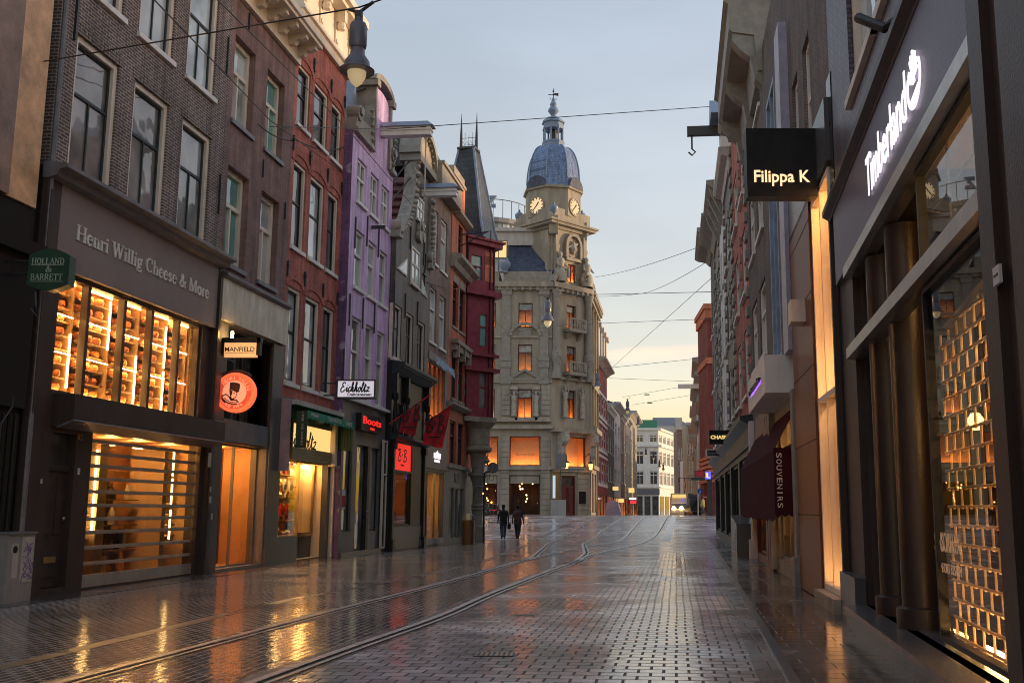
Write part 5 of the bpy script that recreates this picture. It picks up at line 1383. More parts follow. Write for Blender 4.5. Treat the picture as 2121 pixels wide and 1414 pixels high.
for k in range(3): MB().box(gs[0] + .3 + k * 1.0, gs[0] + .5 + k * 1.0, .3, .4, gs[3] - .14, gs[3] - .06).build('spot_lamp', M['e_warm'], B6)
mb = MB(); mb.box(gs[0] + .4, gs[0] + .5, .2, .3, .3, 2.3); mb.box(gs[0] + 1.0, gs[0] + 1.6, .4, .5, .9, 2.4); mb.box(gs[1] - 1.1, gs[1] - .4, .5, .9, .1, 1.1)
for k in range(6): mb.box(gs[0] + .2 + k * .4, gs[0] + .5 + k * .4, .6, .8, .9 + .25 * (k % 3), 1.05 + .25 * (k % 3))
mb.prism([(gs[0] + .5, .3), (gs[0] + .62, .3), (gs[0] + 1.15, 2.2), (gs[0] + 1.03, 2.2)], .1, .2)
mb.build('window_display', M['wood'], B6)
pane(B6, gs, -P6 + .1, 'clear', 'shop_window', 'grey', .07, 3, None)
MB().box(gs[0], gs[1], -P6 - .03, -P6 + .06, 0, .25).build('stall_riser', M['greylight'], B6)
# tattered blue net hanging on the ledge
T = MB()
a = q('D2', 860, 1125, P6 + .2); b = q('D2', 985, 1225, P6 + .2)
for i in range(26):
    t = i / 25; u = a[0] + (b[0] - a[0]) * t; z = a[1] + (b[1] - a[1]) * t; l_ = R.uniform(.1, .34)
    T.add([(u - .09, -P6 - .2, z + .1), (u + .09, -P6 - .25, z + .1), (u + R.uniform(-.05, .1), -P6 - .3, z - l_), (u - .12, -P6 - .22, z - l_ * .6)], [(0, 1, 2, 3)])
single('torn_banner', 'torn pale blue cloth banner hanging over the ledge of the orange lit first floor', 'banner', T, mat('pale_blue_cloth', (.4, .52, .66), .8, var=.5, scale=9), FL, a[0], -P6 - .2, b[1])

# ---- red brick and stone corner house with turret
P7 = .5
B7 = base('corner_house', 'red brick and stone house on the canal corner with oxblood turret and slate spire', 'house', FL, U67, -P7, 0)
ue = U7
zk = q('G1', 230, 815, P7)[1]; zk2 = q('G1', 580, 1260, P7)[1]; zk = (zk + zk2) / 2
zb1 = q('G2', 200, 1250, P7)[1]; zgs = q('G3', 140, 585, P7)[1]
t1 = [rc('G1', 228, 1080, 'G2', 282, 370, P7), rc('G1', 312, 1160, 'G2', 365, 440, P7), rc('G1', 485, 1320, 'G2', 520, 560, P7)]
t2 = [rc('G2', 210, 640, 'G2', 272, 1240, P7), rc('G2', 295, 705, 'G2', 355, 1270, P7), rc('G2', 470, 800, 'G2', 505, 1340, P7)]
t3 = [rc('G3', 160, 90, 'G3', 220, 560, P7), rc('G3', 248, 130, 'G3', 300, 590, P7)]
g0 = [rc('G3', 155, 800, 'G3', 195, 1360, P7), rc('G3', 205, 810, 'G3', 240, 1375, P7), rc('G3', 248, 815, 'G3', 295, 1380, P7)]
wins = rows([(r[0], r[1]) for r in t1], t1) + rows([(r[0], r[1]) for r in t2], t2)
w3_ = rows([(r[0], r[1]) for r in t3], t3)
g0 = [(r[0], r[1], .15, r[3]) for r in g0]
zt_ = q('G1', 330, 0, P7)[1]
wall(B7, U67, ue, zgs, zk, wins + w3_, M['brick_orange'], 10, .25, y=-P7)
wall(B7, U67, ue, -.3, zgs, g0, M['stone_pale'], 10, .2, y=-P7, name='shop_front', top=False)
for i, r in enumerate(wins + w3_): window(B7, r, 'g_dark', 'maroon', None, w=.08, rec=.16 - P7, trans=.66, mull='lower' if i > 9 else None, sill='stone', sproud=P7 + .06)
for r in g0: pane(B7, r, -P7 + .1, 'g_mid', 'shop_window', 'grey', .06)
room(B7, (g0[0][0], g0[2][1], .15, g0[0][3]), 1, 'roomdark', y0=.1)
mb = MB(); mb.prof(U67, ue, [(-P7, zk + .35), (-P7 - .55, zk + .3), (-P7 - .55, zk + .12), (-P7 - .3, zk - .05), (-P7 - .2, zk - .3), (-P7, zk - .35)]); mb.build('cornice', M['stone_dark'], B7)
mb = MB(); mb.prof(U67, ue + .02, [(-P7, zb1), (-P7 - .3, zb1 - .03), (-P7 - .3, zb1 - .15), (-P7 - .1, zb1 - .3), (-P7, zb1 - .3)]); mb.prof(U67, ue, [(-P7, zgs + .1), (-P7 - .12, zgs + .08), (-P7 - .12, zgs - .04), (-P7, zgs - .04)]); mb.build('string_course', M['stone'], B7)
mb = MB()
for r in wins:
    mb.box(r[0] - .12, r[1] + .12, -P7 - .03, -P7, r[3], r[3] + .35)
    for k in range(3): z = r[2] + (r[3] - r[2]) * (k + .7) / 3.4; mb.box(r[1], r[1] + .18, -P7 - .025, -P7, z, z + .3)
mb.build('stone_block', M['stone'], B7)
for x0, x1, y0, rt in ((205, 410, 480, 0), (415, 550, 640, 1)):
    a, z = q('G2', x0, y0, P7); b = q('G2', x1, y0 + 100, P7)[0]
    mb = MB(); mb.box(a, b, -P7 - .35, -P7, z - .2, z); mb.box(a + .1, b - .1, -P7 - .25, -P7, z - .5, z - .2)
    for k in range(3): mb.box(a + (b - a) * (.12 + .35 * k) - .08, a + (b - a) * (.12 + .35 * k) + .08, -P7 - .32, -P7, z - .85, z - .2)
    if rt: mb.prism([(a - .05, z), (b + .05, z), (b - .1, z + .5), ((a + b) / 2, z + .85), (a + .1, z + .5)], -P7 - .35, -P7)
    mb.build('hood', M['stone_dark'], B7)
# carved figures on the bay strip
u = q('G2', 455, 1100, P7)[0]
mb = MB()
for z, h in ((q('G2', 455, 1330, P7)[1], 2.6), (q('G2', 455, 460, P7)[1], 2.4)):
    mb.lathe(u, -P7 - .14, [(.05, z - .1), (.2, z), (.13, z + h * .1), (.16, z + h * .3), (.13, z + h * .5), (.19, z + h * .62), (.15, z + h * .74), (.06, z + h * .8), (.11, z + h * .88), (.02, z + h * .98)], 10); mb.box(u - .2, u + .2, -P7 - .25, -P7, z + h, z + h + .25)
mb.box(u - .28, u + .28, -P7 - .06, -P7, zb1, zk - .3)
mb.build('carved_pier', M['stone_dark'], B7, smooth=True)
# upper gable with arched window
ga, gb = q('G1', 232, 600, P7)[0], q('G1', 388, 600, P7)[0]
zga = q('G1', 250, 250, P7)[1]; zgt = q('G1', 300, -60, P7)[1]
ga = U67 + .15
aw = (q('G1', 290, 600, P7)[0], q('G1', 345, 600, P7)[0], zk + .4, q('G1', 315, 400, P7)[1])
mb = MB(); grid_wall(mb, ga, gb, zk + .3, zga, [aw], .3, -P7); shell(mb, ga, gb, zk + .3, zga, 5, -P7); mb.build('gable', M['brick_orange'], B7)
window(B7, aw, 'g_dark', 'maroon', None, .07, .16 - P7, .7, None, None)
mb = MB(); mb.prof(ga - .05, gb + .05, [(-P7 + .3, zga + .2), (-P7 - .35, zga + .15), (-P7 - .35, zga), (-P7 - .1, zga - .12), (-P7 + .3, zga - .12)]); mb.build('gable_cornice', M['stone_dark'], B7)
gc = (ga + gb) / 2
mb = MB(); mb.box(ga + .1, gb - .5, -P7, -P7 + 1.0, zga + .2, zga + 1.9); mb.build('gable_pinnacle', M['brick_orange'], B7)
mb = MB(); mb.box(ga + .05, gb - .45, -P7 - .06, -P7 + 1.05, zga + 1.9, zga + 2.05); mb.box(ga + .3, gb - .7, -P7, -P7 + .9, zga + 2.05, zga + 2.4); mb.build('pinnacle_cap', M['stone_dark'], B7)
MB().prism([(U67, zk), (ue, zk), (ue - 1.2, zk + 3.5), (U67 + .5, zk + 3.5)], 1.5, 10).build('roof', M['slate_dark'], B7)
mb = MB(); a = q('G1', 340, 345, P7); mb.tube([(gc + .3, -P7, zga - .7), (gc + .6, -P7 - 1.3, zga - .5)], .035, 6); mb.tube([(gc + .3, -P7, zga - 1.3), (gc + .6, -P7 - 1.3, zga - .5), (gc + .6, -P7 - 1.5, zga - .45), (gc + .6, -P7 - 1.5, zga - 1.0)], .03, 6); mb.build('wire_bracket', M['iron'], B7)
# oriel turret: canted face towards the camera, second face down the canal
A_ = FL.w(q('D2', 1092, 600, P7)[0], -P7, 0); dd = A_.y + 1.3
Bp = at(c('D2', 1310, 900), dd); Cp = Vector((Bp.x - 1.2, Bp.y + 1.9, 0)); Dp = Vector((A_.x - 1.2, A_.y + 2.3, 0))
TF = Fr((A_.x, A_.y), (Bp.x, Bp.y)); LT = math.hypot(Bp.x - A_.x, Bp.y - A_.y)
ztt = TF.px(c('D2', 1200, 190))[1]; ztb = TF.px(c('D3', 1230, 330))[1]
T7 = bpy.data.objects.new('turret', None); COL.objects.link(T7); T7.parent = B7; T7.matrix_basis = (FL.M @ Matrix.Translation((U67, -P7, 0))).inverted() @ TF.M
trs = [TF.rect(c('D2', 1127, 282), c('D2', 1222, 512)), TF.rect(c('G2', 550, 160), c('G2', 645, 590)), TF.rect(c('G2', 540, 880), c('G2', 635, 1345))]
mb = MB(); grid_wall(mb, 0, LT, ztb, ztt, trs, .14, 0)
cl = [TF.uw(p) for p in (Bp, Cp, Dp, A_)]
for i in range(3):
    p, qq = cl[i], cl[i + 1]; mb.quad((p[0], p[1], ztb), (qq[0], qq[1], ztb), (qq[0], qq[1], ztt), (p[0], p[1], ztt))
mb.quad((0, 0, ztb), (cl[2][0], cl[2][1], ztb), (cl[1][0], cl[1][1], ztb), (LT, 0, ztb))
mb.build('turret_wall', M['oxblood'], T7)
for i, r in enumerate(trs): window(T7, r, 'g_teal' if i < 2 else 'g_mid', 'oxblood', None, .07, .06, .6 if i != 0 else .55, 'lower' if i == 0 else None, None)
zl1, zl2 = TF.px(c('G2', 600, 620))[1], TF.px(c('G1', 600, 1240))[1]
def ring(z0, z1, e, name='turret_band', mt='oxblood'):
    P = [(-e * .6, -e), (LT + e, -e), (cl[1][0] + e, cl[1][1]), (cl[2][0], cl[2][1])]
    MB().plan(P, z0, z1).build(name, M[mt], T7)
ring(ztt - .25, ztt, .3); ring(ztt, ztt + .12, .42); ring(zl2 - .1, zl2 + .2, .3); ring(zl1 - .35, zl1 - .2, .22); ring(zl1 - 1.15, zl1 - .95, .25); ring(ztb - .15, ztb + .1, .15, 'turret_base', 'stone_dark')

mb = MB()
for z in (trs[0][2], (trs[0][2] + trs[0][3]) / 2, trs[0][3] - .5): mb.box(trs[0][1] + .12, LT - .12, -.02, 0, z + .05, z + .75)
mb.build('brick_panel', M['brick_orange'], T7)
mb = MB()
for x in (.06, trs[1][1] + .1, LT - .06): mb.tube([(x, -.04, ztb), (x, -.04, ztt - .2)], .05, 8)
mb.build('turret_mullion', M['maroon'], T7)
# spire
cxp = (cl[0][0] + cl[2][0]) / 2; cyp = (cl[0][1] + cl[2][1]) / 2
w_c = TF.w(cxp, cyp, 0)
zpt = at(c('D1', 1172, 655), w_c.y).z
mb = MB(); base_r = 1.75
xl, xr = at(c('D1', 1400, 1400), w_c.y).x, 0
hwid = max(1.3, at(c('D1', 1400, 1395), w_c.y).x - w_c.x + .05) * 1.14
xc_ = at(c('D1', 1172, 655), w_c.y).x
PR = [(1.0, 0), (.9, .06), (.78, .2), (.69, .36), (.56, .58), (.41, .82), (.3, 1.0)]
zb_ = ztt + .12
V = []
for s, t in PR:
    for dx, dy in ((-1, -.75), (1, -.95), (1, 1), (-1, 1)): V.append(((dx * s * hwid) + (xc_ - w_c.x), dy * s * hwid, zb_ + (zpt - zb_) * t))
Fs = [(i * 4 + j, i * 4 + (j + 1) % 4, (i + 1) * 4 + (j + 1) % 4, (i + 1) * 4 + j) for i in range(len(PR) - 1) for j in range(4)] + [(3, 2, 1, 0), tuple(len(PR) * 4 - 4 + j for j in range(4))]
inv = (FL.M @ Matrix.Translation((U67, -P7, 0))).inverted()
SPM = inv @ Matrix.Translation((w_c.x, w_c.y, 0)) @ Matrix.Rotation(math.radians(-14), 4, 'Z')
sp_ = MB(); sp_.add(V, Fs); so_ = sp_.build('spire', M['slate_dark'], B7, SPM)
mb = MB()
for j in (0, 1, 2): mb.tube([V[i * 4 + j] for i in range(len(PR))], .07, 6)
mb.build('hip_flashing', M['metal_blue'], so_)
tw = hwid * .3; dx0 = xc_ - w_c.x
mb = MB(); mb.box(dx0 - tw * 1.15, dx0 + tw * 1.15, -tw, tw, zpt, zpt + .12)
for s in (-1, 1): mb.tube([(dx0 + s * tw, 0, zpt + .1), (dx0 + s * tw, 0, zpt + .9), (dx0 + s * tw, 0, zpt + 2.2)], [.09, .07, .008], 6)
for k in range(5):
    x = dx0 - tw + 2 * tw * k / 4; mb.tube([(x, 0, zpt + .1), (x, 0, zpt + .9 + .15 * (k % 2))], .014, 5)
for z in (.35, .75): mb.tube([(dx0 - tw, 0, zpt + z), (dx0 + tw, 0, zpt + z)], .014, 5)
for k in range(4):
    x = dx0 - tw + 2 * tw * (k + .5) / 4; mb.tube([(x - .08, 0, zpt + .4), (x, 0, zpt + .58), (x + .08, 0, zpt + .4)], .012, 5)
mb.build('ridge_cresting', M['iron'], so_)
# corner column and carved base under the turret
cc = TF.w(LT * .62, .25, 0); zc7 = zg(cc.y)
mb = MB(); zcap = at(c('G3', 400, 640), cc.y).z
mb.lathe(0, 0, [(.42, -.3), (.42, .75), (.34, .8), (.3, .95), (.27, 1.1), (.26, zcap - .7), (.3, zcap - .65), (.27, zcap - .6), (.3, zcap - .45), (.44, zcap - .12), (.5, zcap - .1), (.5, zcap + .05)], 16)
zz7 = at(c('G3', 420, 970), cc.y).z; mb.lathe(0, 0, [(.26, zz7 - .25), (.32, zz7 - .22), (.32, zz7 - .14), (.27, zz7 - .1), (.32, zz7 - .06), (.32, zz7 + .04), (.26, zz7 + .07)], 16)
CM = inv @ Matrix.Translation((cc.x, cc.y, zc7 - 0)); mb.build('corner_column', M['stone_pale'], B7, CM, smooth=True)
mb = MB(); mb.lathe(0, 0, [(.3, zcap + .05), (.34, zcap + .3), (.42, zcap + .9), (.5, zcap + 1.5), (.55, zcap + 2.2), (.6, ztb - 1.6), (.72, ztb - 1.5), (.72, ztb - 1.35), (.6, ztb - 1.3), (.62, ztb - .4), (.9, ztb - .1)], 10)
for k in range(14): a_ = k * .5; mb.lathe(.42 * math.cos(a_), .42 * math.sin(a_), [(.04, zcap + .5 + .08 * k), (.2, zcap + .65 + .08 * k), (.04, zcap + .85 + .08 * k)], 7)
mb.build('carved_corbel', M['stone_dark'], B7, CM, smooth=True)
mb = MB(); u0_ = q('G3', 340, 150, P7)[0]; mb.box(ue - .7, ue - .02, -P7 - .05, -P7, q('G3', 390, 240, P7)[1], q('G3', 390, 110, P7)[1]); mb.build('mosaic_panel', M['brassdull'], B7)
mb = MB(); ua_ = q('G3', 205, 720, P7)[0]; text(mb, 'RIL', ua_, q('G3', 262, 740, P7)[0], q('G3', 230, 755, P7)[1], q('G3', 230, 655, P7)[1], -P7, .03); mb.build('lettering', M['grey'], B7)
# ================================================================== A&F corner building beyond the bridge
DA = 100.0
def ax(X, Y, d=DA): return at((X, Y), d).x
xa0 = ax(1012, 900); xk = ax(1142, 900, 98.9)
FA = Fr((xa0, 98.9), (xk, 98.9)); LA = xk - xa0
P1 = Vector((xk, 98.9, 0)); P2 = Vector((at((1220, 900), 102.6).x, 102.6, 0))
FC = Fr((P1.x, P1.y), (P2.x, P2.y)); LC = (P2 - P1).length
P3 = Vector((P2.x + .095 * 11, P2.y + 11, 0)); FS = Fr((P2.x, P2.y), (P3.x, P3.y)); LS = (P3 - P2).length
BA = base('corner_building', 'sandstone corner building with blue domed clock tower and orange lit windows', 'building', FA, LA, 0, 0)
IA = BA.matrix_basis.inverted()
def sub(fr): return IA @ fr.M
a = lambda k, x, y: FA.px(c(k, x, y)); ch_ = lambda k, x, y: FC.px(c(k, x, y))
z_cor = a('D5', 300, 640)[1]
YW = [('D5', 828, 1050), ('D5', 1207, None), ('D6', 243, 465)]
row = [(a('D5', 400, 1050)[1], a('D5', 400, 828)[1]), (a('D6', 330, 105)[1], a('D5', 400, 1207)[1]), (a('D6', 330, 465)[1], a('D6', 330, 243)[1])]
wx0, wx1 = a('D5', 325, 1000)[0], a('D5', 455, 1000)[0]; vx0, vx1 = a('D5', 50, 1000)[0], a('D5', 118, 1000)[0]
big = (a('D6', 207, 700)[0], a('D6', 443, 700)[0], a('D6', 300, 833)[1], a('D6', 300, 606)[1]); gr = (big[0], big[1], zg(99) + .05, a('D6', 300, 905)[1])
lb = (a('D6', -40, 700)[0], a('D6', 118, 700)[0], big[2], big[3]); lg = (lb[0], a('D6', 112, 1000)[0], gr[2], gr[3])
ops = [(wx0, wx1, *r) for r in row] + [(vx0, vx1, *r) for r in row] + [big, gr, lb, lg]
mb = MB(); grid_wall(mb, 0, LA, -.2, z_cor, ops, .35); mb.build('wall', M['stone'], BA, sub(FA))
HOLD = {}
def holder(fr, name):
    o = bpy.data.objects.new(name, None); COL.objects.link(o); o.parent = BA; o.matrix_basis = sub(fr); return o
OFF[BA.name] = sub(FA)
for r in ops[:6] + [big, lb]: lit_window(BA, r, 'maroon', .2, .09, .7 if r not in (big, lb) else None, 'blind', 'e_orange', .09, .8, 'lower' if r is not big else None)
for r in (gr, lg):
    room(BA, r, 4, 'roomdark', y0=.35); pane(BA, r, .2, 'clear_dark', 'shop_window', 'maroon', .08)
    mb = MB()
    for k in range(10):
        x, z = R.uniform(r[0] + .3, r[1] - .2), R.uniform(r[2] + .6, r[3] - .5); mb.lathe(x, R.uniform(.8, 3), [(.02, z - .09), (.09, z), (.02, z + .09)], 6)
    mb.build('pendant_lamp', M['e_orange'], BA)
    mb = MB(); mb.box(r[1] - .9, r[1] - .3, 1.5, 1.9, r[2] + 1.0, r[3] - 1.2); mb.box(r[0] + .4, r[0] + .8, 1.0, 1.3, r[2], r[2] + 1.7); mb.build('shop_fitting', M['wood'], BA)
    MB().box(r[0], r[1], .16, .18, r[3] - .8, r[3] - .02).build('transom_panel', M['stone'], BA)
mb = MB(); text(mb, 'Abercrombie & Fitch', big[0] + .6 , big[1] - .6, big[2] + .95, big[2] + 1.2, .17, .004); mb.build('lettering', M['roombrown'], BA)
# stone dressings of the front
mb = MB()
for z0, z1, e in ((z_cor - .5, z_cor, .55), (z_cor - .75, z_cor - .5, .3), (a('D6', 300, 188)[1] - .12, a('D6', 300, 188)[1] + .12, .22), (a('D5', 300, 1140)[1] - .1, a('D5', 300, 1140)[1] + .1, .2), (a('D6', 300, 535)[1] - .2, a('D6', 300, 535)[1] + .15, .6), (a('D6', 300, 852)[1] - .15, a('D6', 300, 852)[1] + .12, .3)):
    mb.box(0, LA + e * .3, -e, 0, z0, z1)
mb.build('cornice', M['stone'], BA)
mb = MB()
k = 0
while k * .75 < LA - .2: mb.box(k * .75 + .1, k * .75 + .42, -.45, 0, z_cor - .85, z_cor - .52); k += 1
mb.build('dentil_course', M['stone_pale'], BA)
mb = MB()
for X in (215, 562):
    u = a('D5', X, 1000)[0]
    if u > LA - .2: u = LA - .3
    for z0, z1 in ((a('D5', 300, 1330)[1], z_cor - .75), (a('D6', 300, 180)[1], a('D5', 300, 1330)[1] - .4)):
        mb.box(u - .42, u + .42, -.22, 0, z0, z1); mb.box(u - .52, u + .52, -.3, 0, z0 - .35, z0 + .1); mb.box(u - .52, u + .52, -.32, 0, z1 - .55, z1)
mb.build('pilaster', M['stone_pale'], BA)
# horizontal rustication
mb = MB(); z = gr[2] + .1
for X0, X1 in ((140, 203), (448, 516)):
    z = zg(99)
    while z < a('D6', 300, 225)[1]:
        if not (a('D6', 300, 560)[1] - .6 < z < a('D6', 300, 470)[1]): mb.box(a('D6', X0, 900)[0], a('D6', X1, 900)[0], -.16, 0, z, z + .468)
        z += .5
mb.build('rusticated_pier', M['stone'], BA)
mb = MB(); zp_ = a('D5', 300, 1140)[1] + .1; m = (wx0 + wx1) / 2
mb.ribbon([(m + 1.45 * math.cos(math.radians(t)), zp_ + 1.2 * math.sin(math.radians(t))) for t in range(0, 181, 20)], .28, -.35, 0); mb.box(m - .6, m + .6, -.2, 0, zp_, zp_ + .7)
zt3 = a('D6', 300, 188)[1] + .12; mb.ribbon([(m - 1.6, zt3 + .1), (m, zt3 + 1.05), (m + 1.6, zt3 + .1)], .25, -.3, 0); mb.box(m - 1.7, m + 1.7, -.32, 0, zt3 - .0, zt3 + .2)
mb.build('window_pediment', M['stone_pale'], BA)
# caryatids
def figure(mb, u, z, h, y=-.3):
    mb.lathe(u, y, [(.18, z), (.3, z + h * .03), (.22, z + h * .12), (.25, z + h * .35), (.2, z + h * .48), (.17, z + h * .55), (.27, z + h * .68), (.24, z + h * .76), (.08, z + h * .8), (.14, z + h * .87), (.13, z + h * .93), (.04, z + h)], 10)
    mb.tube([(u - .25, y, z + h * .74), (u - .42, y, z + h * .86), (u - .12, y - .05, z + h * .98)], .07, 6); mb.tube([(u + .25, y, z + h * .74), (u + .42, y, z + h * .86), (u + .12, y - .05, z + h * .98)], .07, 6)
for X in (242, 412):
    mb = MB(); u = a('D6', X, 300)[0]; figure(mb, u, a('D6', X, 460)[1], a('D6', X, 250)[1] - a('D6', X, 460)[1]); mb.box(u - .35, u + .35, -.5, 0, a('D6', X, 250)[1], a('D6', X, 225)[1]); mb.box(u - .35, u + .35, -.5, 0, a('D6', X, 485)[1], a('D6', X, 460)[1]); mb.build('caryatid', M['ornament'], BA, smooth=True)
mb = MB(); zq = a('D6', 300, 490)[1]; mb.box(0, LA, -.5, -.1, zq - .1, zq + .35)
for k in range(4): mb.box(a('D6', 195, 490)[0] + k * .95, a('D6', 195, 490)[0] + k * .95 + .7, -.53, -.5, zq - .02, zq + .27)
mb.build('balcony_panel', M['stone_dark'], BA)
# mansard behind the front
zm0, zm1 = a('D5', 300, 540)[1], a('D5', 300, 245)[1]
mb = MB(); mb.box(a('D5', 190, 590)[0], LA, -.1, 6, z_cor, zm0); mb.box(a('D5', 60, 590)[0], a('D5', 150, 590)[0], -.1, 6, z_cor, zm0); mb.build('parapet', M['stone_pale'], BA)
MB().add([(a('D5', 225, 500)[0], .3, zm0), (LA + .6, .3, zm0), (LA + .6, 2.6, zm1), (a('D5', 225, 300)[0], 2.6, zm1), (a('D5', 225, 500)[0], 8, zm0), (LA + .6, 8, zm0), (LA + .6, 8, zm1), (a('D5', 225, 300)[0], 8, zm1)], [(0, 1, 2, 3), (3, 2, 6, 7), (1, 5, 6, 2), (4, 0, 3, 7)]).build('mansard_roof', M['slate_navy'], BA)
mb = MB(); mb.box(0, LA + .5, 2.3, 8, zm1, zm1 + 1.4); mb.box(-.2, LA + .3, 2.0, 8, zm1 + 1.4, zm1 + 1.75); mb.build('attic_storey', M['greywhite'], BA)
dw = (a('D5', 60, 400)[0], a('D5', 222, 400)[0], zm0, zm1)
mb = MB(); mb.box(dw[0], dw[1], .5, .6, dw[2], dw[3]); mb.build('glass_dormer', M['g_sky'], BA)
MB().box(a('D5', 98, 300)[0], dw[1] - .1, .44, .5, a('D5', 150, 402)[1], zm1 - .1).build('lit_pane', emit('lit_room', (1, .62, .25), .8 * W), BA)
mb = MB(); frame_bars(mb, dw, .1, .38, .46, .45, 2); mb.build('dormer_frame', M['grey'], BA)
mb = MB(); u, z = a('D5', 210, 490); mb.lathe(u, -.2, [(.25, z - .75), (.12, z - .5), (.5, z - .1), (.55, z + .25), (.3, z + .5), (.1, z + .55), (.15, z + .75), (.02, z + .85)], 14); mb.build('urn', M['metal_blue'], BA, smooth=True)
# chamfered corner
hc = holder(FC, 'corner_bay')
ccol = [(ch_('D5', 755, 950)[0], ch_('D5', 832, 950)[0])]
cr = [(r0, r1) for r0, r1 in row]
ds_ = 1.0
crow = [(ch_('D5', 790, 1062)[1], ch_('D5', 790, 848)[1]), (ch_('D6', 690, 112)[1], ch_('D5', 800, 1225)[1]), (ch_('D6', 700, 470)[1], ch_('D6', 690, 255)[1])]
mid = LC * .5
cwn = [(mid - .55, mid + .75, *r) for r in crow]
bigc = (ch_('D6', 615, 800)[0], ch_('D6', 800, 800)[0], ch_('D6', 700, 842)[1], ch_('D6', 700, 612)[1]); drc = (ch_('D6', 605, 1000)[0], ch_('D6', 715, 1000)[0], zg(101), ch_('D6', 660, 910)[1])
mb = MB(); grid_wall(mb, 0, LC, -.2, z_cor, cwn + [bigc, drc], .5); mb.build('wall', M['stone'], hc)
for r in cwn: lit_window(hc, r, 'maroon', .3, .09, .7, 'blind', 'e_orange', .09, .8, 'lower')
lit_window(hc, bigc, 'maroon', .3, .09, None, 'blind', 'e_orange', .1, .9, None)
r = drc
mb = MB(); mb.box(r[0], r[1], .2, .3, r[2], r[3] * .72 + r[2] * .28); frame_bars(mb, r, .12, .1, .32, .72, 'lower')
for k in (0, 1):
    x0 = r[0] + .2 + k * (r[1] - r[0]) * .48; mb.box(x0, x0 + (r[1] - r[0]) * .28, .16, .2, r[2] + .3, r[2] + 1.1); mb.box(x0, x0 + (r[1] - r[0]) * .28, .16, .2, r[2] + 1.3, r[2] + 2.6)
d_ = mb.build('door', M['maroon'], hc); MB().quad((r[0], .28, r[3] * .72 + r[2] * .28), (r[1], .28, r[3] * .72 + r[2] * .28), (r[1], .28, r[3]), (r[0], .28, r[3])).build('pane', M['g_dark'], d_)
mb = MB()
for z0, z1, e in ((z_cor - .5, z_cor, .6), (z_cor - .75, z_cor - .5, .35), (crow[1][0] - .9, crow[1][0] - .65, .3), (bigc[3] + .35, bigc[3] + .75, .7), (bigc[2] - .5, bigc[2] - .3, .3)):
    mb.box(-e * .3, LC + e * .3, -e, 0, z0, z1)
mb.build('cornice', M['stone'], hc)
mb = MB(); k = 0
while k * .72 < LC: mb.box(k * .72 + .1, k * .72 + .4, -.5, 0, z_cor - .85, z_cor - .52); k += 1
mb.build('dentil_course', M['stone_pale'], hc)
for u in (.35, LC - .35):
    mb = MB()
    for z0, z1 in ((crow[0][0] - 2.6, z_cor - .75), (crow[1][0] - .4, crow[0][0] - 3.0)):
        mb.lathe(u, -.3, [(.5, z0 - .5), (.5, z0), (.4, z0 + .1), (.4, z0 + .4), (.34, z1 - .9), (.36, z1 - .8), (.5, z1 - .25), (.55, z1)], 14)
    mb.build('column', M['stone_pale'], hc, smooth=True)
for i, zz in enumerate((crow[0][0] - .1, crow[1][0] - .1)):
    mb = MB(); mb.box(mid - 1.1, mid + 1.3, -1.0, 0, zz - .35, zz - .05); mb.box(mid - 1.1, mid + 1.3, -1.0, -.85, zz + .85, zz + 1.0); mb.box(mid - 1.1, mid - .85, -1.0, -.8, zz, zz + .9); mb.box(mid + 1.05, mid + 1.3, -1.0, -.8, zz, zz + .9)
    for k in range(6): x = mid - .7 + k * .33; mb.lathe(x, -.92, [(.05, zz), (.11, zz + .3), (.05, zz + .6), (.07, zz + .85)], 8)
    mb.add([(mid - .9, 0, zz - 1.1), (mid - .6, 0, zz - 1.1), (mid - .6, -.9, zz - .35), (mid - .9, -.9, zz - .35), (mid - .9, 0, zz - .35), (mid - .6, 0, zz - .35)], [(0, 1, 2, 3), (0, 3, 4), (1, 5, 2)]); mb.add([(mid + .8, 0, zz - 1.1), (mid + 1.1, 0, zz - 1.1), (mid + 1.1, -.9, zz - .35), (mid + .8, -.9, zz - .35), (mid + .8, 0, zz - .35), (mid + 1.1, 0, zz - .35)], [(0, 1, 2, 3), (0, 3, 4), (1, 5, 2)])
    mb.build('balcony', M['stone_pale'], hc)
for u in (cwn[2][0] - .55, cwn[2][1] + .5):
    mb = MB(); figure(mb, u, crow[2][0] - .1, crow[2][1] - crow[2][0] + .5, -.4); mb.build('caryatid', M['ornament'], hc, smooth=True)
for u in (bigc[0] - .5, bigc[1] + .3):
    mb = MB(); z0, z1 = bigc[2] - .2, bigc[3] + .4
    pts = [(0, z1), (-1.1, z1), (-1.1, z1 - .9), (-.8, z1 - 1.2), (-.6, z1 - 1.4), (-.65, z1 - 2.2), (-.4, z1 - 2.6), (-.3, z0), (0, z0)]
    mb.prof(u - .35, u + .35, pts); mb.lathe(u, -.9, [(.1, z1 - 1.3), (.42, z1 - .9), (.4, z1 - .5), (.1, z1 - .1)], 10); mb.build('scroll_corbel', M['ornament'], hc)
mb = MB(); z = zg(101)
for x0, x1 in ((0, drc[0] - .15), (drc[1] + .15, LC)):
    z = zg(101)
    while z < bigc[2] - .6: mb.box(x0, x1, -.1, 0, z, z + .468); z += .5
mb.build('rusticated_pier', M['stone'], hc)
MB().box(drc[1] + .35, drc[1] + 1.3, -.14, -.1, zg(101) + 1.1, zg(101) + 2.3).build('wall_plaque', M['granite_black'], hc)
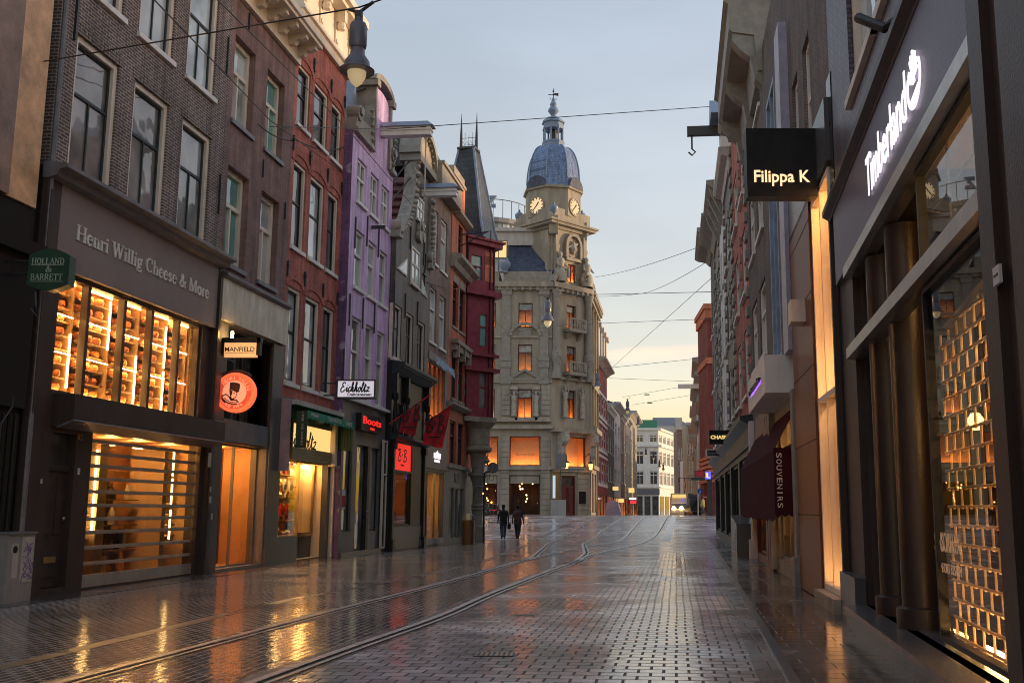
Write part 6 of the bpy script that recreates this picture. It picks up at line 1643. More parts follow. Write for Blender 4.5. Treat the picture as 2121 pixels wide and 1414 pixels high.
# wall lanterns with lit lamps
for x in (drc[0] - .2, drc[1] + 1.2):
    t = MB(); z = zg(101) + 4.7; t.tube([(x, -.1, z + .9), (x, -.6, z + 1.3), (x, -.9, z + 1.0), (x, -.9, z + .4)], .04, 6); t.lathe(x, -.9, [(.3, z + .25), (.34, z + .3), (.05, z + .5)], 8); lo = t.build('wall_lantern', M['iron'], hc)
    MB().lathe(x, -.9, [(.14, z - .3), (.25, z + .2), (.22, z + .25)], 8).build('lamp_glass', emit('lantern_glass', (1, .42, .12), 3.5 * W), lo)
# curved pediment and seated statues on the cornice of the chamfer
mb = MB(); mb.ribbon([(mid + .2 + (LC / 2) * math.cos(math.radians(t)), z_cor + 1.35 * math.sin(math.radians(t))) for t in range(0, 75, 15)], .4, -.6, .1); mb.ribbon([(mid - .2 - (LC / 2) * math.cos(math.radians(t)), z_cor + 1.35 * math.sin(math.radians(t))) for t in range(0, 75, 15)], .4, -.6, .1)
mb.build('broken_pediment', M['stone_pale'], hc)
for u, s in ((LC * .18, 1), (LC * .9, -1)):
    mb = MB(); z = z_cor + .9
    mb.lathe(u, -.2, [(.6, z - .7), (.72, z), (.55, z + .5), (.35, z + .8), (.45, z + 1.3), (.4, z + 1.6), (.15, z + 1.8), (.24, z + 2.05), (.2, z + 2.25), (.05, z + 2.4)], 10); mb.tube([(u + s * .1, -.5, z + .6), (u + s * .55, -.8, z + .55), (u + s * .6, -.8, z - .3)], [.22, .2, .12], 8); mb.tube([(u - .35, -.2, z + 1.5), (u - .6, -.4, z + 1.0), (u - .3, -.7, z + .7)], [.13, .11, .08], 6); mb.tube([(u + .35, -.2, z + 1.5), (u + .6, -.4, z + 1.0), (u + .5, -.7, z + .8)], [.13, .11, .08], 6)
    mb.build('seated_statue', M['ornament'], hc, smooth=True)
# side along the street
hs_ = holder(FS, 'street_side')
sw_ = [(.8 + k * 3.1, 2.2 + k * 3.1, *r) for k in range(3) for r in row]
sg_ = [(.6 + k * 3.1, 2.6 + k * 3.1, zg(108) + .3, 5.2) for k in range(3)]
mb = MB(); grid_wall(mb, 0, LS, -.3, z_cor, sw_ + sg_, .3)
mb.quad((LS, 0, -.3), (LS, 12, -.3), (LS, 12, z_cor), (LS, 0, z_cor)); mb.build('wall', M['stone'], hs_)
for i, r in enumerate(sw_): window(hs_, r, 'g_sky', 'stone', None, .1, .15, .7, 'lower', 'stone')
for r in sg_: lit_window(hs_, r, 'maroon', .2, .1, None, 'roomwarm', 'e_orange', .1, 1.2, 2)
mb = MB()
for z0, z1, e in ((z_cor - .5, z_cor, .7), (z_cor - 1.2, z_cor - .5, .4), (row[1][0] - .9, row[1][0] - .6, .35), (row[2][0] - .9, row[2][0] - .4, .6), (5.6, 6.0, .3)): mb.box(0, LS, -e, 0, z0, z1)
for k in range(9): mb.box(.3 + k * 1.2, .75 + k * 1.2, -.65, 0, z_cor - 1.0, z_cor - .52)
for k in range(4): mb.box(.05 + k * 3.1, .5 + k * 3.1, -.25, 0, 6, z_cor - 1.2)
mb.build('cornice', M['stone'], hs_)
mb = MB(); mb.plan([(0, 0), (LA, 0), tuple(FA.uw(P2)[:2]), tuple(FA.uw(P3)[:2]), (0, 12)], z_cor - .2, z_cor - .05); mb.build('flat_roof', M['lead'], BA)
# tower stage, turned 45 degrees
sT = LC * .98; Mx = sub(FC)
zT0, zT1 = z_cor - .1, ch_('D5', 800, 170)[1]
tb = bpy.data.objects.new('clock_tower', None); COL.objects.link(tb); tb.parent = BA; tb.matrix_basis = Mx
e = .25
dwin = (LC * .5 - .1, LC * .5 + 1.0, zT0 + .6, ch_('D5', 820, 470)[1])
mb = MB(); grid_wall(mb, e, sT, zT0, zT1, [dwin], .4, .3); grid = [(e, .3), (e, sT), (sT, sT), (sT, .3)]
mb.quad((e, sT, zT0), (e, .3, zT0), (e, .3, zT1), (e, sT, zT1)); mb.quad((sT, .3, zT0), (sT, sT, zT0), (sT, sT, zT1), (sT, .3, zT1)); mb.quad((e, .3, zT1), (sT, .3, zT1), (sT, sT, zT1), (e, sT, zT1)); mb.quad((sT, sT, zT0), (e, sT, zT0), (e, sT, zT1), (sT, sT, zT1))
mb.build('tower_wall', M['stone'], tb)
lit_window(tb, dwin, 'maroon', .5, .08, None, 'blind', 'e_orange', .1, .6, 'both')
mb = MB()
for u, y in ((e, .3), (sT, .3), (e, sT)):
    for dx, dy in ((.45, -.1), (-.1, .45)):
        if u == sT and dx > 0: dx = -dx
        mb.lathe(u + dx, y + dy, [(.45, zT0), (.45, zT0 + .8), (.3, zT0 + .9), (.3, zT1 - 2.4), (.42, zT1 - 1.9), (.42, zT1 - 1.7), (.32, zT1 - 1.6), (.32, zT1 - .3)], 4, PI / 4 * 0)
mb.build('tower_pilaster', M['stone'], tb)
m = LC * .5 + .45
mb = MB(); za = dwin[3] + .3; mb.box(m - 1.05, m + 1.05, -.05, .3, za, za + .3); mb.ribbon([(m + 1.0 * math.cos(math.radians(t)), za + 1.6 + 1.1 * math.sin(math.radians(t))) for t in range(0, 181, 18)], .3, -.1, .3); mb.box(m - 1.15, m - .85, -.1, .3, za + .3, za + 1.6); mb.box(m + .85, m + 1.15, -.1, .3, za + .3, za + 1.6)
mb.build('niche_arch', M['stone_pale'], tb)
mb = MB(); mb.disc(m, za + 1.5, .85, .22, .3, 16, 1.1); mb.build('niche', M['stone_dark'], tb)
mb = MB(); mb.lathe(m, .1, [(.1, za + .7), (.45, za + 1.2), (.3, za + 1.6), (.2, za + 1.9), (.05, za + 2.1)], 8); mb.tube([(m - .8, .1, za + 1.3), (m, .05, za + 1.6), (m + .75, .1, za + 2.0)], [.1, .22, .06], 6); mb.build('niche_relief', M['ornament'], tb)
cx_, cy_ = (e + sT) / 2, (.3 + sT) / 2
sq = [(e, .3), (sT, .3), (sT, sT), (e, sT)]
def sqring(ex, z0, z1): return MB().plan([(e - ex, .3 - ex), (sT + ex, .3 - ex), (sT + ex, sT + ex), (e - ex, sT + ex)], z0, z1)
mb = sqring(.2, zT1, zT1 + .3); mb2 = sqring(.75, zT1 + .3, zT1 + .55); mb.add(mb2.v, mb2.f); mb3 = sqring(.95, zT1 + .55, zT1 + .75); mb.add(mb3.v, mb3.f); mb4 = sqring(.3, zT1 + .75, zT1 + 2.1); mb.add(mb4.v, mb4.f); mb.build('tower_cornice', M['stone'], tb)
# octagonal clock stage: measured on the photo at the tower's distance
CTR = FC.w(cx_, cy_, 0); DT = CTR.y - 2
def tz(k, x, y): return at(c(k, x, y), DT).z
z8a, z8b = zT1 + 2.0, tz('D4', 670, 1085)
Ro = (at(c('D4', 905, 1200), CTR.y).x - at(c('D4', 385, 1200), CTR.y).x) / 2 * 1.03
CT_M = IA @ Matrix.Translation((CTR.x, CTR.y, 0)) @ Matrix.Rotation(math.radians(10), 4, 'Z')
oc = bpy.data.objects.new('clock_stage', None); COL.objects.link(oc); oc.parent = BA; oc.matrix_basis = CT_M
def octa(prof, name, mt, parent=oc, n_=8, smooth=False): return MB().lathe(0, 0, prof, n_, 0).build(name, M[mt], parent, smooth=smooth)
octa([(Ro, z8a - .5), (Ro, z8b - .3), (Ro + .25, z8b - .25), (Ro + .25, z8b), (Ro - .3, z8b + .02)], 'octagon_wall', 'stone')
ap = Ro * math.cos(PI / 8)
zck = (tz('D4', 500, 1188) + tz('D4', 500, 1343)) / 2; rck = (tz('D4', 500, 1188) - tz('D4', 500, 1343)) / 2
for ang, mt in ((-135, 'e_clock'), (-45, 'e_clock2')):
    Mf = Matrix.Rotation(math.radians(ang + 90), 4, 'Z')
    kk = bpy.data.objects.new('clock', None); COL.objects.link(kk); kk.parent = oc; kk.matrix_basis = Mf
    # parts of a clock join into meshes of their own
    f_ = MB().disc(0, zck, rck, -ap - .07, -ap, 28).build('clock_dial', M[mt], oc, Mf)
    mb = MB(); mb.ribbon([(rck * 1.03 * math.cos(2 * PI * i / 28), zck + rck * 1.03 * math.sin(2 * PI * i / 28)) for i in range(29)], .14, -ap - .12, -ap); mb.build('dial_rim', M['stone_dark'], f_)
    mb = MB()
    for h in range(12):
        a_ = 2 * PI * h / 12; p0, p1 = .72 * rck, .93 * rck; mb.ribbon([(p0 * math.cos(a_), zck + p0 * math.sin(a_)), (p1 * math.cos(a_), zck + p1 * math.sin(a_))], .1, -ap - .085, -ap - .07)
    for L_, a_, w in ((.85, 225, .09), (.5, 52, .12)): mb.ribbon([(0, zck), (L_ * rck * math.cos(math.radians(a_)), zck + L_ * rck * math.sin(math.radians(a_)))], w, -ap - .1 - .01 * w, -ap - .07)
    mb.build('clock_hands', M['black'], f_); bpy.data.objects.remove(kk)
    mb = MB(); hwd = Ro * math.sin(PI / 8)
    zz = z8b - .05; mb.prism([(-hwd * 1.02, zz)] + [(hwd * 1.02 * math.cos(math.radians(t)), zz + 1.15 * math.sin(math.radians(t))) for t in range(180, -1, -15)], -ap - .3, -ap + .9); mb.build('clock_hood', M['slate_navy'], oc, Mf)
for ang in (-90, 0, 180, 90): pass
# dome
zd0, zd1 = z8b, tz('D4', 670, 1000); zd2 = tz('D4', 670, 655)
Rd = (at(c('D4', 888, 950), CTR.y).x - at(c('D4', 395, 950), CTR.y).x) / 2 * 1.03
rl = (at(c('D4', 740, 650), CTR.y).x - at(c('D4', 540, 650), CTR.y).x) / 2 * 1.06
prof = [(Rd * 1.04, zd0 - .02), (Rd * 1.0, zd1)] + [(rl + (Rd - rl) * math.cos(math.radians(t)) ** .85, zd1 + (zd2 - zd1) * math.sin(math.radians(t))) for t in range(8, 90, 8)] + [(rl, zd2)]
octa(prof, 'dome', 'slate_blue')
mb = MB()
for j in range(8):
    an = 2 * PI * (j + .5) / 8; mb.tube([((r + .03) * math.cos(an), (r + .03) * math.sin(an), z) for r, z in prof[1:]], .07, 6)
mb.build('dome_rib', M['metal_blue'], oc)
zl0, zl1, zl2, zl3 = tz('D4', 640, 620), tz('D4', 640, 600), tz('D4', 640, 480), tz('D4', 640, 415)
octa([(rl, zd2 - .1), (rl, zl0), (rl * 1.04, zl0 + .03), (rl * 1.04, zl1), (rl * .9, zl1 + .02)], 'lantern_base', 'metal_blue')
mb = MB()
for j in range(8):
    an = 2 * PI * (j + .5) / 8; mb.lathe(rl * .86 * math.cos(an), rl * .86 * math.sin(an), [(.15, zl1), (.1, zl1 + .15), (.1, zl2 - .1), (.17, zl2 + .05)], 8)
mb.build('lantern_column', M['metal_blue'], oc)
mb = MB().lathe(0, 0, [(rl * .35, zl1), (rl * .3, zl2), (.1, zl2 + .1)], 8); mb.build('bell', M['iron'], oc)
ztip = tz('D4', 640, 350)
octa([(rl * .98, zl2), (rl * .98, zl2 + .25), (rl * .9, zl2 + .3), (rl * .9, zl3 - .1), (rl * 1.05, zl3 - .05), (rl * 1.05, zl3 + .08), (rl * .6, zl3 + .55), (rl * .26, ztip - .05), (rl * .24, ztip + .05)], 'lantern_roof', 'metal_blue')
zo0, zo1 = tz('D4', 640, 335), tz('D4', 640, 258); ro = (at(c('D4', 688, 300), CTR.y).x - at(c('D4', 587, 300), CTR.y).x) / 2
octa([(.2, ztip), (.24, zo0 - .1), (ro * .5, zo0), (ro, zo0 + (zo1 - zo0) * .45), (ro * .95, zo0 + (zo1 - zo0) * .7), (ro * .6, zo1), (.3, zo1 + .05), (.38, zo1 + .25), (.32, zo1 + .4), (.12, zo1 + .9), (.05, zo1 + 1.2)], 'onion_finial', 'metal_blue', n_=12)
zv = tz('D4', 637, 80)
mb = MB(); mb.tube([(0, 0, zo1 + 1.1), (0, 0, zv)], .035, 6)
for z in (zo1 + 1.35, zo1 + 1.75): mb.lathe(0, 0, [(.02, z - .12), (.13, z), (.02, z + .12)], 8)
mb.box(-.55, .55, -.02, .02, zv - .75, zv - .68); mb.prism([(.05, zv - .55), (.55, zv - .45), (.5, zv - .8), (.05, zv - .72)], -.02, .02)
for s in (-1, 1): mb.tube([(0, 0, zv - 1.1), (s * .3, 0, zv - 1.25), (s * .38, 0, zv - 1.0)], .03, 5)
mb.build('weather_vane', M['iron'], oc)
# urns at the tower's foot
for k, p in enumerate((('D4', 345, 1360), ('D4', 937, 1365), ('D4', 670, 1285))):
    d_ = CTR.y if k < 2 else CTR.y - 3.6; w3 = at(c(*p), d_); mb = MB(); mb.lathe(0, 0, [(.2, -.75), (.14, -.55), (.42, -.2), (.46, .15), (.3, .35), (.1, .4), (.14, .55), (.02, .75)], 12)
    mb.build('urn', M['metal_blue'], BA, IA @ Matrix.Translation(w3), smooth=True)
for s, p in ((1, ('D4', 345, 1360)), (-1, ('D4', 937, 1365))):
    w3 = at(c(*p), CTR.y); MB().box(-.5, .5, -.5, .5, -2.6, -.75).build('corner_plinth', M['stone'], BA, IA @ Matrix.Translation(w3))
w3 = at(c('D4', 670, 1285), CTR.y - 3.6); MB().box(-.45, .45, -.3, 1.2, -2.6, -.75).build('corner_plinth', M['stone'], BA, IA @ Matrix.Translation(w3))

# ---- modern office block with rooftop letter behind
w3 = at((1040, 480), 128)
BM = base('office_building', 'modern glass office block with rounded top floor and rooftop letter behind the spire', 'building', WO, w3.x, 128, 0)
x0, x1 = at((985, 480), 128).x, at((1105, 480), 128).x; zt_ = at((1020, 447), 128).z; z2 = at((1040, 490), 128).z
mb = MB().plan([(x0 - 4, 128), (x1, 128), (x1, 140), (x0 - 4, 140)], 0, z2); mb.build('wall', M['greywhite'], BM)
cxm = at((1000, 470), 128).x; Rm = at((1092, 470), 128).x - cxm
mb = MB(); mb.lathe(cxm, 134, [(Rm, z2), (Rm, zt_ - .8)], 28); mb.build('glass_drum', M['g_sky'], BM)
mb = MB(); mb.lathe(cxm, 134, [(Rm + .15, zt_ - .8), (Rm + .4, zt_ - .7), (Rm + .4, zt_ - .1), (Rm, zt_)], 28)
for f in (.1, .4, .7): mb.lathe(cxm, 134, [(Rm + .1, z2 + (zt_ - z2) * f), (Rm + .12, z2 + (zt_ - z2) * f + .12)], 28)
for j in range(28): an = 2 * PI * j / 28; mb.tube([(cxm + Rm * math.cos(an), 134 + Rm * math.sin(an), z2), (cxm + Rm * math.cos(an), 134 + Rm * math.sin(an), zt_ - .8)], .09, 5)
mb.build('window_frame', M['greylight'], BM)
mb = MB(); ztr = at((1040, 410), 128).z
for j in range(28):
    an = 2 * PI * j / 28; mb.tube([(cxm + Rm * math.cos(an), 134 + Rm * math.sin(an), zt_), (cxm + Rm * math.cos(an), 134 + Rm * math.sin(an), ztr)], .05, 5)
mb.tube([(cxm + Rm * math.cos(2 * PI * j / 28), 134 + Rm * math.sin(2 * PI * j / 28), ztr) for j in range(29)], .06, 5); mb.build('roof_railing', M['grey'], BM)
a0, a1 = at((1006, 440), 127).x, at((1029, 440), 127).x; q0, q1 = at((1010, 431), 127).z, at((1010, 408), 127).z
mb = MB(); text(mb, 'Z', a0, a1, q0, q1, 126.9, .5, .06); mb.build('roof_letter', M['metal_blue'], BM)
# ================================================================== far row on the left beyond the corner building
SX0, SD0 = P3.x, P3.y
FF = Fr((P3.x, P3.y), (P3.x + .105 * 100, P3.y + 100))
def fu(X, Y=900): return FF.px((X, Y))[0]
def fz(X, Y): return FF.px((X, Y))[1]
def far_house(label, name, u0, u1, zt, mt, ncol, rowsz, g='g_mid', fm='white', roof=None, cor='greywhite', shop='e_orange', cat='house', bands=None, off=0, cr=.5):
    Bz = base(name, label, cat, FF, u0, 0, 0)
    W_ = u1 - u0
    ops = [(u0 + W_ * (i + .25) / ncol, u0 + W_ * (i + .75) / ncol, z, z + h) for z, h in rowsz for i in range(ncol)]
    sh = (u0 + .4, u1 - .4, .3, 3.2)
    wall(Bz, u0, u1, -.3, zt, ops + [sh], M[mt], 12, .2)
    for r in ops: window(Bz, r, g, fm, None, .1, .1, .6, None, fm)
    lit_window(Bz, sh, 'blackpaint', .12, .1, None, 'roomwarm', shop, .12, 1.2, 3)
    if cor: MB().prof(u0 - .02, u1 + .02, [(0, zt + .1), (-cr, zt + .05), (-cr, zt - .15), (-cr * .5, zt - .35), (-.1, zt - .7), (0, zt - .7)]).build('cornice', M[cor], Bz)
    if roof:
        MB().add([(u0, 0, zt), (u1, 0, zt), (u1, 12, zt), (u0, 12, zt), (u0, 6, zt + roof), (u1, 6, zt + roof)], [(0, 1, 5, 4), (2, 3, 4, 5), (0, 4, 3), (1, 2, 5)]).build('roof', M['slate_dark'], Bz)
    if bands:
        mb = MB()
        for z in bands: mb.box(u0, u1, -.06, 0, z, z + .3)
        for r in ops:
            for k in range(3): zz = r[2] + (r[3] - r[2]) * k / 2.2; mb.box(r[1], r[1] + .3, -.05, 0, zz, zz + .28)
        mb.build('stone_band', M['white'], Bz)
    return Bz
ua, ub_ = 0, fu(1257.5)
z1_ = fz(1250, 760)
far_house('red brick house with white stone bands and tall attic, next beyond the clock tower', 'banded_house', ua, ub_, z1_, 'brick_band', 4, [(4.5, 2.4), (8.4, 2.4), (12.2, 2.2)], 'g_dark', 'white', None, 'greywhite', bands=[4.1, 7.4, 8.0, 11.2, 11.8, 14.6], cr=1.0)
Bx = [o for o in COL.objects if o.name.startswith('banded_house')][0]
mb = MB()
for k in range(4):
    x = ub_ * (k + .5) / 4; mb.box(x - .6, x + .6, -.1, 2, z1_, z1_ + 3.6); mb.box(x - .8, x + .8, -.4, 2.2, z1_ + 3.6, z1_ + 4.1)
mb.build('attic_dormer', M['greywhite'], Bx)
e = [ub_, fu(1272), fu(1285), fu(1296), fu(1305), fu(1319)]
far_house('house with steep dark gable end and pale dormers, left row beyond the banded house', 'gabled_house', e[0], e[1], fz(1266, 850), 'brick_night', 3, [(5, 2), (8.6, 2), (12, 1.8)], roof=max(5, fz(1281, 785) - fz(1266, 850)), cor='white')
far_house('narrow white fronted house with carved cornice in the far left row', 'gabled_house', e[1], e[2], fz(1280, 845), 'plaster_white', 2, [(5, 2), (8.4, 2), (11.6, 1.8)], roof=2, cr=.9)
far_house('dark brick house with orange lit first floor in the far left row', 'gabled_house', e[2], e[3], fz(1292, 868), 'brick_umber', 2, [(5.4, 3), (10, 2)], 'g_mid', roof=2.5)
far_house('grey house with blue slate roof near the end of the far left row', 'gabled_house', e[3], e[4], fz(1300, 870), 'greylight', 2, [(5, 2.2), (8.4, 2.2), (11.6, 2)], roof=3)
far_house('last sandstone house of the far left row with heavy cornice', 'gabled_house', e[4], e[5], fz(1315, 868), 'stone', 3, [(5, 2.2), (8.6, 2.2), (12, 2)], roof=1.5, cr=1.2)

# ================================================================== white building closing the street
DW = 225.0
WX = lambda X: at((X, 1000), DW).x
WZ = lambda Y: at((1350, Y), DW).z
FW = Fr((WX(1300), DW), (WX(1365), DW)); LW = WX(1365) - WX(1300)
BW = base('office_building', 'white stone building with large windows closing the far end of the street', 'building', FW, 0, 0, 0)
FW2 = Fr((WX(1365), DW), (WX(1365) + 9.5, DW + 34)); LW2 = 20
def wxx(x): return FW.px(c('G5', x, 600))[0]
rw = [(WZ(916), WZ(899)), (WZ(962), WZ(933)), (WZ(1004), WZ(975))]
cw_ = [(.02 * LW + .3, LW * .36), (LW * .38, LW * .45), (LW * .76, LW * .97)]
cw_ = [(.1, LW * .17), (LW * .26, LW * .53), (LW * .7, LW * .97)]
ops = [(a_, b_, *r) for r in rw for a_, b_ in cw_]
zt_ = WZ(886)
mb = MB(); grid_wall(mb, 0, LW, -.3, zt_, ops, .4); mb.build('wall', M['white'], BW)
for r in ops: window(BW, r, 'g_dark', 'white', None, .22, .2, .7, 'both', None)
H2 = bpy.data.objects.new('right_wing', None); COL.objects.link(H2); H2.parent = BW; H2.matrix_basis = BW.matrix_basis.inverted() @ FW2.M
ep = FW2.px((1404, 1000))[0]
ops2 = [(ep * (k + .12) / 5, ep * (k + .9) / 5, *r) for r in rw for k in range(5)]
mb = MB(); grid_wall(mb, 0, ep, -.3, zt_, ops2, .4); mb.quad((ep, 0, -.3), (ep, 15, -.3), (ep, 15, zt_), (ep, 0, zt_)); mb.build('wall', M['white'], H2)
for r in ops2: window(H2, r, 'g_mid', 'white', None, .2, .2, .75, 'both', None)
mb = MB()
for z0, z1, e_ in ((zt_ - .5, zt_, .5), (WZ(925), WZ(921), .6), (WZ(1010), WZ(1007), .3), (WZ(1024), WZ(1012), .15)): mb.box(0, LW + e_, -e_, 0, z0, z1)
mb.build('cornice', M['white'], BW)
mb = MB()
for z0, z1, e_ in ((zt_ - .5, zt_ + .01, .5), (WZ(925), WZ(921) + .01, .6), (WZ(1010), WZ(1007) + .01, .3)): mb.box(.0, ep, -e_, 0, z0, z1)
mb.build('cornice', M['white'], H2)
mb = MB(); mb.box(0, LW, -.3, -.15, WZ(1024), WZ(1012)); mb.build('fascia_board', M['lead'], BW)
for root, L_ in ((BW, LW), (H2, ep)):
    mb = MB()
    for k in range(4): mb.box(L_ * (k + .12) / 4, L_ * (k + .88) / 4, -.1, -.02, .2, WZ(1027))
    mb.build('shop_window', M['g_dark'], root)
mb = MB(); mb.box(0, LW, 4, 16, zt_, WZ(866)); mb.build('green_roof_cladding', M['copper'], BW)
BWr = base('grey_house', 'grey house with long dark roof behind the white building at the street end', 'house', WO, WX(1390), 250, 0)
x0, x1 = at((1356, 900), 250).x, at((1432, 900), 250).x; za, zb = at((1390, 882), 250).z, at((1390, 860), 250).z
mb = MB().box(x0, x1, 250, 262, -.2, za); mb.build('wall', M['greywhite'], BWr)
MB().add([(x0, 250, za), (x1, 250, za), (x1, 262, za), (x0, 262, za), (x0, 256, zb), (at((1405, 900), 250).x, 256, zb)], [(0, 1, 5, 4), (2, 3, 4, 5), (0, 4, 3), (1, 2, 5)]).build('roof', M['lead'], BWr)
mb = MB(); xs = at((1407, 900), 249).x; mb.box(xs - .8, xs + .8, 249.5, 251.5, za - 1, za + 2); mb.build('chimney', M['greywhite'], BWr)
# small brick houses between the white building and the right row
for k, (X0, X1, Y, mt, lab) in enumerate(((1404, 1418, 890, 'brick_umber', 'tall brown brick house with stepped top beside the white street end building'), (1417, 1425, 952, 'plaster_white', 'low white house at the far end of the street'), (1424, 1437, 880, 'stone', 'sandstone house at the far end under the blue roof'))):
    d_ = 205 - k * 8; a_, b_ = at((X0, 1000), d_).x, at((X1, 1000), d_).x; z_ = at((1410, Y), d_).z
    Fz = Fr((a_, d_), (b_, d_)); W_ = b_ - a_
    Bz = base('far_house', lab, 'house', Fz, 0, 0, 0)
    ops = [(W_ * (i + .2) / 2, W_ * (i + .8) / 2, 4.5 + j * 3.4, 6.7 + j * 3.4) for i in range(2) for j in range(int((z_ - 5) / 3.4))] 
    wall(Bz, 0, W_, -.3, z_, ops, M[mt], 8, .2)
    for r in ops: window(Bz, r, 'g_mid', 'white', None, .08, .1, .6, None, None)
    MB().box(-.1, W_ + .1, -.4, .3, z_, z_ + .5).build('cornice', M['greywhite'], Bz)

# ================================================================== RIGHT ROW
def qr(k, x, y, off=0): return FR.px(c(k, x, y), off)
def ru(X, Y=900, off=0): return FR.px((X, Y), off)[0]
def rz(X, Y, off=0): return FR.px((X, Y), off)[1]

# ---- dark shoe shop nearest on the right; its front turns a little towards the street
FR0 = FR; FR = Fr((RX(15) + .13 * 10, 25), (RX(15) - .13 * 15, 0))
uT0 = ru(1748, 900); uT1 = ru(2056, 900, .12) + .04; uT2 = ru(2330, 900)
BT = base('shop_house', 'dark shopfront with white lit lettering, steel rails and round columns, nearest on the right', 'shop building', FR, uT1, 0, 0)
zc0, zc1 = rz(1740, 367, .15), rz(1740, 362, .15); zcr = (zc0 + zc1) / 2
zu = (rz(1766, 521, .1) + rz(2025, 81, .1)) / 2; zlw = (rz(1773, 708, .1) + rz(2045, 400, .1)) / 2
zst = .32
op = (ru(1775, 800), uT1 - .05, zst, zu - .06)
bw_ = (qr('E4', 130, 470)[0] - .2, qr('E4', 240, 200)[0] + .5, zcr + .95, zcr + 3.6)
wall(BT, uT0, uT2, zcr, zcr + 9, [bw_, (bw_[0] + 2.2, bw_[1] + 2.2, bw_[2], bw_[3])], M['brick_lilac'], 8, .2)
for r in (bw_, (bw_[0] + 2.2, bw_[1] + 2.2, bw_[2], bw_[3])): window(BT, r, 'g_sky', 'cream', None, .14, .12, .6, None, 'cream')
mb = MB(); grid_wall(mb, uT0, uT2, -.3, zcr, [op], .1); mb.build('shop_front', M['taupe_dark'], BT)
mb = MB()
mb.quad((op[0], 1.5, zst), (op[1], 1.5, zst), (op[1], 1.5, zu), (op[0], 1.5, zu)); mb.quad((op[0], 0.1, zst), (op[0], 1.5, zst), (op[0], 1.5, zu), (op[0], .1, zu)); mb.quad((op[0], .1, zu), (op[0], 1.5, zu), (op[1], 1.5, zu), (op[1], .1, zu)); mb.build('recess_wall', M['roomdark'], BT)
MB().prof(uT0 - .05, uT2, [(.0, zcr + .12), (-.18, zcr + .08), (-.18, zcr), (-.1, zcr - .05), (-.09, zcr - .1), (0, zcr - .1)]).build('cornice', M['taupe_dark'], BT)
MB().box(uT0 + .45, uT1 + .1, -.08, 0, zu + .06, zcr - .1).build('fascia_board', mat('violet_glow_fascia', (.11, .09, .15), .4, var=.15, scale=1), BT)  # purple glow on the fascia is put into its base colour
def rail(z, name): MB().prof(op[0] - .06, op[1] + .05, [(-.11, z - .07), (-.11, z + .07), (-.02, z + .08), (.12, z + .08), (.12, z - .08), (-.02, z - .08)]).build(name, M['steel'], BT)
rail(zu, 'upper_rail'); rail(zlw, 'lower_rail')
# letters and the tree mark, standing off the fascia
pa, pb_ = qr('E4', 200, 1100, .14), qr('E4', 435, 600, .14)
zL0 = (qr('E4', 207, 1205, .14)[1] + qr('E4', 435, 760, .14)[1]) / 2; zL1 = zL0 + .46
mb = MB(); text(mb, 'Timberland', pa[0], pb_[0], zL0, zL1, -.1, .012, .002); mb.build('lettering', M['e_white'], BT)
tx0, tx1 = qr('E4', 447, 560, .14)[0], qr('E4', 525, 500, .14)[0]; tz0, tz1 = zL0 - .02, zL1 + .03
mb = MB(); tw = tx1 - tx0; th_ = tz1 - tz0; tm = (tx0 + tx1) / 2
ci = [(tm + tw * .5 * math.cos(math.radians(t)), tz0 + th_ * .42 + th_ * .42 * math.sin(math.radians(t))) for t in range(150, 391, 12)]
mb.ribbon(ci, .035, -.115, -.1)
mb.prism([(tm - .05, tz0 + .2), (tm + .05, tz0 + .2), (tm + .03, tz0 + th_ * .55), (tm - .03, tz0 + th_ * .55)], -.15, -.1)
e_ = 0
for an, L_ in ((90, .48), (60, .42), (120, .42), (35, .36), (145, .36), (75, .44), (105, .44), (10, .3), (170, .3)):
    e_ += 1; a_ = math.radians(an); mb.ribbon([(tm, tz0 + th_ * .5), (tm + tw * 1.05 * L_ * math.cos(a_), tz0 + th_ * .5 + th_ * L_ * .98 * math.sin(a_))], .03, -.115 - e_ * .0004, -.1)
mb.ribbon([(tx0 + .08, tz0 + th_ * .13), (tx1 - .08, tz0 + th_ * .22)], .03, -.1155, -.1); mb.ribbon([(tx0 + .15, tz0 + th_ * .04), (tx1 - .15, tz0 + th_ * .12)], .04, -.116, -.1)
mb.build('tree_emblem', M['e_white'], BT)
# round columns, glass bays
glx = ru(1932, 1000, 0)
for X in (1850, 1898):
    u = ru(X, 1000, -.2); mb = MB(); mb.lathe(u, .2, [(.26, zst), (.26, zst + .2), (.2, zst + .22), (.2, zu - .1)], 24); mb.build('round_column', mat('bronze_column_paint' + str(X), (.035, .024, .022), .3, var=.2), BT, smooth=True)
for X in (1795,):
    MB().box(op[0] + .03, op[0] + .3, .2, .8, zst, zu).build('recess_pier', M['blackpaint'], BT)
gla, glb = glx, op[1]
for nm, z0, z1 in (('lower_glass', zst + .1, zlw - .1), ('upper_glass', zlw + .1, zu - .1)):
    pane(BT, (gla, glb, z0, z1), .03, 'clear', nm, 'blackpaint', .045)
MB().prism([(gla, zlw - .1), (gla, zlw - .5), (glb, zlw - .3), (glb, zlw - .1)], .09, .3).build('shutter_box', M['taupe_dark'], BT)
